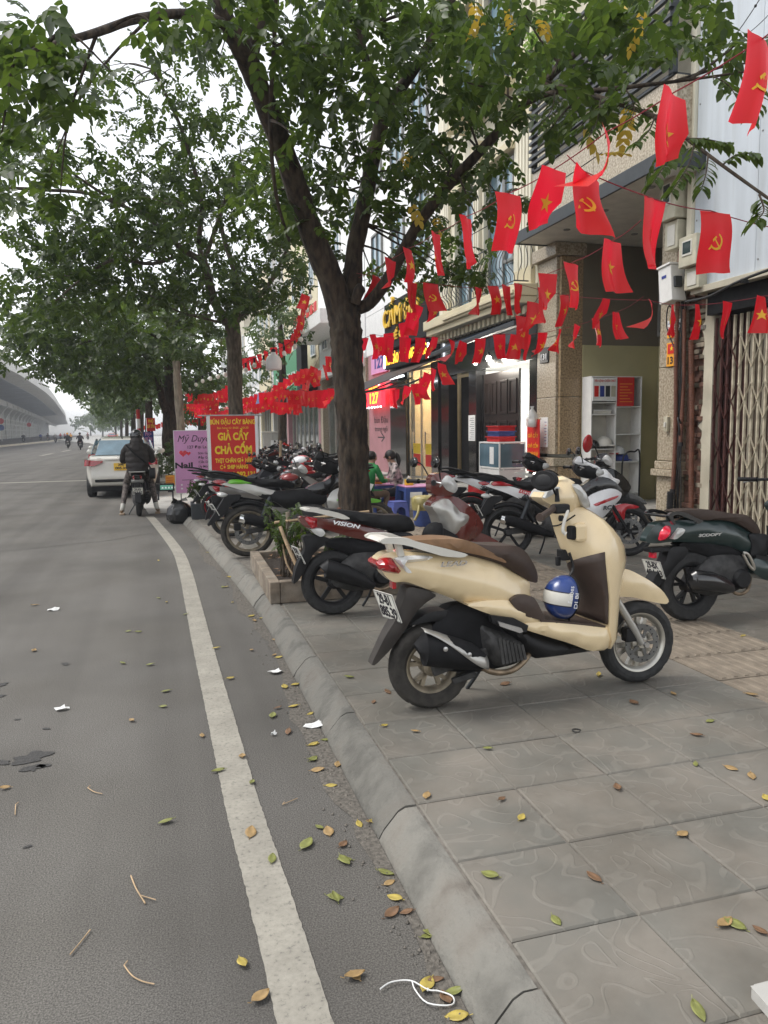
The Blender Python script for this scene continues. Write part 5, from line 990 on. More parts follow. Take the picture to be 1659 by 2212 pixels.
# ---- the beige scooter in front
def squeeze(P, amt=.055, x0=-.1, w=.25): return [(x+amt*max(0,(x0-x)/w), z) for x, z in P]
def lead():
    b = start('beige scooter with tan and brown seat parked nearest on the pavement', 'scooter', (1.295,3.69,PV), .5, 2.5, GRP, 'parked_scooter')
    b.scale = (1.015,1.015,1.015); add_wheel(b, 0, .226, .11, .137, 'alloy_dirty', 5, 'rubber_dusty', None, True); add_wheel(b, 1.25, .235, .095, .165, 'alloy', 6, 'rubber', -.055, True)
    tp = lambda x, z: float(np.interp(x, [-.36,-.25,-.1,.15,.62], [.5,.72,.9,1,.95]))
    co_ = [(-.345,.804),(-.285,.836),(-.183,.842),(-.082,.832),(.008,.818),(.146,.808),(.181,.811),(.293,.779),(.394,.739),(.443,.7),(.529,.65),(.55,.631),(.547,.587),(.561,.525),(.606,.431),(.478,.42),(.432,.441),(.263,.503),(.145,.565),(-.061,.653),(-.151,.685),(-.235,.684),(-.284,.717),(-.316,.757)]
    co_ = squeeze(co_)
    cw = panel(b, 'body_panel', co_, .075, .168, 'beige_paint', .13, .03, tp, rnd=1)
    panel(b, 'lower_panel', [(.14,.56),(.25,.572),(.36,.568),(.47,.54),(.545,.50),(.60,.435),(.478,.422),(.43,.443),(.263,.505)], .15, .178, 'beige_paint', .03, .03, parent=cw, rnd=1)
    panel(b, 'corner_insert', [(.383,.567),(.432,.591),(.516,.578),(.546,.533),(.59,.439),(.47,.475),(.42,.515)], .172, .186, 'brown_plastic', .03, .03)
    panel(b, 'floor_side', [(.459,.438),(.588,.44),(.943,.377),(.985,.40),(1.005,.302),(.959,.248),(.853,.253),(.734,.307),(.592,.359),(.46,.409)], .165, .198, 'beige_paint', .04, .03, lambda x,z: float(np.interp(x,[.45,.9,1.0],[1,1,.9])), rnd=1)
    panel(b, 'under_cover', [(.33,.5),(.392,.506),(.48,.464),(.474,.4),(.608,.349),(.87,.242),(.977,.237),(.57,.225),(.538,.24),(.43,.35),(.34,.43)], .10, .155, 'black_plastic', .03, .03)
    obj('floorboard', MB().prism([(.56,.452),(.945,.386),(.945,.366),(.56,.42)], -.168, .168), 'brown_plastic', b, bev=.004)
    obj('footpeg', MB().prism([(.30,.47),(.43,.425),(.44,.405),(.42,.40),(.31,.445)], -.205, -.18), 'steel', b, bev=.006); obj('footpeg_recess', MB().prism([(.27,.50),(.40,.475),(.48,.43),(.47,.395),(.36,.415),(.28,.46)], -.184, -.14), 'black_plastic', b, bev=.006)
    sf = lambda x, z: float(np.interp(x, [-.14,.1,.4,.6], [.85,1,1,.72]))
    st = panel(b, 'seat', [(-.134,.892),(.06,.893),(.175,.88),(.234,.858),(.323,.845),(.395,.842),(.468,.836),(.525,.80),(.573,.73),(.597,.672),(.593,.625),(.542,.64),(.45,.70),(.36,.75),(.187,.806),(-.05,.85),(-.13,.872)], .10, .142, 'brown_seat', .05, .03, sf)
    panel(b, 'tan_cover', [(-.13,.897),(.06,.898),(.17,.885),(.228,.861),(.385,.768),(.389,.751),(.293,.788),(.175,.82),(-.05,.868)], .128, .147, 'tan_seat', .03, .03, sf, parent=st)
    rl = MB(); ro_ = [(-.398,.910),(-.355,.924),(-.19,.918),(-.101,.893),(.05,.85),(.17,.815),(.138,.80),(.034,.812),(-.057,.843),(-.19,.88),(-.32,.893),(-.385,.895)]
    ro_ = squeeze(ro_, .085)
    gr = obj('grab_rail', MB().prism(round_poly(ro_,1), -.118, -.155), 'offwhite', b, smooth=40, bev=.006); obj('rail_arm', MB().prism(round_poly(ro_,1), .118, .155), 'offwhite', gr, smooth=40, bev=.006); obj('rail_bridge', MB().prism(squeeze([(-.398,.900),(-.36,.918),(-.27,.915),(-.27,.9)],.085), -.119, .119), 'offwhite', gr, bev=.006)
    for s in (-1,1): obj('rail_post', MB().bar((-.17,s*.085,.82),(-.19,s*.09,.895),.03,.05,(0,1,0)), 'offwhite', gr, bev=.006)
    panel(b, 'tail_light', [(-.305,.792),(-.26,.816),(-.215,.814),(-.195,.782),(-.145,.73),(-.155,.722),(-.275,.748)], .075, .138, 'lens_red', .03, .02, rnd=1); panel(b, 'indicator', [(-.212,.814),(-.12,.822),(-.03,.814),(.0,.805),(-.04,.79),(-.165,.786),(-.115,.733),(-.142,.732),(-.19,.784)], .10, .163, 'lens_white', .02, .018, rnd=1)
    panel(b, 'rear_mudguard', [(-.13,.66),(-.02,.63),(.03,.6),(-.035,.567),(-.09,.52),(-.155,.42),(-.215,.345),(-.307,.262),(-.328,.268),(-.25,.413),(-.19,.5),(-.15,.6)], .05, .06, 'mud_plastic', .02, .03, lambda x,z: float(np.interp(z,[.26,.45,.6],[.7,1,1.2])), rnd=1)
    plate(b, -.222, .555, R(-20), '29-B1', '885.39', .2, .16, twist=R(12)); obj('reflector', MB().bx(-.20,-.18,-.03,.03,.645,.69), 'lens_red', b, bev=.004)
    ex = muffler(b, [(-.115,-.17,.345),(-.09,-.175,.36),(.03,-.18,.335),(.14,-.175,.30),(.215,-.165,.265),(.25,-.16,.245)], [.05,.085,.083,.072,.05,.028])
    V = []; n = 14
    for i in range(n):
        f = i/(n-1); c = Vector((-.10+.345*f, -.179+.014*f, .361-.112*f)); r = .104*(1-.60*f**2.2)
        for a in np.linspace(R(62-95*f**1.3), R(100), 8): V.append((c.x, c.y-r*.88*math.cos(a), c.z+r*math.sin(a)))
    hsd = obj('heat_shield', MB().add(V, [(8*i+k,8*i+k+1,8*i+9+k,8*i+8+k) for i in range(n-1) for k in range(7)]), 'silver_paint', ex, smooth=50); md = hsd.modifiers.new('thick','SOLIDIFY'); md.thickness = .004
    for (x,z) in ((-.01,.372),(.115,.332)): obj('bolt', MB().lathe([(0,-.0),(.012,-.0),(.012,.006),(0,.008)],12,'y',Matrix.Translation((x,-.262,z)) @ Matrix.Rotation(math.pi,4,'X')), 'steel', ex)
    en = panel(b, 'engine_cover', [(.241,.442),(.313,.41),(.483,.34),(.49,.254),(.392,.205),(.319,.212),(.259,.298)], .10, .165, 'engine_grey', .04, .03)
    for k in range(7): obj('cooling_fin', MB().bar((.325+.021*k,-.166,.375-.008*k),(.345+.021*k,-.166,.235+.002*k),.006,.016,(1,0,0)), 'engine_grey', en)
    obj('exhaust_pipe', MB().tube(spline([(.22,-.155,.235),(.28,-.15,.20),(.36,-.14,.185),(.44,-.13,.2),(.52,-.1,.25),(.55,-.04,.28)],4), .016, 9), 'pipe', b, smooth=60)
    panel(b, 'engine_block', [(-.06,.30),(.0,.44),(.1,.55),(.4,.52),(.55,.35),(.52,.2),(.25,.17),(.05,.2)], .05, .10, 'black_matte', .03, .04); obj('swing_arm', MB().bar((.3,-.1,.30),(-.02,-.095,.215),.03,.05), 'engine_grey', b, bev=.008); obj('lower_arm', MB().bar((.22,-.09,.18),(.09,-.085,.15),.03,.035), 'engine_grey', b, bev=.008)
    obj('rear_shock', MB().lathe([(.012,0)]+[(.026 if k%2 else .019, .02*k) for k in range(1,12)]+[(.012,.25)],12,'z',Matrix.Translation((-.1,.10,.33))@Matrix.Rotation(R(12),4,'Y')), 'black_plastic', b, smooth=40)
    panel(b, 'inner_mudguard', [(-.14,.45),(-.02,.52),(.14,.52),(.26,.42),(.25,.36),(.12,.46),(-.02,.47)], .06, .075, 'black_plastic', .02, .03)
    # front: fork, fender, leg shield
    panel(b, 'front_fender', [(1.12,.672),(1.195,.65),(1.317,.585),(1.415,.515),(1.462,.452),(1.44,.436),(1.378,.448),(1.199,.499),(1.143,.504),(1.085,.51),(1.095,.58)], .035, .082, 'beige_paint', .07, .03, lambda x,z: float(np.interp(x,[1.1,1.3,1.46],[1.1,1,.45])), rnd=1)
    for s in (-1,1): obj('fork_leg', MB().tube([(1.045,s*.08,.54),(1.18,s*.08,.33),(1.232,s*.08,.24)],[.021,.021,.017],12), 'silver_paint', b, smooth=50)
    obj('axle_nut', MB().lathe([(0,-.105),(.016,-.105),(.018,-.09),(0,-.09)],10,'y',Matrix.Translation((1.25,0,.235))), 'steel', b)
    Z = [.25,.30,.38,.46,.54,.63,.72,.80,.85,.90,.95,.99,1.02]
    f_ = lambda q: [float(np.interp(z,*zip(*q))) for z in Z]
    XE = f_([(.25,.985),(.30,.975),(.38,.955),(.54,.963),(.72,.95),(.80,.948),(.85,.965),(.90,.958),(.95,.93),(1.0,.88),(1.02,.86)]); WW = f_([(.25,.15),(.30,.18),(.38,.19),(.72,.192),(.80,.188),(.85,.18),(.90,.165),(.95,.14),(1.0,.1),(1.02,.08)])
    XF = f_([(.25,1.03),(.30,1.075),(.38,1.088),(.54,1.105),(.63,1.132),(.72,1.158),(.80,1.145),(.85,1.11),(.90,1.062),(.95,1.01),(1.0,.94),(1.02,.9)]); XI = f_([(.25,.96),(.5,.935),(.60,.885),(.70,.825),(.8,.775),(.9,.735),(1.02,.70)])
    rings = []
    for z, xe, w, xf, xi in zip(Z, XE, WW, XF, XI):
        r = []
        for t in np.linspace(-90, 90, 15): t = R(t); r.append((xe+(xf-xe)*math.cos(t)**1.15, w*math.sin(t), z))
        for y in np.linspace(1, -1, 11)[1:-1]: r.append((xi+(xe-.008-xi)*abs(y)**1.6, w*y*.97, z))
        rings.append(r)
    fs = obj('leg_shield', MB().loft(rings), 'beige_paint', b, smooth=50)
    V = []; ny, nz = 13, 9
    for j in range(nz):
        for i in range(ny):
            y = -1+2*i/(ny-1); zt = .635+.15*(1-y)/2; z = .395+(zt-.395)*j/(nz-1); w = float(np.interp(z,Z,WW)); xi = float(np.interp(z,Z,XI)); xe = float(np.interp(z,Z,XE)); V.append((xi+(xe-.008-xi)*abs(y)**1.6-.006, w*y*.965, z))
    ip = obj('inner_panel', MB().add(V,[(j*ny+i,(j+1)*ny+i,(j+1)*ny+i+1,j*ny+i+1) for j in range(nz-1) for i in range(ny-1)]), 'brown_plastic', fs, smooth=50); md = ip.modifiers.new('thick','SOLIDIFY'); md.thickness = .008
    obj('glove_pocket', MB().bx(.775,.86,-.115,-.055,.85,.925,Matrix.Identity(4)), 'black_matte', fs, bev=.012); obj('pocket_frame', MB().bx(.80,.87,-.125,-.045,.835,.94), 'beige_paint', fs, bev=.02); obj('bag_hook', MB().bx(.765,.82,-.03,.03,.73,.79).bx(.745,.77,-.012,.012,.70,.75), 'black_plastic', fs, bev=.006)
    obj('key_lock', MB().lathe([(0,-.01),(.016,-.008),(.016,.01),(0,.01)],12,'x',Matrix.Translation((.745,-.06,.965))), 'black_plastic', fs); obj('seam_trim', MB().tube(spline([(.79,-.13,.985),(.735,-.06,.93),(.72,.02,.92)],4),.004,6), 'black_plastic', fs)
    hc = panel(b, 'handlebar_cowl', [(.625,1.075),(.649,1.112),(.707,1.135),(.745,1.165),(.80,1.165),(.85,1.13),(.89,1.07),(.895,1.02),(.85,1.0),(.80,.985),(.70,1.03)], .07, .155, 'beige_paint', .10, .025, lambda x,z: float(np.interp(x,[.62,.75,.9],[.85,1,.7])), rnd=1)
    panel(b, 'headlight', [(.795,1.15),(.84,1.145),(.885,1.095),(.91,1.02),(.87,1.015),(.84,1.07)], .09, .135, 'lens_clear', .04, .02, parent=hc, rnd=1); panel(b, 'top_visor', [(.70,1.15),(.752,1.196),(.80,1.178),(.845,1.15),(.78,1.145)], .05, .10, 'beige_paint', .05, .02, parent=hc, rnd=1); panel(b, 'side_visor', [(.63,1.075),(.655,1.118),(.71,1.14),(.73,1.13),(.67,1.09)], .09, .112, 'lens_clear', .02, .02, parent=hc, rnd=1)
    obj('switch_pod', MB().bx(.64,.73,-.19,-.13,1.0,1.05), 'black_plastic', hc, bev=.012)
    obj('grip', MB().tube([(.66,-.15,1.03),(.64,-.17,1.028),(.64,-.17,1.028),(.50,-.30,1.0),(.495,-.305,.999),(.48,-.32,.997)],[.022,.022,.017,.017,.022,.02],14), 'brown_plastic', hc, smooth=40); obj('grip', MB().tube([(.76,.16,1.06),(.78,.34,1.06)],.018,12), 'brown_plastic', hc, smooth=40)
    obj('brake_lever', MB().tube(spline([(.735,-.15,1.015),(.71,-.19,1.01),(.675,-.215,.96),(.662,-.225,.915),(.675,-.23,.90)],4), [.009]*16+[.013], 8), 'offwhite', hc, smooth=60)
    mirror(b, (.575,-.2,1.175), (.075,.055), (.68,-.13,1.09), mat='black_plastic', glass='black_matte', yaw=R(38)); obj('mirror_boot', MB().tube([(.685,-.13,1.06),(.683,-.13,1.13)],[.014,.008],10), 'black_plastic', hc, smooth=50)
    text('LEAD', cw, (.075,-.172,.775), (1,0,-.0), (-.05,0,1), .034, 'chrome', .145, ext=.003, shear=.3, bold=.001); stand(b); return b
lead()
h = half_helmet('helmet', 'blue helmet with cream band hanging from the beige scooter', (2.02,3.59,PV+.565), .106, mk('helmet_blue',(.014,.04,.17),.3,coat=.5,var=.15,vs=12), 0); h.rotation_euler = (R(0), R(-82), R(8))
Mx = Matrix.Diagonal((1.12,.95,1,1))
def band(a0, a1, rr, nm, mt, n=40):
    V = []; r = .106
    q = 9
    for i in range(n+1):
        t = R(8+164*i/n)
        for a in np.linspace(a0, a1, q): V.append((1.12*rr*math.sin(R(a)), .95*rr*math.cos(R(a))*math.cos(t), 1.02*rr*math.cos(R(a))*math.sin(t)))
    return obj(nm, MB().add(V,[(q*i+k,q*i+k+1,q*i+q+k+1,q*i+q+k) for i in range(n) for k in range(q-1)]), mt, h, smooth=60)
band(-16, 16, .1068, 'cream_band', 'offwhite'); band(16.5, 19, .1069, 'black_stripe', 'ink'); band(-19,-16.5,.1069,'black_stripe','ink')
text('Forbes', h, (.03,-.1005,.028), (1,0,0), (0,.25,1), .035, 'ink_white', .09, ext=.0006); text('DI BI', h, (.0,-.1085,-.005), (1,0,0), (0,.05,1), .03, 'ink_white', .08, ext=.0006)
obj('chin_strap', MB().tube(spline([(-.09,-.03,-.02),(-.14,0,-.06),(-.22,.02,-.03)],4),.006,6).tube(spline([(.11,0,-.02),(.16,.01,-.05),(.24,.02,-.02)],4),.008,6), 'black_plastic', h, smooth=60)
# ---- generic scooters from a table of outlines
def _(P): return squeeze(P, .05, -.05, .22)
VIS = dict(R=.262, fx=1.26, rim=.18,
 cowl=[(-.274,.796),(-.236,.806),(-.141,.79),(-.044,.78),(.138,.756),(.336,.69),(.468,.645),(.5,.581),(.335,.575),(.185,.611),(.05,.654),(-.106,.71),(-.214,.712),(-.249,.747)],
 belly=[(.455,.65),(.655,.638),(.655,.5),(.60,.40),(.48,.43),(.5,.56)],
 seat=[(-.099,.857),(.059,.846),(.243,.815),(.419,.788),(.572,.785),(.635,.76),(.672,.70),(.674,.644),(.506,.646),(.342,.689),(.131,.755),(-.05,.815)],
 rail=_([(-.284,.864),(-.222,.871),(-.079,.856),(.054,.821),(.126,.777),(.065,.774),(-.056,.81),(-.199,.842),(-.276,.85)]),
 tail=_([(-.285,.794),(-.229,.803),(-.133,.781),(-.158,.75),(-.14,.722),(-.207,.705),(-.242,.742)]), ind=[(-.195,.708),(-.104,.712),(-.069,.671),(-.106,.640),(-.154,.664)],
 mud=[(-.25,.66),(-.08,.64),(.02,.60),(-.10,.56),(-.17,.5),(-.207,.42),(-.29,.30),(-.335,.27),(-.30,.42),(-.22,.55)],
 shield=[(.80,.85),(.88,.94),(.98,.93),(1.07,.90),(1.17,.83),(1.25,.74),(1.295,.66),(1.26,.59),(1.12,.50),(1.05,.36),(.98,.30),(.90,.34),(.90,.52),(.93,.66),(.88,.76)],
 inner=[(.80,.852),(.94,.918),(1.046,.80),(1.153,.745),(1.019,.586),(.93,.56),(.886,.681),(.86,.768)],
 fender=[(1.17,.60),(1.25,.605),(1.347,.568),(1.46,.50),(1.505,.448),(1.42,.46),(1.25,.50),(1.14,.49)],
 head=[(.823,1.072),(.861,1.11),(.956,1.118),(1.013,1.06),(1.051,.987),(1.02,.93),(.898,.914),(.82,.955)], lens=[(.90,1.04),(.96,1.10),(1.02,1.055),(1.052,.985),(1.02,.94),(.95,.97)],
 floor=[(.47,.47),(.62,.43),(.90,.40),(1.02,.36),(1.02,.28),(.9,.25),(.6,.28),(.46,.36)])
def scooter(label, loc, head, lean, d, paint, inner='silver_paint', seat='black_seat', rail='offwhite', pl=('29-H1','462.17'), title=None, name='parked_scooter', group=GRP, detail=True, wheel='black_plastic', tail='lens_red', wide=1., mirrors=True, exh='black_plastic', round_tail=False, sc=(1,1,1)):
    b = start(label, 'scooter', loc, head, lean, group, name); b.scale = sc; W_ = wide
    add_wheel(b, 0, d['R'], .10, d['rim'], wheel, 5, 'rubber', None, d.get('split', False), detail=detail); add_wheel(b, d['fx'], d['R'], .085, d['rim'], wheel, 5, 'rubber', -.05 if detail else None, detail=detail)
    st = .035 if detail else .06; rn = 2 if detail else 1
    tp = lambda x, z: float(np.interp(x, [-.4,-.25,-.05,.2], [.5,.7,.95,1]))*W_
    cw = panel(b, 'body_panel', d['cowl'], .07, .155, paint, .11, st, tp, rnd=rn); panel(b, 'belly_panel', d['belly'], .10, .135, 'black_plastic', .04, .045)
    panel(b, 'seat', d['seat'], .10, .14, seat, .05, st, lambda x,z: float(np.interp(x,[-.15,.1,.45,.68],[.85,1,1,.75]))); rl = MB()
    for s in (-1,1): rl.prism(round_poly(d['rail'],1), s*.12, s*.148)
    gr = obj('grab_rail', rl, rail, b, smooth=40, bev=.005); x0 = min(q[0] for q in d['rail']); z0 = [q[1] for q in d['rail'] if q[0] == x0][0]; obj('rail_bridge', MB().bx(x0, x0+.05, -.12, .12, z0-.015, z0+.004), rail, gr, bev=.005)
    panel(b, 'tail_light', d['tail'], .06, .115 if not round_tail else .165, tail, .03, .03); panel(b, 'indicator', d['ind'], .11, .14 if not round_tail else .162, 'lens_clear', .03, .03); panel(b, 'rear_mudguard', d['mud'], .05, .065, 'black_plastic', .02, .04)
    px_, pz, pt = d.get('plate', (-.275,.5,-25)); plate(b, px_, pz, R(pt), *pl)
    muffler(b, d.get('exh', [(-.11,-.165,.385),(-.09,-.17,.40),(.05,-.17,.35),(.19,-.165,.29),(.26,-.16,.25),(.30,-.155,.235)]), [.05,.075,.075,.06,.04,.025], exh)
    obj('exhaust_pipe', MB().tube(spline([(.26,-.15,.24),(.34,-.14,.2),(.44,-.12,.22),(.52,-.06,.3)],3), .014, 7), 'pipe', b, smooth=60)
    eg = panel(b, 'engine_block', [(-.05,.25),(.05,.42),(.2,.52),(.46,.48),(.52,.3),(.4,.2),(.15,.18)], .06, .12, 'engine_grey', .04, .045); obj('fan_cover', MB().lathe([(0,-.155),(.06,-.155),(.075,-.14),(.08,-.1),(0,-.1)],20,'y',Matrix.Translation((.38,0,.31))), 'black_plastic', eg, smooth=40)
    panel(b, 'under_body', [(-.15,.6),(.1,.62),(.45,.55),(.46,.42),(.2,.46),(-.02,.54)], .05, .09, 'black_matte', .03, .05)
    panel(b, 'floor_side', d['floor'], .14, .17, paint, .04, .04); obj('floorboard', MB().prism([(.5,.485),(.92,.425),(.92,.40),(.5,.45)], -.14, .14), 'black_plastic', b, bev=.004)
    sh_ = panel(b, 'front_shield', d['shield'], .085, .165, paint, .08, st, lambda x,z: float(np.interp(z,[.3,.5,.75,.95],[.95,1.05,1.05,.6]))*float(np.interp(x,[1.05,1.3],[1,.5])), rnd=rn)
    panel(b, 'inner_shield', d['inner'], .12, .172, inner, .05, st, parent=sh_, rnd=rn); obj('lower_inner', MB().prism([(.885,.67),(1.01,.60),(1.02,.42),(.9,.42)], -.168, .168), 'black_plastic', sh_, bev=.006)
    panel(b, 'front_fender', d['fender'], .03, .075, paint, .06, st, lambda x,z: float(np.interp(x,[1.15,1.3,1.5],[1,1,.4])))
    for s in (-1,1): obj('fork_leg', MB().tube([(1.06,s*.07,.56),(d['fx']-.02,s*.07,d['R'])],.018,9), 'black_plastic', b, smooth=50)
    hc = panel(b, 'handlebar_cowl', d['head'], .06, .13, paint, .08, st, rnd=rn); panel(b, 'headlight', d['lens'], .09, .125, 'lens_clear', .04, .03, parent=hc, rnd=rn)
    hx = d['head'][0][0]+.03; hz = d['head'][0][1]-.03; grips(b, hx, hz, .33, .05)
    if mirrors:
        for s in (-1,1): mirror(b, (hx-.06,s*.27,hz+.16), (.06,.045), (hx+.03,s*.13,hz+.02))
    if title: text(title[0], cw, title[1], (1,0,title[4] if len(title)>4 else -.1), (0,0,1), title[5] if len(title)>5 else .042, title[2], title[3], ext=.003, shear=.2, bold=.0012)
    stand(b); return b
scooter('maroon scooter with black seat parked behind the beige scooter', (1.24,5.86,PV), 0, 2, VIS, 'maroon_paint', title=('VISION',(.08,-.16,.735),'ink_white',.22,-.22), wheel='black_plastic')
half_helmet('helmet', 'black helmet hanging inside the leg shield of maroon scooter', (2.05,5.72,PV+.615), .10, 'black_matte', 0).rotation_euler = (0, R(-75), R(5))
SCO = dict(VIS); SCO.update(R=.27, rim=.165, split=True, plate=(-.305,.415,-22),
 cowl=[(-.405,.626),(-.392,.668),(-.335,.745),(-.266,.77),(-.077,.775),(.051,.78),(.214,.772),(.348,.738),(.45,.682),(.534,.636),(.60,.6),(.62,.44),(.54,.44),(.459,.498),(.322,.557),(.058,.6),(-.199,.62),(-.324,.61)],
 seat=[(-.171,.846),(-.044,.853),(.105,.848),(.211,.829),(.331,.803),(.425,.797),(.487,.77),(.55,.72),(.60,.641),(.52,.643),(.443,.693),(.34,.742),(.239,.762),(.043,.77),(-.087,.81)],
 rail=_([(-.365,.822),(-.323,.849),(-.254,.853),(-.153,.836),(-.049,.795),(.022,.772),(-.035,.748),(-.05,.765),(-.15,.80),(-.25,.828),(-.31,.822),(-.30,.79),(-.27,.765),(-.295,.75),(-.327,.78)]),
 tail=_([(-.385,.635),(-.365,.70),(-.31,.742),(-.248,.737),(-.235,.698),(-.265,.655),(-.314,.632)]), ind=[(-.225,.642),(-.185,.695),(-.15,.728),(-.11,.706),(-.137,.675),(-.185,.645)],
 mud=[(-.2,.585),(-.021,.57),(-.065,.497),(-.141,.445),(-.223,.36),(-.318,.27),(-.365,.295),(-.335,.361),(-.24,.466)],
 exh=[(-.12,-.165,.345),(-.10,-.17,.345),(.05,-.17,.325),(.18,-.165,.29),(.25,-.16,.26),(.28,-.155,.24)])
b = scooter('dark green scooter with brown seat cut by the right edge', (3.75,4.78,PV), 1, 2, SCO, 'green_paint', 'green_paint', 'brown_seat', 'black_gloss', ('29-BX','494.43'), ('SCOOPY',(.06,-.158,.665),'steel',.21,0.,.028), tail='lens_bright_red', round_tail=True, mirrors=False, exh='black_gloss')
obj('reflector', MB().bx(-.33,-.30,-.03,.03,.50,.55), 'lens_bright_red', b, bev=.004)
obj('light_bracket', MB().bx(-.36,-.2,-.05,.05,.545,.58), 'black_plastic', b, bev=.006); obj('cover_trim', MB().tube(spline([(.37,-.15,.51),(.41,-.155,.50),(.46,-.155,.42),(.47,-.15,.38),(.43,-.15,.41),(.39,-.15,.47)],3,True),.012,8), 'alloy', b, smooth=50)
# ---- underbone and sports bikes
UND = dict(R=.285, fx=1.36, rim=.222,
 cowl=[(-.30,.83),(-.105,.835),(.041,.805),(.171,.762),(.38,.70),(.40,.60),(.366,.584),(.188,.634),(-.024,.735),(-.186,.79)],
 strip=[(-.17,.866),(-.056,.868),(.089,.818),(-.056,.812),(-.20,.82)], seat=[(-.42,.925),(-.216,.915),(-.021,.885),(.15,.86),(.40,.85),(.50,.80),(.50,.74),(.272,.77),(.174,.77),(.093,.808),(-.086,.86),(-.379,.89)],
 shield=[(.84,.60),(.90,.70),(1.019,.751),(1.13,.777),(1.21,.762),(1.275,.72),(1.255,.655),(1.15,.546),(1.056,.445),(.95,.40),(.86,.48)],
 accent=[(.93,.60),(1.10,.665),(1.235,.70),(1.20,.665),(1.10,.63),(.97,.575)], top=[(.62,.74),(.75,.80),(.83,.81),(.916,.875),(1.04,.91),(1.13,.89),(1.221,.83),(1.287,.74),(1.142,.765),(.966,.715),(.8,.64),(.66,.60)],
 head=[(.72,1.0),(.785,1.12),(.858,1.115),(.956,1.05),(1.035,1.025),(1.06,.935),(.943,.875),(.80,.91)], visor=[(.73,1.07),(.785,1.155),(.865,1.085),(.99,1.035),(1.045,.995),(.92,1.0),(.82,1.03)],
 fender=[(1.16,.57),(1.30,.602),(1.40,.59),(1.475,.565),(1.45,.545),(1.318,.54),(1.305,.379),(1.223,.404),(1.181,.487)], mud=[(-.22,.70),(-.05,.70),(-.08,.64),(-.16,.60),(-.24,.48),(-.40,.36),(-.42,.38),(-.30,.56)])
def underbone(label, loc, head, lean, paint, strip='red_gloss', accent=None, front=None, fender=None, seat='black_seat', tyre='rubber', wheel='black_plastic', rimred=None, pl=('29-K1','308.26'), title=None, group=GRP, detail=True, rdisc=None, tip='chrome', longrail=False, d=UND, cat='motorbike', name='parked_motorbike', mirrors=True, visor=None, sc=(1,1,1)):
    b = start(label, cat, loc, head, lean, group, name); b.scale = sc; st = .035 if detail else .065; rn = 2 if detail else 1
    add_wheel(b, 0, d['R'], .105, d['rim'], wheel, 5, tyre, rdisc, detail=detail, rimred=rimred); add_wheel(b, d['fx'], d['R'], .085, d['rim'], wheel, 5, tyre, -.055 if detail else None, detail=detail, rimred=rimred)
    tp = lambda x, z: float(np.interp(x, [-.4,-.2,.1,.4], [.35,.6,.95,1]))
    cw = panel(b, 'body_panel', d['cowl'], .06, .135, paint, .08, st, tp, rnd=rn); panel(b, 'tail_stripe', d['strip'], .07, .115, strip, .03, .04, rnd=1)
    panel(b, 'seat', d['seat'], .08, .125, seat, .04, st, lambda x,z: float(np.interp(x,[-.4,-.1,.3,.5],[.55,.9,1,.7]))); panel(b, 'tail_light', [(-.34,.86),(-.26,.87),(-.2,.84),(-.25,.815),(-.33,.835)], .03, .07, 'lens_red', .02, .03, rnd=1)
    panel(b, 'rear_mudguard', d['mud'], .05, .06, 'black_plastic', .02, .05); plate(b, -.335, .54, R(-28), *pl)
    for s in (-1,1): obj('rear_indicator', MB().ell((-.25,s*.10,.70),(.05,.025,.025),12,8), 'lens_clear', b, smooth=60)
    rl = MB()
    for s in (-1,1): rl.tube(spline([(.0,s*.12,.87),(-.15,s*.125,.92),(-.3,s*.10,.955)]+([(-.42,s*.06,.965),(-.45,0,.965)] if longrail else [(-.38,s*.03,.955)]),3), .014, 8)
    obj('grab_rail', rl, 'black_plastic', b, smooth=50)
    muffler(b, [(-.06,-.165,.445),(-.03,-.165,.435),(.12,-.165,.39),(.3,-.155,.32),(.42,-.14,.275),(.5,-.13,.25)], [.05,.058,.06,.055,.04,.025], 'black_matte', tip, 1.)
    obj('exhaust_pipe', MB().tube(spline([(.48,-.13,.25),(.62,-.12,.22),(.8,-.08,.26),(.9,-.02,.4)],4), .017, 8), 'engine_grey', b, smooth=60)
    eg = panel(b, 'engine_block', [(.42,.24),(.40,.42),(.52,.55),(.74,.56),(.88,.48),(.86,.30),(.7,.22)], .09, .145, 'engine_grey', .05, .045); obj('clutch_cover', MB().lathe([(0,-.17),(.07,-.165),(.085,-.14),(.085,-.1),(0,-.1)],20,'y',Matrix.Translation((.60,0,.36))), 'engine_grey', eg, smooth=40)
    for k in range(6): obj('cooling_fin', MB().bx(.76+.012*k,.766+.012*k,-.13,.13,.30,.46), 'engine_grey', eg)
    obj('swing_arm', MB().bar((.45,-.085,.34),(-.03,-.085,d['R']),.03,.055).bar((.45,.085,.34),(-.03,.085,d['R']),.03,.055), 'engine_grey', b, bev=.008); panel(b, 'chain_case', [(-.08,.27),(-.05,.34),(.42,.40),(.46,.34),(.4,.28)], .0, .012, 'black_plastic', .02, .05) if False else None
    panel(b, 'frame_body', [(.10,.72),(.36,.72),(.62,.74),(.86,.70),(.84,.55),(.6,.52),(.42,.5),(.3,.6),(.12,.66)], .06, .10, 'black_plastic', .04, .05); obj('rear_hugger', MB().lathe([(d['R']+.025,-.05),(d['R']+.03,0),(d['R']+.025,.05),(d['R']+.02,.05),(d['R']+.025,0),(d['R']+.02,-.05)],40,'y',Matrix.Translation((0,0,d['R'])),closed=True) if False else MB().tube([(d['R']*1.12*math.cos(a),0,d['R']+d['R']*1.12*math.sin(a)) for a in np.linspace(R(20),R(120),9)],.03,8), 'black_plastic', b, smooth=50)
    obj('rear_shock', MB().tube([(.14,-.05,.40),(.24,-.05,.66)],.028,9), 'dark_metal', b, smooth=50)
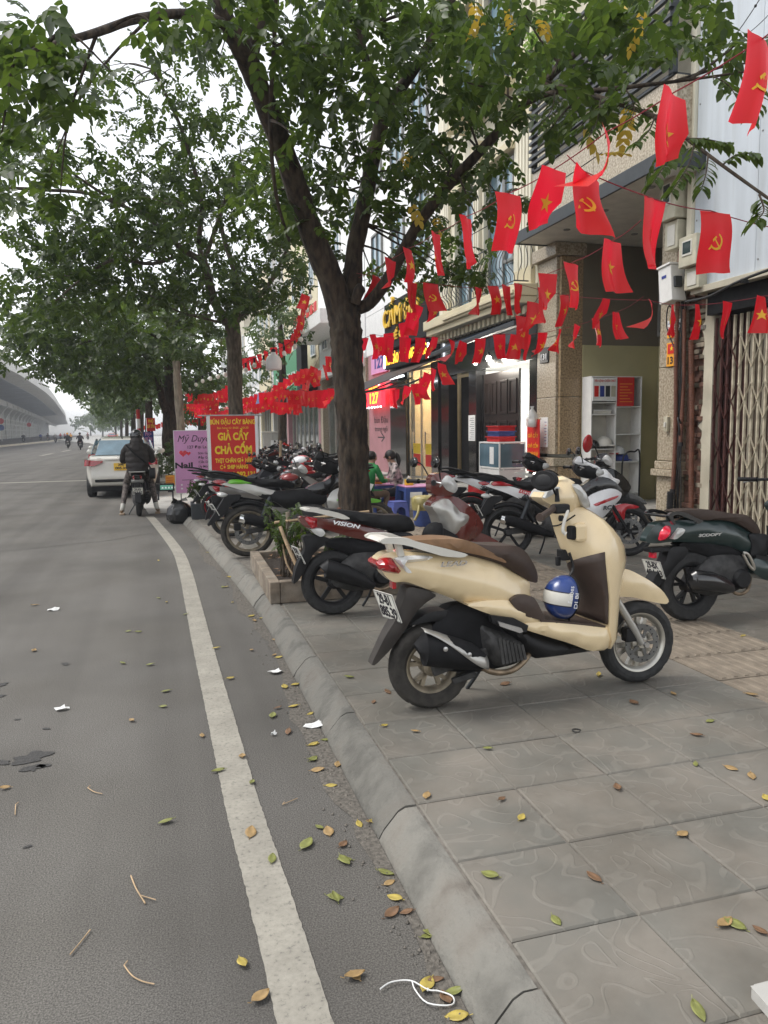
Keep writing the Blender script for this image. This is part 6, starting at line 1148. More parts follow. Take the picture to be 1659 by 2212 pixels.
    sh_ = panel(b, 'leg_fairing', d['shield'], .10, .165, paint if front is None else front, .06, st, lambda x,z: float(np.interp(x,[.84,1.05,1.28],[.85,1,.55])), rnd=1)
    if accent: panel(b, 'accent', d['accent'], .15, .172, accent, .02, .03, lambda x,z: float(np.interp(x,[.84,1.05,1.28],[.85,1,.62])), parent=sh_, rnd=1)
    panel(b, 'top_fairing', d['top'], .09, .14, 'black_gloss', .07, st, lambda x,z: float(np.interp(x,[.6,.9,1.28],[.6,1,.5])), rnd=1)
    panel(b, 'front_fender', d['fender'], .04, .07, fender or paint, .05, st, rnd=1)
    for s in (-1,1): obj('fork_leg', MB().tube([(1.03,s*.075,.80),(d['fx']-.03,s*.075,d['R']+.02)],.02,9), 'black_plastic', b, smooth=50)
    hc = panel(b, 'handlebar_cowl', d['head'], .05, .115, 'black_plastic', .06, st, rnd=rn); panel(b, 'visor', d['visor'], .06, .115, visor or paint, .04, st, parent=hc, rnd=1); panel(b, 'headlight', [(1.0,1.0),(1.065,.985),(1.075,.935),(1.0,.905),(.97,.95)], .06, .10, 'lens_clear', .03, .03, parent=hc, rnd=1)
    grips(b, .80, 1.02, .34, .05)
    if mirrors:
        for s in (-1,1): mirror(b, (.74,s*.27,1.2), (.06,.045), (.82,s*.14,1.06))
    if title:
        for tt in title: text(tt[0], cw if tt[1][0] < .7 else sh_, tt[1], (1,0,tt[4]), (0,0,1), .06, tt[2], tt[3], ext=.002, shear=.2, bold=.003)
    stand(b, .45, .3); return b
underbone('white sports underbone with red front fender parked by the porch', (3.72,7.88,PV), -19, 3, 'white_gloss', accent='red_gloss', fender='red_gloss', pl=('29-L5','240.18'), title=[('RC',(.22,-.14,.68),'dark_metal',.17,-.35),('EXCITER',(.19,-.139,.735),'red',.17,-.3),('RC',(1.08,-.17,.56),'dark_metal',.1,.1)])
underbone('white and black underbone half hidden behind the white sports bike', (3.85,9.3,PV), -8, 3, 'white_gloss', strip='black_gloss', visor='black_plastic', pl=('29-F1','517.80'), title=[('Spacy',(.2,-.14,.69),'dark_metal',.2,-.3)], mirrors=False)
d2 = dict(VIS); b = scooter('black scooter with white trimmed shield and red backed mirror', (4.75,9.3,PV), -24, 3, d2, 'black_gloss', 'white_gloss', pl=('29-G1','774.06'), mirrors=False)
mirror(b, (.70,-.24,1.24), (.085,.12), (.86,-.12,1.06), mat='red_gloss', yaw=R(-50)); mirror(b, (.8,.26,1.22), (.05,.04), (.9,.13,1.06))
G2 = GRP
underbone('large bike with black seat and lime stripe by the planter', (.88,8.95,PV), 1, 3, 'silver_paint', 'lime', accent='lime', front='silver_paint', tyre='rubber_dusty', wheel='alloy_dirty', rdisc=-.075, pl=('29-S6','131.52'), fender='lime', visor='black_plastic', sc=(1.12,1,1.06))
scooter('grey and black scooter with black helmet on its seat', (.82,10.75,PV), 1, 3, dict(VIS, rim=.2), 'grey_paint', 'black_plastic', rail='black_plastic', pl=('29-D1','639.44'), wheel='alloy_dirty', sc=(1.06,1,.9))
underbone('black motorbike with thin red rims behind the grey scooter', (.78,12.7,PV), 2, 3, 'black_gloss', 'silver_paint', rimred='red_gloss', pl=('29-X3','880.31'), sc=(1,1,.88))
underbone('black motorbike last in the kerb row beside the red banner', (.74,13.8,PV), 3, 3, 'black_gloss', 'black_gloss', longrail=True, pl=('29-M1','455.09'), sc=(1,1,.88))
0 and underbone('white fronted black motorbike between the tree and the tables', (2.6,10.6,PV), 8, 3, 'black_gloss', 'red_gloss', front='white_gloss', visor='black_plastic', detail=False, pl=('29-V7','206.77'))
def full_helmet(label, loc, r, mat, mat2, rz):
    t = thing('helmet', label, 'helmet', loc, rz); V = MB().ell((0,0,0),(r*1.12,r*.95,r*1.02),24,16)
    V.v = [(x, y, max(z, -r*.75)) for x, y, z in V.v]; obj('shell', V, mat, t, smooth=50)
    obj('visor', MB().ell((r*.12,0,-.0),(r*1.08,r*.86,r*.5),20,12), 'black_gloss', t, smooth=60)
    for s in (-1,1): obj('graphic', MB().ell((-.02,s*r*.25,r*.45),(r*.85,r*.7,r*.5),16,10), mat2, t, smooth=60)
    obj('chin_bar', MB().tube([(r*1.15*math.cos(a),r*1.0*math.sin(a),-r*.62) for a in np.linspace(R(-75),R(75),9)],r*.16,8), mat, t, smooth=50); return t
full_helmet('black helmet with red graphics on the grey scooter seat', (1.66,10.6,PV+.74), .15, 'black_gloss', mk('helmet_red_dark',(.2,.01,.01),.3,coat=.6), R(10))
full_helmet('red and white helmet hung on a handlebar in the kerb row', (2.12,12.3,PV+.9), .17, 'red_gloss', 'white_gloss', R(-15))
t = thing('delivery_bag', 'black bag with red edge on a motorbike seat', 'bag', (1.75,13.1,PV+.62), R(2)); obj('body', pillow(MB(), [(-.25,0),(.2,-.02),(.26,.12),(.18,.26),(-.12,.25),(-.26,.1)], .14, .2, .08, .05), 'dark_cloth', t, smooth=45); obj('red_panel', pillow(MB(), [(.16,-.01),(.24,.0),(.28,.12),(.2,.25),(.15,.22)], .17, .21, .04, .05), 'red', t, smooth=45)
obj('piping', MB().tube(spline([(-.25,-.17,.02),(0,-.2,.06),(.22,-.17,.0)],4),.007,6), 'offwhite', t, smooth=60)
t = thing('wooden_pole', 'pale wooden pole standing among the black motorbikes', 'pole', (2.05,14.6,PV)); obj('shaft', MB().tube([(0,0,0),(.06,0,1.25)],.025,10), 'stick', t, smooth=60); obj('top_cap', MB().tube([(.06,0,1.25),(.062,0,1.28)],.028,10), 'stick', t)
# the crowd of bikes further along in front of the shops
far = [('white_gloss','white motorbike facing the granite column',4.0,19.0,200),('black_gloss','black motorbike second before the granite column',3.3,18.2,170),('white_gloss','white motorbike leaning in the far cluster near the tree',4.3,20.8,20),('black_gloss','black motorbike at the near left of the far cluster',2.4,17.3,-8),('grey_paint','grey motorbike deep in the far cluster',2.6,20.2,12),('black_gloss','black motorbike beside the grey street cabinet',2.9,22.0,-12),('silver_paint','silver motorbike beside the grey street cabinet',3.6,23.5,8),('black_gloss','black motorbike furthest back in the cluster',4.2,25.0,185),('red_gloss','red motorbike far back under the flags',3.2,26.5,10)]
far += [('black_gloss','black motorbike facing the kerb row near the thick trunk',3.0,14.3,172),('grey_paint','grey motorbike nose to nose with the kerb row',2.95,12.4,-172),('black_gloss','black motorbike behind the pale wooden pole',2.7,15.9,168),('maroon_paint','dark red motorbike behind the bag and helmets',3.1,16.8,180)]
for p, lab, x, y, hd in far: underbone(lab, (x,y,PV), hd, 3, p, 'black_gloss', front=p, visor=p if p != 'silver_paint' else None, detail=False, sc=(1,1,.92), group='motorbikes clustered before the shops', pl=('29-T2','%03d.%02d' % (random.randint(100,999), random.randint(10,99))))
# ------------------------------------------------------------------ planter by the tree, sticks, plants
po = Vector((1.5,7.4,PV)); t = thing('planter', 'low rectangular concrete planter round the nearest tree', 'planter', po)
def wall(p, q, th, h, nm='planter_wall'):
    p, q = Vector((*p,PV)), Vector((*q,PV)); return obj(nm, MB().bar(p+Vector((0,0,h/2)), q+Vector((0,0,h/2)), th, h), 'planter_stone', t, po, bev=.008)
D('planter_stone', (.2,.16,.12), .85, var=.3, vs=9, bump=.5, bs=50, dirt=((.34,.31,.26), 6, .6)); 
wall((.84,6.38),(.86,8.15),.09,.19); wall((.887,6.425),(2.75,6.44),.09,.19); wall((2.75,6.487),(2.72,8.15),.09,.19); wall((.907,8.1),(2.675,8.12),.09,.19)
obj('soil', MB().add([(.88,6.45,PV+.12),(2.71,6.47,PV+.12),(2.69,8.09,PV+.12),(.89,8.08,PV+.12),(1.7,7.3,PV+.15)],[(0,1,4),(1,2,4),(2,3,4),(3,0,4)]), 'soil', t, po)
lit = MB()
for k in range(160):
    x, y = random.uniform(.9,2.6), random.uniform(6.5,8.1); a = random.random()*6.28; c, s = math.cos(a), math.sin(a); L = random.uniform(.03,.06); z = PV+.15+random.uniform(0,.015)
    lit.add([(x-c*L,y-s*L,z),(x+s*L*.4,y-c*L*.4,z+.01),(x+c*L,y+s*L,z+.004),(x-s*L*.4,y+c*L*.4,z+.008)],[(0,1,2,3)])
obj('leaf_litter', lit, 'fall_brown', t, po, kind='stuff')
def shrub(lab, x, y, h, n, spread, sc=.45):
    o = Vector((x,y,PV+.12)); t = thing('shrub', lab, 'plant', o, group='shrubs in the tree planter'); m = MB(); pts = []
    for k in range(n):
        a = random.random()*6.28; e = Vector((math.cos(a)*spread*random.uniform(.3,1), math.sin(a)*spread*random.uniform(.3,1), h*random.uniform(.6,1))); s_ = Vector((random.uniform(-.05,.05),random.uniform(-.05,.05),0))
        P = spline([s_, (s_+e)/2+Vector((0,0,.08*h)), e],4); m.tube(P, list(np.linspace(.006,.003,len(P))),5)
        for q in P[4:]:
            if random.random() < .55: pts.append(tuple(q+Vector((random.uniform(-.04,.04),random.uniform(-.04,.04),random.uniform(-.02,.04)))))
    obj('stems', m, 'hedge_wood', t, smooth=60); me = crown_mesh('foliage', np.array(pts), sc, 'leaf'); obj('foliage', None, None, t, mesh=me, kind='stuff')
shrub('leafy green shrub at the near left corner of the planter', 1.02,6.95,.6,15,.24); shrub('taller thin shrub behind the maroon scooter in the planter', 1.25,7.35,.6,14,.25); shrub('low straggly shrub beside the maroon scooter rear wheel', 1.5,6.75,.42,12,.22); shrub('small shrub at the far edge of the planter', 1.1,7.9,.6,9,.2)
def stake(lab, pts, r, mat='stick'):
    o = Vector(pts[0]); t = thing('stake', lab, 'stake', o, group='stakes and sticks in the planter'); P = spline([Vector(p)-o for p in pts],4); obj('cane', MB().tube(P, r, 8), mat, t, smooth=60)
    for f in (.3,.62): q = P[int(f*(len(P)-1))]; obj('node', MB().ell(tuple(q),(r*1.25,r*1.25,r*.6),8,6), mat, t, smooth=60)
stake('pale broken cane leaning over the planter corner', [(.95,6.75,PV+.62),(1.02,6.66,PV+.4),(1.10,6.6,PV+.2),(1.14,6.57,PV+.12)], .016)
stake('thin forked cane beside the broken one', [(.98,6.85,PV+.45),(1.0,6.75,PV+.28),(1.07,6.68,PV+.14)], .009)
stake('upright wooden post in the planter shrubs', [(1.06,7.0,PV+.1),(1.06,7.0,PV+.72)], .02, 'bark_pale'); stake('level cane tied across the planter post', [(.93,6.98,PV+.63),(1.4,7.0,PV+.66),(1.85,7.02,PV+.69)], .013)
stake('cane lying on the planter soil', [(1.1,6.55,PV+.17),(1.7,6.62,PV+.18),(2.1,6.6,PV+.17)], .015)
t = thing('orange_tie', 'orange plastic strap tied to the level cane', 'strap', (1.55,7.0,PV+.62)); obj('loop', MB().bx(-.012,.012,-.03,.03,-.02,.12), 'conduit', t, bev=.004); obj('tail', MB().bx(-.006,.006,-.01,.01,-.09,-.02), 'conduit', t)
so = Vector((.52,13.35,PV)); t = thing('planter', 'small dark stone planter at the end of the kerb row', 'planter', so); P_('wall', 'dark_metal', t, so, (.36,.8,13.1,13.16,PV,PV+.26),(.36,.42,13.161,13.7,PV,PV+.26)); obj('soil', MB().bx(.42,.8,13.16,13.7,PV,PV+.2), 'soil', t, so)
shrub('narrow leafed plant growing beside the pink nail sign', .5,13.55,.5,12,.2,.6)
# ------------------------------------------------------------------ black rubbish bag
o = Vector((.17,13.75,0)); t = thing('rubbish_bag', 'knotted black plastic rubbish bag at the kerb', 'bag', o)
m = MB().lathe([(0,0),(.14,.0),(.205,.06),(.225,.16),(.205,.26),(.13,.34),(.05,.38),(.035,.40)], 26, fn=lambda i,j: 1+.07*math.sin(j*1.9+i*1.3)+.05*math.sin(j*3.7-i)); obj('sack', m, 'bag_black', t, smooth=25)
m = MB()
for a in (0,1.9,3.6,5.1): m.add([(.02*math.cos(a+.8),.02*math.sin(a+.8),.39),(.02*math.cos(a-.8),.02*math.sin(a-.8),.39),(.15*math.cos(a-.25),.15*math.sin(a-.25),.40+.05*math.sin(a*3)),(.12*math.cos(a+.3),.12*math.sin(a+.3),.45)],[(0,1,2,3)])
k = obj('knot', m, 'bag_black', t); md = k.modifiers.new('t','SOLIDIFY'); md.thickness = .006
# ------------------------------------------------------------------ boards by the kerb
def upright(lab, name, xl, xr, yt, yb, Y, mat, th=.03, cat='sign'):
    a, b = PY(xl, yt, Y), PY(xr, yb, Y); o = Vector(((a.x+b.x)/2, Y, b.z)); t = thing(name, lab, cat, o); w, h = b.x-a.x, a.z-b.z
    p = obj('board', MB().bx(-w/2,w/2,-th/2,th/2,0,h), mat, t, bev=.003); return t, p, w, h, o
t, p, w, h, o = upright('pink nail salon board on a thin pole by the kerb', 'nail_sign', 375, 470, 931, 1062, 17.0, 'pink_print')
Y_ = -.017
obj('pole', MB().tube([(-w/2+.1,.03,-o.z+.0),(-w/2+.1,.03,.3)],.014,8), 'steel', t, smooth=60); obj('pole', MB().tube([(w/2-.1,.03,-o.z),(w/2-.1,.03,.3)],.014,8), 'steel', t, smooth=60)
f = MB(); e = .012; f.bx(-w/2-e,-w/2,-.02,.02,-e,h+e).bx(w/2,w/2+e,-.02,.02,-e,h+e).bx(-w/2,w/2,-.02,.02,h,h+e).bx(-w/2,w/2,-.02,.02,-e,0); obj('frame', f, 'white_paint', t)
text('Mỹ Duyên', p, (.0,Y_,h*.87), *NY, .2, 'ink', w*.86, ext=.001, shear=.35); text('127 Đại La', p, (.03,Y_,h*.735), *NY, .09, 'ink', .4, ext=.001, bold=.001); text('Nail', p, (-w*.29,Y_,h*.44), *NY, .17, 'ink', .37, ext=.001, bold=.006)
for k, s in enumerate(('Sơn Gel','Đắp Gel','Cắt Da','Úp Móng','Nối Mi','Design')): text(s, p, (w*.2,Y_,h*(.635-.072*k)), *NY, .07, 'ink', .24, ext=.001, bold=.001)
for x_, z_, s_ in ((-w*.3,h*.64,.085),(-w*.17,h*.635,.05)):
    P = [(x_+s_*.06*16*math.sin(q)**3/1.0, z_+s_*.06*(13*math.cos(q)-5*math.cos(2*q)-2*math.cos(3*q)-math.cos(4*q))) for q in np.linspace(0,2*math.pi,26,endpoint=False)]; obj('heart', MB().prism(P, Y_-.001, Y_+.001), 'lens_bright_red', p)
obj('rule', MB().bx(-w*.35,w*.3,Y_-.001,Y_+.001,h*.205,h*.212), 'ink', p)
for k, s in enumerate(('Mỹ Duyên Nails','0904 127 127')):
    text(s, p, (.02,Y_,h*(.13-.06*k)), *NY, .05, 'ink', .42, ext=.001); obj('round_icon', MB().lathe([(0,-.001),(.02,-.001),(.02,.001),(0,.001)],14,'y',Matrix.Translation((-w*.36,Y_,h*(.13-.06*k)))), 'ink_white', p)
t, p, w, h, o = upright('big red food banner with yellow lettering hung on a stand', 'food_banner', 447, 561, 899, 1062, 15.6, 'red_print', .012); Y_ = -.008
obj('side_strip', MB().bx(-w/2-.001,-w/2+.055,-.0075,-.0065,0,h), 'ink_white', p); obj('side_strip', MB().bx(w/2-.055,w/2+.001,-.0075,-.0065,0,h), 'ink_white', p)
obj('top_bar', MB().tube([(-w/2-.18,0,h+.012),(w/2+.1,0,h+.012)],.014,10), 'steel', t, smooth=60)
for s in (-1,1): obj('stand_pole', MB().tube([(s*(w/2+.0),.03,-o.z+PV),(s*(w/2+.0),.03,h)],.013,8), 'steel', t, smooth=60)
for s, zf, wf_, sz, bd in (('BÚN ĐẬU CÂY BÀNG',.92,.9,.13,.004),('Bán hàng từ: 8h00 - 20h30',.845,.62,.06,.0),('GIẢ CẦY',.73,.62,.2,.009),('CHẢ CỐM',.555,.74,.21,.01),('THỊT CHÂN GIÒ HẤP',.42,.74,.115,.004),('CÓ SHIP HÀNG',.335,.56,.11,.004),('ĐT: 0902.292.131',.235,.85,.14,.006)): text(s, p, (0,Y_,h*zf), *NY, sz, 'yellow_print', w*wf_, ext=.001, bold=bd)
t, p, w, h, o = upright('dark noodle shop board with pink words near the far kerb', 'menu_board', 310, 334, 933, 985, 27.5, 'ink_blue'); 
for k, s in enumerate(('PHỞ','BÚN','MIẾN','CHÁO','CƠM')): text(s, p, (0,-.017,h*(.9-.2*k)), *NY, .16, 'pink_plastic' if k < 4 else 'ink_white', w*.7, ext=.001, bold=.008)
obj('leg', MB().tube([(0,.03,-o.z+.13),(0,.03,.1)],.02,8), 'steel', t)
t, p, w, h, o = upright('red chicken stew sign above the dark noodle board', 'food_sign', 316, 336, 903, 931, 28.2, 'red_print'); text('GÀ TẦN', p, (0,-.017,h*.35), *NY, .16, 'yellow_print', w*.85, ext=.001, bold=.006); text('PHỞ', p, (0,-.017,h*.75), *NY, .14, 'yellow_print', w*.6, ext=.001, bold=.006); obj('post', MB().tube([(-w/2,.04,-o.z+.13),(-w/2,.04,h)],.03,8), 'steel', t)
o = PY(303,990,27); o.z = .13; t = thing('striped_post', 'red and white striped post near the dark noodle board', 'post', o)
for k in range(7): obj('band', MB().tube([(0,0,.32*k),(0,0,.32*(k+1)-.002)],.06,10), ('red','ink_white')[k%2], t, smooth=50)
t, p, w, h, o = upright('black light box board lying beside the rider in the ramp', 'light_box', 337, 377, 1045, 1060, 18.2, 'black_gloss', .12); P_('screen', 'screen_green', p, (0,0,0), (-w*.28,w*.42,-.064,-.06,h*.2,h*.8), bev=0); obj('foot', MB().tube([(-w*.4,0,-o.z+.03),(-w*.4,0,.02)],.02,8).tube([(w*.4,0,-o.z+.03),(w*.4,0,.02)],.02,8), 'dark_metal', t)
for k in range(5): obj('lit_bar', MB().bx(-w*.2+k*.07,-w*.2+.04+k*.07,-.066,-.064,h*.35,h*.35+.04), 'ink_white', p)
t, p, w, h, o = upright('small red paper board at the foot of the pink sign', 'red_board', 357, 378, 1027, 1047, 20.5, 'orange_print', .03); 
for k in range(3): obj('print_line', MB().bx(-w*.4,w*.35,-.018,-.016,h*(.25+.22*k),h*(.31+.22*k)), 'red_print', p)
obj('foot', MB().bx(-w*.3,w*.3,.02,.05,-o.z+.03,.02), 'dark_metal', t)
D('bag_yellow',(.33,.28,.11),.35,var=.15,vs=12,bump=.4,bs=20)
# grey street cabinet
o = PX(595,960,4.9); o = Vector((4.55,34,PV)); t = thing('street_cabinet', 'pale grey steel street cabinet in front of shop glass', 'cabinet', o); obj('body', MB().bx(-.42,.42,-.2,.2,.08,1.38), 'concrete_pale', t, bev=.015); obj('roof', MB().bx(-.46,.46,-.24,.24,1.381,1.44), 'offwhite', t, bev=.01); obj('plinth', MB().bx(-.4,.4,-.18,.18,0,.08), 'concrete', t); obj('door_seam', MB().bx(-.005,.005,-.203,-.2,.1,1.36), 'dark_metal', t); obj('sticker', MB().bx(-.1,.25,-.204,-.2,.75,1.05), 'paper', t)
# ------------------------------------------------------------------ low tables and stools outside the shop
def ptable(lab, x, y, hgt=.5, w=.55, rz=0.):
    t = thing('low_table', lab, 'table', (x,y,PV), rz, 'low blue plastic tables'); obj('table_top', MB().bx(-w/2,w/2,-w/2,w/2,hgt-.025,hgt), 'pink_plastic', t, bev=.01); f = MB()
    for s in (-1,1): f.bx(s*w*.46-.008,s*w*.46+.008,-w*.46,w*.46,hgt-.1,hgt-.026).bx(-w*.45,w*.45,s*w*.46-.008,s*w*.46+.008,hgt-.1,hgt-.026)
    obj('apron', f, 'blue_plastic', t)
    for sx in (-1,1):
        for sy in (-1,1): obj('leg', MB().loft([[(sx*(w*.44+e)+dx,sy*(w*.44+e)+dy,z) for dx,dy in ((-.045,-.045),(.045,-.045),(.045,.045),(-.045,.045))] for z,e in ((0,.03),(hgt-.027,0))]), 'blue_plastic', t, bev=.008)
    return t
ptable('low blue table with pink top furthest back, by the man in green', 3.42,13.75); ptable('middle low blue table with pink top and tissue box', 3.75,13.15); ptable('low blue table with pink top nearest to the maroon scooter', 4.15,12.5)
def stool(lab, x, y, mat, rz=0.):
    t = thing('stool', lab, 'stool', (x,y,PV), rz, 'small plastic stools'); obj('seat', MB().bx(-.125,.125,-.125,.125,.245,.27), mat, t, bev=.012)
    for sx,sy,ax in ((-1,0,'y'),(1,0,'y'),(0,-1,'x'),(0,1,'x')):
        # each side: a sheet with an arched opening
        P = [(-.15,0),(-.09,0),(-.085,.1)]+[(-.085*math.cos(a),.1+.075*math.sin(a)) for a in np.linspace(.2,math.pi-.2,7)]+[(.085,.1),(.09,0),(.15,0),(.12,.244),(-.12,.244)]
        m = MB().prism(P, -.006, .006, 'xz'); 
        if ax == 'x': m.v = [(a, b+sy*(.15-.03*c/.244), c) for a,b,c in m.v]
        else: m.v = [(sx*(.15-.03*c/.244)+b, a, c) for a,b,c in m.v]
        obj('side', m, mat, t)
stool('small pale blue plastic stool in front of the low tables', 3.70,12.15, 'blue_pale', R(8)); stool('dark blue plastic stool tucked under the middle table', 4.0,13.55,'blue_plastic',R(20))
o = Vector((3.72,10.85,PV)); t = thing('covered_tub', 'blue tub with yellow plastic bag pulled over its rim', 'tub', o); obj('tub', MB().loft([[(r*math.cos(a),r*math.sin(a),z) for a in np.linspace(0,6.283,20,endpoint=False)] for z,r in ((0,.13),(.03,.15),(.3,.17))]), 'blue_plastic', t, smooth=40)
obj('bag_rim', MB().lathe([(0,.46),(.15,.46),(.185,.43),(.19,.36),(.18,.28),(.175,.25)],30,fn=lambda i,j: 1+.035*math.sin(j*1.7+i*2)), 'bag_yellow', t, smooth=40); obj('bag_tail', MB().tube(spline([(-.12,-.14,.33),(-.16,-.2,.22),(-.22,-.22,.12)],4),.022,8), 'bag_yellow', t, smooth=50);
for lab, x, y, z, mt in (('yellow tissue box on the middle pink table top',3.62,13.05,.62,'orange_print'),('yellow sauce jar on the nearest pink table top',4.02,12.5,.62,'yellow')):
    t = thing('table_box', lab, 'box', (x,y,z)); obj('body', MB().bx(-.07,.07,-.05,.05,0,.1), mt, t, bev=.008); obj('tissue', MB().add([(-.05,0,.1),(.05,.01,.1),(.03,0,.15),(-.01,.01,.17)],[(0,1,2,3)]), 'paper', t)
for lab, x, y in (('small sauce bottle on the middle pink table',3.85,13.2),('white shaker at the left of the far pink table',3.28,13.6)):
    t = thing('bottle', lab, 'bottle', (x,y,.62)); obj('body', MB().lathe([(0,0),(.025,0),(.028,.05),(.02,.08),(.012,.1),(0,.1)],12), 'lens_clear', t, smooth=50); obj('cap', MB().lathe([(0,.1),(.015,.1),(.015,.12),(0,.12)],12), 'pink_plastic', t)
t = thing('green_tray', 'lime green plastic basket stacked behind the far table', 'basket', (3.45,14.3,PV+.55)); obj('tray', MB().loft([[(x*q,y*q,z) for x,y in ((-.25,-.2),(.25,-.2),(.25,.2),(-.25,.2))] for z,q in ((0,.8),(.1,1))]), 'lime', t); obj('rim', MB().tube([(-.26,-.21,.1),(.26,-.21,.1),(.26,.21,.1),(-.26,.21,.1),(-.26,-.21,.1)],.012,6), 'yellow', t)
obj('support', MB().bx(-.2,.2,-.15,.15,-.55,-.002), 'blue_plastic', t, bev=.01)
t = thing('blue_basin', 'blue plastic basin behind the white sports bike', 'basin', (5.35,12.6,PV)); obj('basin', MB().lathe([(0,.5),(.2,.5),(.3,.62),(.32,.62),(.21,.48),(0,.48)],24), 'blue_plastic', t, smooth=40); obj('stool_base', MB().lathe([(.2,0),(.17,.478),(.15,.478),(.18,0)],16,closed=True), 'red', t, smooth=40)
# ------------------------------------------------------------------ people
def skinned(verts, edges, radii, root=0, sub=2):
    me = bpy.data.meshes.new('tmp'); me.from_pydata(verts, edges, []); o = bpy.data.objects.new('tmp', me); COL.objects.link(o)
    s = o.modifiers.new('skin','SKIN'); s.use_smooth_shade = True
    for i, r in enumerate(radii):
        r = r if hasattr(r,'__len__') else (r,r); me.skin_vertices[0].data[i].radius = r; me.skin_vertices[0].data[i].use_root = (i == root)
    if sub: u = o.modifiers.new('sub','SUBSURF'); u.levels = sub; u.render_levels = sub
    bpy.context.view_layer.update(); out = bpy.data.meshes.new_from_object(o.evaluated_get(bpy.context.evaluated_depsgraph_get())); bpy.data.objects.remove(o)
    out.polygons.foreach_set('use_smooth', [True]*len(out.polygons)); return out
def paint(me, mats, fn):
    me.materials.clear()
    for m in mats: me.materials.append(M[m])
    for p in me.polygons: p.material_index = fn(p.center)
def body(parent, J, mats, fn, name='body'):
    """J: name -> (x,y,z,r); one continuous figure"""
    names = list(J); ix = {n: i for i, n in enumerate(names)}; E = [('hip','waist'),('waist','chest'),('chest','neck'),('neck','head'),('head','crown')]
    for s in 'lr': E += [('chest','sho_'+s),('sho_'+s,'elb_'+s),('elb_'+s,'wri_'+s),('wri_'+s,'hand_'+s),('hip','thi_'+s),('thi_'+s,'kne_'+s),('kne_'+s,'ank_'+s),('ank_'+s,'toe_'+s)]
    E = [(ix[a],ix[b]) for a,b in E if a in ix and b in ix]; me = skinned([J[n][:3] for n in names], E, [J[n][3] for n in names], ix['hip']); me.name = name; paint(me, mats, fn)
    o = bpy.data.objects.new(name, me); COL.objects.link(o); o.parent = parent; return o
def fingers(parent, w, d, spread, mat='skin', r=.009):
    m = MB(); w = Vector(w); d = Vector(d).normalized(); sp = Vector(spread).normalized(); dn = Vector((0,0,-1))
    for k in range(4):
        b = w+d*.05+sp*(.018*(k-1.5)); L = (.06,.07,.066,.05)[k]; m.tube([b, b+d*L*.5, b+d*L*.75+dn*L*.35, b+d*L*.6+dn*L*.6], [r,r*.95,r*.9,r*.75], 7)
    b = w+d*.02-sp*.03; m.tube([b, b-sp*.03+d*.02, b-sp*.03+d*.045+dn*.02],[r*1.1,r,r*.8],7); return obj('fingers', m, mat, parent, smooth=60)
rb = scooter('black scooter ridden by the person in the padded jacket', (-.56,15.2,0), 90, 0, VIS, 'black_gloss', 'black_plastic', rail='silver_paint', pl=('29-AN','063.52'), name='ridden_scooter', group='motorbikes on the road')
pr_ = thing('person', 'person in dark padded jacket and helmet sitting on the black scooter', 'person', (-.56,15.2,0), R(90))
J = dict(hip=(.22,0,.88,(.17,.15)),waist=(.24,0,1.0,.14),chest=(.29,0,1.24,(.17,.13)),neck=(.33,0,1.41,.06),head=(.36,0,1.50,.085),crown=(.36,0,1.58,.08))
for s, q in (('l',1),('r',-1)): J.update({'sho_'+s:(.30,q*.18,1.32,.075),'elb_'+s:(.40,q*.26,1.08,.05),'wri_'+s:(.64,q*.26,1.04,.04),'hand_'+s:(.72,q*.26,1.04,.04),'thi_'+s:(.3,q*.12,.84,.10),'kne_'+s:(.60,q*.23,.62,.07),'ank_'+s:(.30,q*.32,.12,.045),'toe_'+s:(.43,q*.35,.05,.04)})
D('pattern_trousers', (.12,.10,.09), .85, var=.6, vs=24); D('shoe', (.3,.22,.15), .7)
body(pr_, J, ('jacket','pattern_trousers','skin','shoe','offwhite'), lambda c: 3 if c.z < .09 else 4 if c.z < .22 else 1 if c.z < .9 and abs(c.y) > .02 and c.x > .0 and not (c.z > .85 and abs(c.y) < .2) else 0 if c.z < 1.42 and not (c.x > .64) else 2)
rings = []
for i, z in enumerate(np.linspace(.80,1.40,31)):
    f = (z-.8)/.6; pf = abs(math.sin(f*math.pi*5.5))**.5; w = .185+.04*math.sin(min(1,f*1.15)*math.pi*.9)-.09*max(0,f-.82)/.18; d = .15+.03*math.sin(f*math.pi); w *= .90+.10*pf; d *= .90+.10*pf
    rings.append([(.22+.10*f+d*math.cos(a), w*math.sin(a), z+.012*math.sin(a*6+z*9)) for a in np.linspace(0,2*math.pi,28,endpoint=False)])
jk = obj('jacket', MB().loft(rings), 'jacket', pr_, smooth=60)
for q in (1,-1):
    P = spline([(.30,q*.15,1.31),(.35,q*.225,1.22),(.40,q*.265,1.08),(.52,q*.265,1.05),(.64,q*.26,1.04)],6); n = len(P); obj('sleeve', MB().tube(P, [(.088-.035*i/n)*(.88+.12*abs(math.sin(i/n*math.pi*6))**.5) for i in range(n)], 14), 'jacket', jk, smooth=60)
    obj('sandal_sole', MB().bx(.25,.50,q*.335-.05,q*.335+.05,0.,.03), 'shoe', pr_, bev=.01); fingers(pr_, (.69,q*.26,1.045), (.6,0,-.2), (0,q,0))
obj('hood', MB().lathe([(.11,-.03),(.13,.0),(.125,.05),(.10,.09),(.07,.1)],22,'z',Matrix.Translation((.31,0,1.39)),fn=lambda i,j:1+.04*math.sin(j*2)), 'jacket', jk, smooth=60)
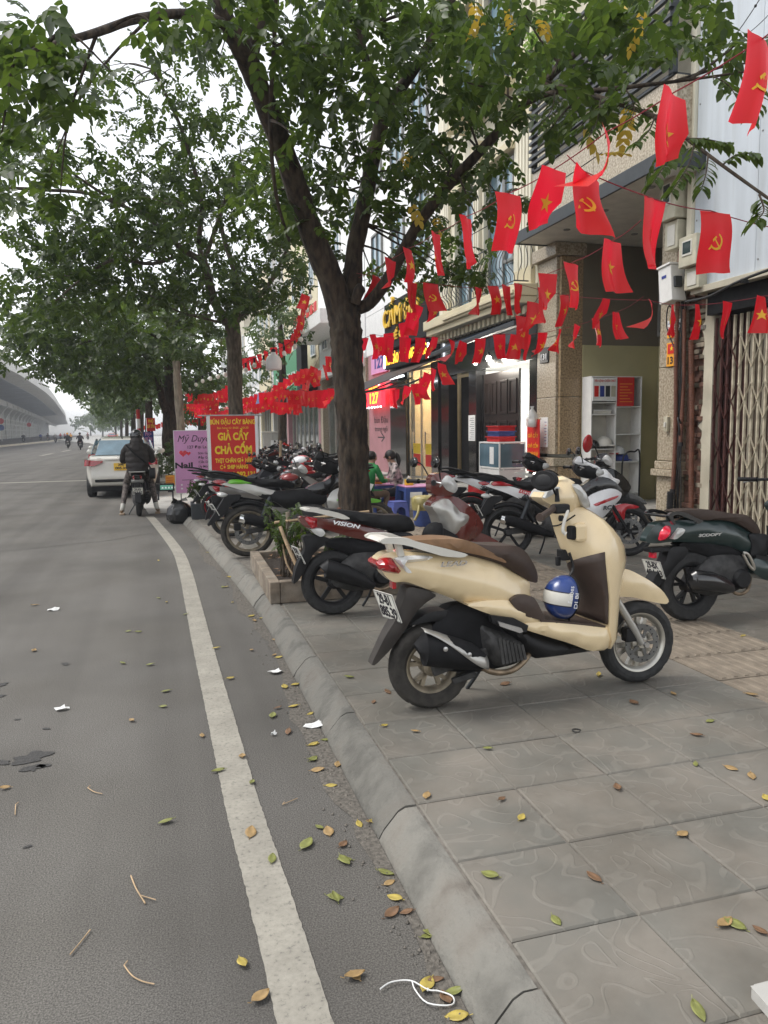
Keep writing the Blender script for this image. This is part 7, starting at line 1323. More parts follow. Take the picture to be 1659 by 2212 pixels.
hm = obj('helmet', MB().lathe([(.118*math.cos(a),.13*math.sin(a)) for a in np.linspace(-.45,math.pi/2,12)]+[(0,.12)]+[(.105*math.cos(a),.115*math.sin(a)) for a in np.linspace(math.pi/2-.1,-.45,8)],26,'z',Matrix.Translation((.36,0,1.53))), 'black_gloss', pr_, smooth=50); obj('hair', MB().ell((.31,0,1.47),(.07,.085,.09),14,10), 'hair', pr_, smooth=60)
obj('bag_strap', MB().tube(spline([(.14,.18,1.36),(.07,.02,1.18),(.10,-.2,.98),(.2,-.25,.86)],5),.016,7), 'black_matte', pr_, smooth=50); obj('shoulder_bag', pillow(MB(), [(.05,.70),(.33,.70),(.34,.9),(.06,.92)], .05, .06, .03), 'black_plastic', pr_, smooth=40); pr_.children[-1].location = (0,-.27,0)
# two diners
w_ = PY(860,1012,13.0); pw = thing('person', 'seated woman with ponytail in black shirt with white flowers', 'person', (w_.x,w_.y,PV), R(172))
D('floral', (.012,.012,.014), .8, var=.0, vs=13, col2=(.6,.5,.48), det=1.5)
def seated(root, mats, fn, lean=.06):
    J = dict(hip=(0,0,.36,(.17,.14)),waist=(.02,0,.5,.14),chest=(lean,0,.74,(.16,.12)),neck=(lean+.06,0,.89,.055),head=(lean+.10,0,.98,.082),crown=(lean+.09,0,1.06,.082))
    for s, q in (('l',1),('r',-1)): J.update({'sho_'+s:(lean,q*.17,.81,.065),'elb_'+s:(lean+.08,q*.25,.58,.047),'wri_'+s:(lean+.3,q*.16,.58,.034),'hand_'+s:(lean+.38,q*.13,.58,.034),'thi_'+s:(.08,q*.11,.36,.095),'kne_'+s:(.42,q*.17,.36,.065),'ank_'+s:(.36,q*.16,.07,.042),'toe_'+s:(.48,q*.17,.04,.036)})
    bd = body(root, J, mats, fn); fingers(root, (lean+.36,.13,.58), (1,0,0), (0,1,0)); fingers(root, (lean+.36,-.13,.58), (1,0,0), (0,-1,0)); return bd
def face(root, x, z, hair=True):
    obj('nose', MB().ell((x+.088,0,z),(.02,.012,.018),8,6), 'skin', root, smooth=60)
    for q in (1,-1): obj('eye', MB().ell((x+.076,q*.032,z+.018),(.008,.013,.007),8,6), 'hair', root, smooth=60); obj('ear', MB().ell((x-.0,q*.085,z),(.022,.01,.03),8,6), 'skin', root, smooth=60)
    obj('mouth', MB().ell((x+.08,0,z-.035),(.008,.024,.006),8,6), 'lens_red', root, smooth=60)
seated(pw, ('floral','dark_cloth','skin'), lambda c: 2 if c.z > .885 or (c.x > .2 and c.z > .5) else 0 if c.z > .42 else 1 if c.z > .1 else 2); face(pw, .16, .975)
hr = obj('hair', MB().ell((.135,0,1.01),(.105,.098,.10),20,14), 'hair', pw, smooth=60); obj('ponytail', MB().tube(spline([(.06,0,1.03),(.015,.0,1.0),(-.01,.01,.91),(.0,.02,.80)],5),[.03,.035,.045,.045,.045,.045,.045,.045,.045,.04,.04,.035,.03,.025,.02,.01],10), 'hair', hr, smooth=60)
stool('red plastic stool under the woman in the flowered shirt', w_.x, w_.y, 'red')
m_ = PY(787,1020,12.6); pm = thing('person', 'seated person in green shirt half hidden by the tree trunk', 'person', (m_.x,m_.y,PV), R(35))
seated(pm, ('green_shirt','trousers','skin'), lambda c: 2 if c.z > .90 or (c.x > .36 and c.z > .5) else 0 if c.z > .42 else 1 if c.z > .1 else 2, .12); face(pm, .22, .975)
obj('hair', MB().ell((.19,0,1.02),(.10,.093,.085),18,12), 'hair', pm, smooth=60); stool('blue plastic stool under the person in green', m_.x, m_.y, 'blue_plastic', R(12))
# ------------------------------------------------------------------ cars
def sedan(lab, x, y, rz, plate_txt, group, paint_='car_white', detail=True):
    t = thing('parked_car', lab, 'car', (x,y,0), rz, group); st = .07
    bd = obj('body', pillow(MB(), [(.02,.30),(-.03,.48),(-.02,.62),(.03,.80),(.06,.98),(.20,1.03),(.75,1.04),(3.0,1.0),(4.0,.88),(4.3,.72),(4.35,.45),(4.2,.25),(3.5,.22),(.6,.22)], .74, .86, .22, .09, lambda X,z: float(np.interp(X,[-.05,.3,3.9,4.35],[.93,1,1,.82]))), paint_, t, smooth=40)
    obj('cabin', pillow(MB(), [(.42,1.0),(.85,1.36),(1.15,1.455),(1.7,1.48),(2.3,1.44),(3.1,.98)], .55, .70, .25, .08, lambda X,z: float(np.interp(z,[1.0,1.2,1.48],[1.1,1.02,.9]))), paint_, t, smooth=40)
    def pane(nm, P, th=.012): 
        m = MB().add(P, [(0,1,2,3)]); o = obj(nm, m, 'glass_blue', t); md = o.modifiers.new('t','SOLIDIFY'); md.thickness = th; md.offset = 0
    pane('rear_window', [(.46,-.62,1.05),(.46,.62,1.05),(.885,.53,1.405),(.885,-.53,1.405)])
    for s in (-1,1): pane('side_window', [(.75,s*.745,1.06),(1.75,s*.755,1.05),(1.75,s*.66,1.40),(1.05,s*.655,1.40)]); pane('side_window', [(1.82,s*.755,1.05),(2.85,s*.755,1.02),(2.3,s*.665,1.38),(1.82,s*.66,1.40)])
    for s in (-1,1):
        tl = MB().loft([[(xx-.02,s*yy,zz) for xx,yy,zz in r] for r in ([(.30,.852,.96),(.28,.862,.86),(.2,.86,.86),(.2,.85,.97)],[(.10,.83,.95),(.05,.85,.80),(.0,.80,.80),(.02,.79,.95)],[(-.005,.62,.93),(-.01,.62,.80),(.06,.62,.80),(.06,.62,.93)],[(.005,.42,.92),(.01,.42,.88),(.06,.42,.88),(.06,.42,.92)])]); obj('tail_light', tl, 'lens_red', t, smooth=30)
    obj('bumper_insert', MB().bx(-.045,.05,-.62,.62,.40,.47), 'black_plastic', t, bev=.02); obj('boot_trim', MB().bx(-.0,.04,-.38,.38,.935,.95), 'chrome', t, bev=.004)
    for (xw) in (.75,3.35):
        for s in (-1,1):
            w = obj('wheel', MB().lathe([(0,-.09),(.18,-.09),(.20,-.07),(.20,.07),(.18,.09),(0,.09)],24,'y',Matrix.Translation((xw,s*.76,.30))), 'alloy', t, smooth=40); obj('tyre', MB().lathe([(.2,-.095),(.28,-.1),(.30,-.07),(.30,.07),(.28,.1),(.2,.095)],30,'y',Matrix.Translation((xw,s*.76,.30))), 'rubber', w, smooth=40)
    for s in (-1,1): obj('door_mirror', MB().ell((2.75,s*.93,1.08),(.06,.11,.075),14,10), paint_, t, smooth=60)
    obj('underside', MB().bx(.1,4.1,-.7,.7,.17,.3), 'black_matte', t)
    if plate_txt:
        p = obj('licence_plate', MB().bx(-.045,-.035,-.17,.17,.68,.86), 'plate_yellow', t, bev=.003); text(plate_txt[0], p, (-.047,0,.82), (0,-1,0), (0,0,1), .07, 'ink', .14, ext=.001, bold=.003); text(plate_txt[1], p, (-.047,0,.735), (0,-1,0), (0,0,1), .08, 'ink', .27, ext=.001, bold=.003)
        Mx = Matrix.Translation((.02,0,.985)) @ Matrix.Rotation(R(90),4,'Y') @ Matrix.Diagonal((.55,1,1,1)); obj('badge', MB().lathe([(.062,-.004),(.075,-.004),(.075,.012),(.062,.012)],28,'z',Matrix.Translation((.02,0,.99)) @ Matrix.Rotation(R(-90),4,'Y') @ Matrix.Diagonal((.55,1,1,1)),closed=True), 'chrome', t, smooth=50); text('H', t, (.005,0,.99), (0,-1,0), (0,0,1), .07, 'chrome', .07, ext=.003, shear=.35, bold=.002)
        obj('antenna', MB().tube([(1.05,0,1.45),(.98,0,1.53)],[.02,.004],8), 'black_plastic', t); obj('lettering_strip', MB().bx(.0,.02,.45,.55,.97,.985), 'chrome', t)
    return t
sedan('white sedan with yellow plate parked ahead of the scooter rider', -1.09,19.6,R(90),('29E','005.34'),'cars along the kerb')
sedan('white car ahead of the sedan with only its left edge showing', -1.55,25.6,R(91),None,'cars along the kerb')
for k, (x, y, lab, p) in enumerate(((-11,170,'far red car in the hazy traffic ahead','red'),(-9,200,'far white van shaped car in the haze','white_paint'),(-14,230,'far orange car in the haze','orange_print'),(-11.5,250,'furthest white car in the haze','car_white'))): sedan(lab, x, y, R(95), None, 'traffic far ahead', p)
# ------------------------------------------------------------------ riders on the road ahead
def rider(lab_b, lab_p, x, y, hd, shirt, helmet_, paint_):
    scooter(lab_b, (x,y,0), hd, 0, VIS, paint_, 'black_plastic', rail='black_plastic', pl=('29','%03d.%02d'%(random.randint(100,999),random.randint(10,99))), name='ridden_scooter', group='motorbikes on the road', detail=False, mirrors=False)
    t = thing('person', lab_p, 'person', (x,y,0), R(hd), 'riders on the road'); J = dict(hip=(.2,0,.88,(.17,.15)),waist=(.22,0,1.0,.15),chest=(.27,0,1.22,(.18,.14)),neck=(.31,0,1.39,.06),head=(.34,0,1.49,.09),crown=(.34,0,1.57,.085))
    for s, q in (('l',1),('r',-1)): J.update({'sho_'+s:(.28,q*.19,1.3,.075),'elb_'+s:(.42,q*.30,1.1,.055),'wri_'+s:(.66,q*.29,1.03,.04),'thi_'+s:(.3,q*.13,.84,.105),'kne_'+s:(.66,q*.2,.76,.075),'ank_'+s:(.62,q*.19,.40,.05),'toe_'+s:(.74,q*.19,.36,.045)})
    body(t, J, (shirt,'dark_cloth','skin'), lambda c: 2 if c.z > 1.41 else 0 if c.z > .9 else 1); obj('helmet', MB().ell((.34,0,1.56),(.125,.12,.115),14,10), helmet_, t, smooth=60)
for a in (('pale scooter of rider with orange helmet coming along the road','rider in dark clothes and orange helmet mid road',212/1.0,956,90,'dark_cloth','conduit','white_gloss'),('scooter of the rider wearing a white box bag','rider in black with a pale bag ahead of the cars',172,968,88,'dark_cloth','black_gloss','black_gloss')): pass
RD = [((147,969),'dark_cloth','orange_print','white_gloss','dark clothes and orange helmet on pale scooter'),((174,972),'ink','black_gloss','black_gloss','black with dark helmet left of the parked cars'),((51,957),'dark_cloth','white_gloss','black_gloss','dark top passing nearest the viaduct kerb'),((104,954.5),'dark_cloth','conduit','red_gloss','dark jacket beside the viaduct kerb, second from left'),((120,957),'grey_paint','white_gloss','black_gloss','grey top in the left lane of the road'),((153,954),'orange_print','red','black_gloss','orange top behind the pale scooter'),((88,953),'ink_blue','white_gloss','grey_paint','blue top close to the viaduct piers'),((131,950),'red','red','black_gloss','red top far along the left lane'),((140,948),'red','orange_print','red_gloss','red top furthest into the haze'),((190,951),'conduit','red','black_gloss','rust top in front of far traffic')]
for (px_, py_), sh_, hl, pt, lab in RD:
    q = G(px_, py_); rider('scooter under the rider in '+lab.split(' on ')[0], 'rider in '+lab, q.x, q.y, 95, sh_, hl, pt)
# ------------------------------------------------------------------ things lying about
LEAVES = []
def fallen(px_, py_, z, mat, lab, sz=.05, curl=.3, grp='fallen leaves'):
    p = G(px_, py_, z); n = 7; V = []; w = .62*random.uniform(.85,1.15); L = sz*.74*random.uniform(.75,1.25); c1 = random.uniform(.1,.5)*curl*2
    for i in range(n):
        t = i/(n-1); ww = w*L*math.sin(math.pi*min(1,t*.96+.02))**.8*(1-.25*t)
        for s in (-1,-.5,0,.5,1): V.append(((t-.5)*L*2, s*ww, L*(.5*c1*s*s + .35*c1*(2*t-1)**2*random.uniform(.6,1.3))+.002))
    F = [(5*i+k,5*i+k+1,5*i+6+k,5*i+5+k) for i in range(n-1) for k in range(4)]
    o = obj('fallen_leaf', MB().add(V,F), mat, None, smooth=80); o.location = (p.x,p.y,z+.003); o.rotation_euler = (random.uniform(-.15,.15),random.uniform(-.15,.15),random.uniform(0,6.28)); set_props(o, lab, 'leaf', grp); LEAVES.append((grp, lab, p.length if False else (p-EYEV).length, o))
    md = o.modifiers.new('t','SOLIDIFY'); md.thickness = .0012
    st_ = obj('stalk', MB().tube([(-L,0,L*.15*c1),(-L*1.35,.1*L,.006)],.0012,5), mat, o)
c1_ = lambda x, y: ((1200+x*1.0995)/1.8228,(2500+y*1.0995)/1.8228)
c2_ = lambda x, y: (x*.9042/1.8228,(1950+y*.9042)/1.8228)
c3_ = lambda x, y: (x*.9042/1.8228,(3000+y*.9042)/1.8228)
LT = {'y':('fall_yellow','yellow'),'g':('fall_green','greenish'),'b':('fall_brown','brown'),'t':('fall_tan','tan')}
for x,y,k in ((160,153,'g'),(297,207,'b'),(247,242,'b'),(285,328,'y'),(395,348,'t'),(655,410,'g'),(717,178,'b'),(1053,145,'y'),(1320,214,'t'),(1178,244,'b'),(1450,312,'g'),(1403,362,'b'),(1400,467,'g'),(1527,481,'t'),(1600,510,'t'),(705,592,'b'),(776,658,'y'),(1120,550,'b'),(1353,716,'t'),(663,865,'g'),(1035,873,'b'),(900,1028,'g'),(1540,1040,'g'),(1505,1038,'t'),(1630,1065,'b'),(1408,1353,'g'),(1570,5,'y'),(1600,215,'t'),(1655,590,'y'),(437,580,'t')):
    m_, nm = LT[k]; fallen(*c1_(x,y), PV, m_, nm+' dry leaf lying on the grey paving tiles', .038, grp='fallen leaves on the paving, '+nm)
for x,y,k in ((20,285,'y'),(33,395,'y'),(30,448,'g'),(47,487,'t'),(118,468,'t'),(95,543,'y'),(195,683,'y'),(52,692,'g'),(85,707,'t'),(137,755,'b'),(143,810,'g'),(12,750,'g'),(260,675,'y'),(237,672,'b'),(290,858,'g'),(303,892,'t'),(323,946,'y'),(110,943,'g'),(312,1000,'b'),(365,998,'b'),(440,1085,'g'),(460,1075,'g'),(180,1225,'t'),(437,1262,'y'),(470,1240,'b'),(505,1308,'b'),(535,1285,'g'),(545,1372,'y'),(75,380,'g')):
    m_, nm = LT[k]; fallen(*c1_(x,y), .0, m_, nm+' dry leaf lying in the gutter beside the kerb', .04, grp='fallen leaves in the gutter, '+nm)
for x,y,k in ((653,740,'g'),(535,733,'g'),(722,855,'g'),(712,922,'g'),(574,983,'t'),(808,520,'g'),(603,597,'g'),(560,594,'g'),(148,678,'t'),(20,1278,'t'),(150,480,'t'),(950,1203,'g'),(1098,1254,'g'),(1055,1140,'t'),(940,668,'y'),(1003,800,'y'),(1012,468,'y'),(1096,676,'t'),(880,1050,'t'),(1255,1033,'b'),(1212,928,'b'),(1188,962,'g'),(1278,922,'y'),(1367,1087,'y'),(1362,1155,'g'),(1195,698,'t'),(1215,708,'y'),(1285,828,'y'),(1240,838,'y'),(1108,548,'t'),(1140,537,'y'),(1095,528,'y'),(1148,520,'g'),(970,402,'g'),(1000,358,'y'),(905,250,'y'),(690,450,'g'),(725,468,'y'),(985,297,'y'),(985,400,'y'),(945,280,'t'),(1200,632,'t'),(1180,575,'b'),(690,285,'y')):
    m_, nm = LT[k]; fallen(*c2_(x,y), .004, m_, nm+' dry leaf lying on the dark road', .04, grp='fallen leaves on the road, '+nm)
for x,y,k in ((722,262,'g'),(1092,310,'t'),(1185,425,'g'),(1335,360,'g'),(1055,880,'y'),(1135,1028,'t'),(1460,595,'g'),(1500,432,'g'),(1545,935,'t')):
    m_, nm = LT[k]; fallen(*c3_(x,y), .006, m_, nm+' dry leaf close by on the road near the white line', .045, grp='fallen leaves by the white line, '+nm)
ORD = 'nearest second third fourth fifth sixth seventh eighth ninth tenth eleventh twelfth thirteenth fourteenth fifteenth sixteenth seventeenth eighteenth nineteenth twentieth'.split()
for gname in sorted({q[0] for q in LEAVES}):
    for i, (_g, lab, _d, o) in enumerate(sorted((q for q in LEAVES if q[0] == gname), key=lambda q: q[2])): o['label'] = lab + (', nearest of these' if i == 0 else ', %s nearest' % ORD[min(i,19)])
def twig(lab, pts, r=.004):
    P = [G(*c3_(x,y), .008) for x,y in pts]; o = P[0].copy(); t = thing('twig', lab, 'twig', o); obj('stem', MB().tube(spline([p-o for p in P],4), r, 6), 'stick', t, smooth=60); return t
t = twig('pale forked twig on the road left of the white line', [(570,495),(590,545),(610,580),(632,615)], .0028); q = G(*c3_(610,580),.008)-G(*c3_(570,495),.008); q2 = G(*c3_(678,600),.01)-G(*c3_(570,495),.008); obj('fork', MB().tube([q,q2],.002,6),'stick',t)
for lab, pts in (('curved pale twig lowest on the road',[(540,885),(575,930),(620,955),(672,967)]),('straight pale twig at the lower left of the road',[(305,838),(350,785),(393,730)]),('thin bent twig near the oil stains',[(382,112),(410,130),(445,138)]),('tiny upright twig at the left edge of the road',[(68,185),(66,230)]),('thin pale twig right of the white line',[(1230,185),(1295,158)])):
    t = twig(lab, pts, .0021); e = MB().tube([(0,0,0),(.01,.012,.004)],.002,5); obj('bud', e, 'stick', t)
def litter(lab, px_, py_, sz, z=.004, seed=1):
    p = G(px_,py_,z); rr = random.Random(seed); n = 9; P = [(sz*(.6+.5*rr.random())*math.cos(a), sz*.55*(.6+.5*rr.random())*math.sin(a), rr.uniform(.0,.02)) for a in np.linspace(0,6.283,n,endpoint=False)]
    t = thing('paper_scrap', lab, 'litter', (p.x,p.y,z), 0, 'paper scraps'); o = obj('crumple', MB().add([(0,0,.018)]+P,[(0,i+1,(i+1)%n+1) for i in range(n)]), 'paper', t); md = o.modifiers.new('t','SOLIDIFY'); md.thickness = .002; obj('fold', MB().add([(-sz*.4,0,.012),(sz*.3,sz*.1,.03),(sz*.4,-sz*.2,.01)],[(0,1,2)]), 'paper', t)
litter('larger crumpled white paper against the kerb', 682,1568,.07,.006,2); litter('white paper scrap in the gutter further up', 597,1453,.06,.006,3); litter('flat white scrap on the left of the road', 115,1318,.06,.004,5); litter('small white scrap beside the white line', 592,1588,.022,.004,7); litter('pale scrap on the road left of the line', 134,1533,.05,.004,9)
P = [G(*c1_(x,y),.012) for x,y in ((270,1268),(310,1243),(380,1238),(440,1270),(480,1275),(530,1295),(525,1325),(440,1318),(395,1270),(385,1240))]; o = P[0].copy(); t = thing('string', 'loop of thin white string lying among leaves at the kerb', 'string', o); obj('strand', MB().tube(spline([p-o for p in P],4),.0022,6), 'paper', t, smooth=60); obj('knot', MB().ell(tuple(P[3]-o),(.005,.005,.004),8,6), 'paper', t)
p = G(*c1_(973,342),PV+.004); t = thing('rubber_ring', 'tiny black rubber ring on the paving tiles', 'ring', p); obj('ring', MB().tube([(.02*math.cos(a),.02*math.sin(a),0) for a in np.linspace(0,5.2,16)],.003,6),'rubber',t); obj('tip', MB().ell((.02,0,0),(.004,.004,.004),6,5),'rubber',t)
p = G(1640,2190,PV); o = Vector((p.x,p.y,PV)); t = thing('stone_block', 'corner of a pale stone block at the bottom right edge', 'block', o); obj('block', MB().prism([(-.03,-.35),(.02,.055),(.30,.03),(.34,-.35)],0,.03,'xy'), 'concrete_pale', t, bev=.008); obj('chip', MB().bx(.05,.1,.06,.075,0,.012),'concrete_pale',t)
# ------------------------------------------------------------------ bunting
FW, FH = .20, .32
def star_poly(r): return [(r*(1 if i%2==0 else .39)*math.sin(math.pi*i/5), r*(1 if i%2==0 else .39)*math.cos(math.pi*i/5)) for i in range(10)]
def sickle_polys(s):
    def arc(r, a0, a1, cx, cy, n): return [(cx+r*math.cos(R(a)), cy+r*math.sin(R(a))) for a in np.linspace(a0, a1, n)]
    out = arc(1.0, 75, -150, 0, 0, 20); inn = arc(.80, -150, 75, -.10, .06, 20); blade = [(.26,.97)]+out[1:]+inn[:-1]
    hand = [(-.72,-.42),(-.58,-.6),(-1.0,-.98),(-1.12,-.86)]
    def rot(P, a, c=(0,0)): return [((x*math.cos(a)-y*math.sin(a))+c[0], (x*math.sin(a)+y*math.cos(a))+c[1]) for x,y in P]
    stick = rot([(-.09,-1.1),(.09,-1.1),(.09,.45),(-.09,.45)], R(45), (-.02,-.02)); head = rot([(-.42,.36),(.34,.36),(.34,.62),(-.30,.62)], R(45), (-.02,-.02))
    return [[(x*s,y*s) for x,y in P] for P in (blade,hand,stick,head)]
FLAG = []
def flag_variant(k):
    r = random.Random(k*7+1); A = r.uniform(.01,.045); B = r.uniform(.006,.03); ph = r.uniform(0,6); sw = r.uniform(-.05,.05); tw = r.uniform(-.6,.6); fold = r.uniform(0,1) < .3
    def f(u, v):                       # u across (-.5..5), v down (0..1)
        x, z = u*FW, -v*FH; y = A*math.sin(2.6*v+ph)*v*2 + B*math.sin(7*u+ph)*(.3+v) + tw*u*FW*v
        x *= 1-.18*v*abs(math.sin(ph)); x += sw*v*v; z += .35*abs(sw)*v*v
        if fold: w = max(0, (u+.5)*.5+v-.95); y += w*.16; z += w*.12; x -= w*.10
        return (x, y, z)
    nu, nv = 6, 9; V = [f(-.5+i/nu, j/nv) for j in range(nv+1) for i in range(nu+1)]; F = [(j*(nu+1)+i, (j+1)*(nu+1)+i, (j+1)*(nu+1)+i+1, j*(nu+1)+i+1) for j in range(nv) for i in range(nu)]
    me = bpy.data.meshes.new('flag'); me.from_pydata(V, [], F); me.materials.append(M['flag_cloth']); me.polygons.foreach_set('use_smooth',[True]*len(F)); out = [me]
    for polys in ([star_poly(.052)], sickle_polys(.042)):
        mb = MB()
        for P in polys:
            tri = geometry.delaunay_2d_cdt([Vector(q) for q in P], [], [list(range(len(P)))], 1, 1e-6)
            for sg in (-1,1):
                pts = []
                for q in tri[0]:
                    u, v = q.x*sg*-1/FW, .5-q.y/FH; a = Vector(f(u,v)); e = .02; du = Vector(f(u+e,v))-a; dv = Vector(f(u,v+e))-a; nn = du.cross(dv).normalized(); pts.append(a+nn*.0022*sg)
                mb.add(pts, [tuple(t) for t in tri[2]])
        m2 = bpy.data.meshes.new('emblem'); m2.from_pydata(mb.v, [], mb.f); m2.materials.append(M['emblem']); out.append(m2)
    return out
for k in range(20): FLAG.append(flag_variant(k))
nflag = [0]
def bunting(label, pts, flags, thick=.003, mirrored=None):
    """pts: cord as (x,y,depth); flags: positions along the cord (segment + fraction) with emblem s/h"""
    P = [PD(*q) for q in pts]; o = P[0].copy(); t = thing('bunting', label, 'bunting', o, group='red flag bunting across the pavement')
    C_ = []
    for a, b in zip(P, P[1:]):
        L = (b-a).length
        for i in range(8): f = i/8; C_.append(a.lerp(b,f)-Vector((0,0,.03*L*4*f*(1-f)*.5)))
    C_.append(P[-1]); obj('cord', MB().tube([q-o for q in C_], thick, 5), 'cord', t, smooth=60)
    for fl in flags:
        s, kind = fl[0], fl[1]; yaw0 = fl[2] if len(fl) > 2 else None
        i = min(int(s*8), len(C_)-2); f = s*8-i; p = C_[i].lerp(C_[i+1], f); d = C_[i+1]-C_[i]; yaw = math.atan2(d.y, d.x)
        if yaw0 is not None: yaw = R(yaw0)
        yaw += random.uniform(-.25,.25)
        if math.cos(yaw+YAW) < 0: yaw += math.pi
        v = FLAG[nflag[0] % len(FLAG)]; nflag[0] += 1
        o1 = bpy.data.objects.new('flag', v[0]); COL.objects.link(o1); o1.parent = t; o1.location = p-o; sl = math.atan2(d.z, math.hypot(d.x,d.y))*(1 if math.cos(math.atan2(d.y,d.x)-yaw) > 0 else -1)
        o1.rotation_euler = (random.uniform(-.2,.2), -sl*.6, yaw)
        o2 = bpy.data.objects.new('emblem', v[1 if kind == 's' else 2]); COL.objects.link(o2); o2.parent = o1
bunting('bunting with large flags rising to the upper right corner', [(1760,-20,2.3),(1645,85,2.75),(1455,200,3.1),(1310,285,3.5),(1197,365,3.8),(1098,418,4.3),(1006,468,5.0),(940,503,5.9),(880,537,6.9),(843,560,7.5),(775,600,8.0)], [(1,'h',25),(2,'s',28),(3,'s',52),(4,'s',38),(5,'h',25),(6,'s',40),(7,'h',42),(8,'s',35),(9,'h',30)])
bunting('short bunting of large flags under the stone fascia', [(1225,335,3.65),(1262,370,3.6),(1400,425,3.55),(1535,455,4.1),(1720,500,4.6)], [(1.05,'h',18),(2.1,'h',20),(3.05,'h',15)])
bunting('bunting sloping down across the dark porch opening', [(1385,475,3.9),(1322,520,4.6),(1240,565,5.4),(1180,592,5.9),(1165,640,6.6),(1120,690,7.6)], [(1.0,'s',40),(2.1,'h',37),(2.95,'s',27),(3.6,'s',32),(4.2,'s',35),(4.8,'h',37)])
bunting('long level bunting from the gate past the porch', [(1760,625,5.9),(1645,640,6.3),(1572,652,6.6),(1508,658,6.9),(1450,658,7.2),(1400,648,7.2),(1310,645,7.4),(1225,638,7.8),(1120,613,8.2),(1065,618,8.3),(1030,622,8.3),(930,612,8.2),(815,598,8.1),(770,590,8.05)], [(1,'s',25),(2,'h',30),(3,'s',30),(3.95,'s',47),(4.9,'h',42),(6,'s',35),(7.05,'s',30),(8,'h',38),(8.5,'s',32),(9,'s',37),(9.9,'h',37),(11,'h',30),(11.35,'s',37),(12,'s',35)])
bunting('low bunting of small flags across porch and black shop', [(1390,640,7.1),(1327,675,8.6),(1287,690,8.9),(1247,702,9.1),(1210,711,9.3),(1150,722,9.4),(1078,722,9.6),(1000,738,9.8),(940,728,9.9),(876,730,9.8),(805,722,9.6),(757,735,8.4)], [(.95,'s',35),(2,'s',35),(3,'s',35),(4,'h',40),(4.6,'s',40),(5.1,'h',40),(5.5,'s',32),(6,'s',27),(6.5,'s',37),(7,'h',42),(7.4,'s',37),(8,'s',35),(8.5,'h',32),(9,'h',30),(9.5,'s',37),(10,'s',40),(10.4,'h',42)])
bunting('bunting hanging below the awning of the pink shop', [(965,778,10.5),(930,800,11),(900,828,11.5),(870,838,11.7),(845,843,11.8)], [(.3,'s',40),(.8,'s',45),(1.2,'h',30),(1.6,'h',40),(2.1,'s',30),(2.6,'s',45),(3.6,'h',40)])
bunting('bunting over the yellow shop sign', [(960,640,9.5),(905,660,10),(880,690,10.5),(840,720,10.8),(800,735,11)], [(.4,'s',25),(1,'h',30),(1.5,'s',30),(2.2,'s',20),(3,'s',20),(3.5,'h',15)])
def F_(n, a, b): return [(q, random.choice('sh'), random.uniform(5,60)) for q in np.linspace(a, b, n)]
bunting('crowded bunting low between the first two trees', [(725,835,12),(690,842,14),(650,842,16),(610,840,18),(560,848,20),(515,862,22)], F_(22,.2,4.8))
bunting('sagging row of small flags above the street cabinet', [(690,770,16),(655,840,17),(640,868,18),(600,868,19),(560,852,20)], F_(20,.3,3.8))
bunting('upper bunting leading from second tree to the pale house', [(740,720,13),(690,800,17),(660,795,18),(630,810,19),(590,835,21)], F_(14,.2,3.8))
bunting('bunting beside the white sign canopy', [(662,630,15),(650,690,16),(640,720,17),(600,745,18),(560,765,18.5),(522,775,17.8)], F_(13,.1,4.8))
bunting('far bunting left of the second tree trunk', [(498,830,18),(470,845,21),(440,850,24),(415,850,27),(398,845,29)], F_(15,.1,3.8))
bunting('distant bunting under the third tree', [(470,880,26),(440,885,29),(410,880,33),(395,870,36)], F_(14,.1,2.8))
bunting('distant bunting behind the pink sign top', [(480,905,30),(450,900,33),(420,905,36),(395,900,40),(370,905,44)], F_(18,.1,3.8))
bunting('distant bunting low behind the red banner', [(570,868,24),(540,872,27),(500,880,30),(460,890,34),(425,892,38)], F_(20,.1,3.8))
bunting('distant bunting just over the pink sign', [(470,862,25),(440,868,28),(415,872,31),(392,868,34)], F_(14,.1,2.8))
bunting('faint bunting furthest along the street', [(390,915,40),(350,912,48),(320,915,56),(300,918,64)], F_(16,.1,2.8))
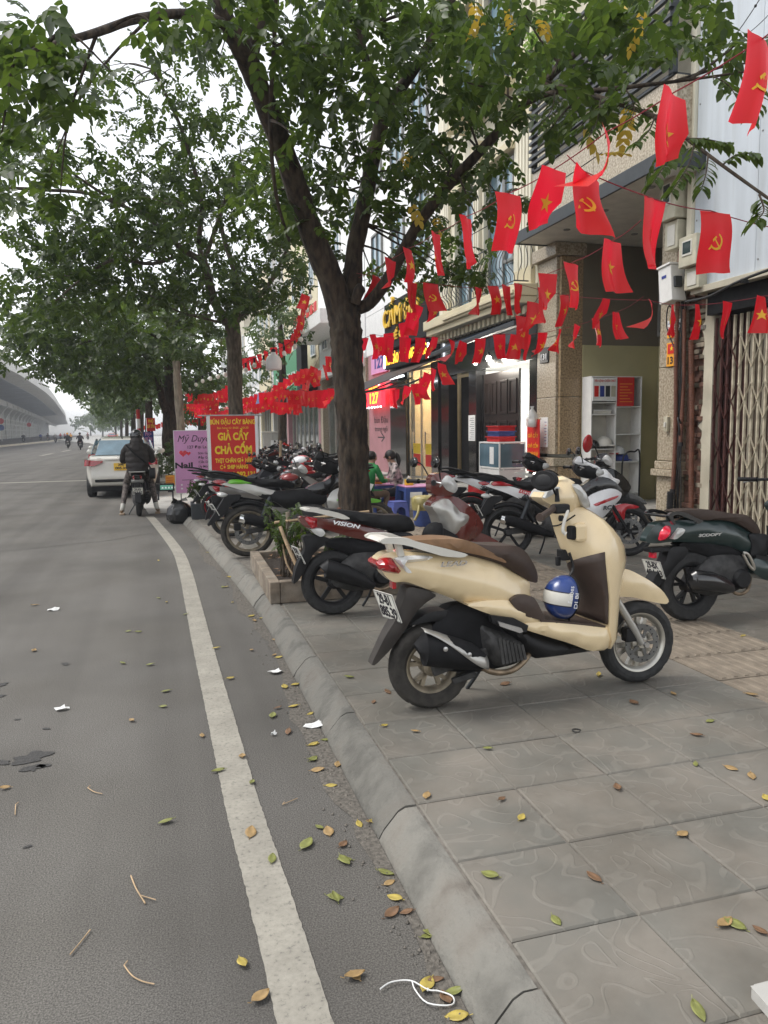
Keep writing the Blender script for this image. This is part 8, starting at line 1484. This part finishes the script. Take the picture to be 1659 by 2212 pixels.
# string of bulbs between the trees
pts = [(672,615,15.5),(655,680,16),(645,725,16.8),(590,760,17.5),(540,778,17.6),(500,810,17.4)]; P = [PD(*q) for q in pts]; o = P[0].copy(); t = thing('bulb_string', 'string of unlit white bulbs running to the second tree', 'string lights', o); S_ = spline([p-o for p in P],5); obj('cable', MB().tube(S_,.006,5),'wire',t,smooth=60)
for q in S_[1::2]:
    b = obj('bulb', MB().ell((q.x,q.y,q.z-.16),(.05,.05,.06),12,8), 'bulb', t, smooth=60); obj('socket', MB().tube([(q.x,q.y,q.z),(q.x,q.y,q.z-.1)],.025,8), 'black_plastic', b, smooth=50)
pts = [(505,790,17.3),(470,800,20),(430,815,23),(400,838,26)]; P = [PD(*q) for q in pts]; o = P[0].copy(); t = thing('bulb_string', 'string of unlit white bulbs from second tree toward the third', 'string lights', o); S_ = spline([p-o for p in P],5); obj('cable', MB().tube(S_,.008,5),'wire',t,smooth=60)
for q in S_[1::2]: b = obj('bulb', MB().ell((q.x,q.y,q.z-.16),(.055,.055,.065),12,8), 'bulb', t, smooth=60); obj('socket', MB().tube([(q.x,q.y,q.z),(q.x,q.y,q.z-.1)],.028,8), 'black_plastic', b, smooth=50)
p = PD(591,780,17.4); t = thing('lantern_bulb', 'large white cylindrical lamp hanging left of the green sign', 'lamp', p); obj('body', MB().lathe([(0,-.2),(.17,-.2),(.185,-.17),(.185,.0),(.14,.1),(.06,.16),(.05,.2),(0,.2)],24),'white_paint',t,smooth=40); obj('cap', MB().lathe([(.05,.2),(.05,.27),(0,.27)],12),'black_plastic',t); obj('flex', MB().tube([(0,0,.27),(.02,0,.45)],.01,5),'wire',t)
# overhead wires
def wire(lab, a, b, sag=.3, r=.006):
    a, b = PD(*a), PD(*b); o = a.copy(); P = [a.lerp(b,f)-Vector((0,0,sag*4*f*(1-f)))-o for f in np.linspace(0,1,24)]; t = thing('overhead_wire', lab, 'wire', o); obj('strand', MB().tube(P,r,5),'wire',t); obj('tie', MB().ell(tuple(P[2]),(.012,.012,.012),6,5),'wire',t)
wire('thin overhead wire crossing the left limb of the nearest tree', (540,205,8),(830,212,9.5),.1,.004); wire('thin wire dropping past the metal cladding at upper right', (1640,0,6),(1560,110,7),.02,.004); wire('black overhead cable from porch to the upper left', (1300,330,8),(700,620,16),.3,.006); wire('faint wire from the cladding to the right edge', (1560,100,6.5),(1680,10,5.5),.05,.003)
# ------------------------------------------------------------------ the hazy air
hz = bpy.data.materials.new('haze'); hz.use_nodes = True; n = hz.node_tree.nodes; n.remove(n['Principled BSDF']); v = n.new('ShaderNodeVolumePrincipled'); v.inputs['Color'].default_value = (.9,.94,1,1); v.inputs['Density'].default_value = .0011; v.inputs['Anisotropy'].default_value = .2
hz.node_tree.links.new(v.outputs[0], n['Material Output'].inputs['Volume']); M['haze'] = hz
obj('haze', MB().bx(-265,165,-35,905,-1.4,22), 'haze', kind='stuff')
fit_texts()
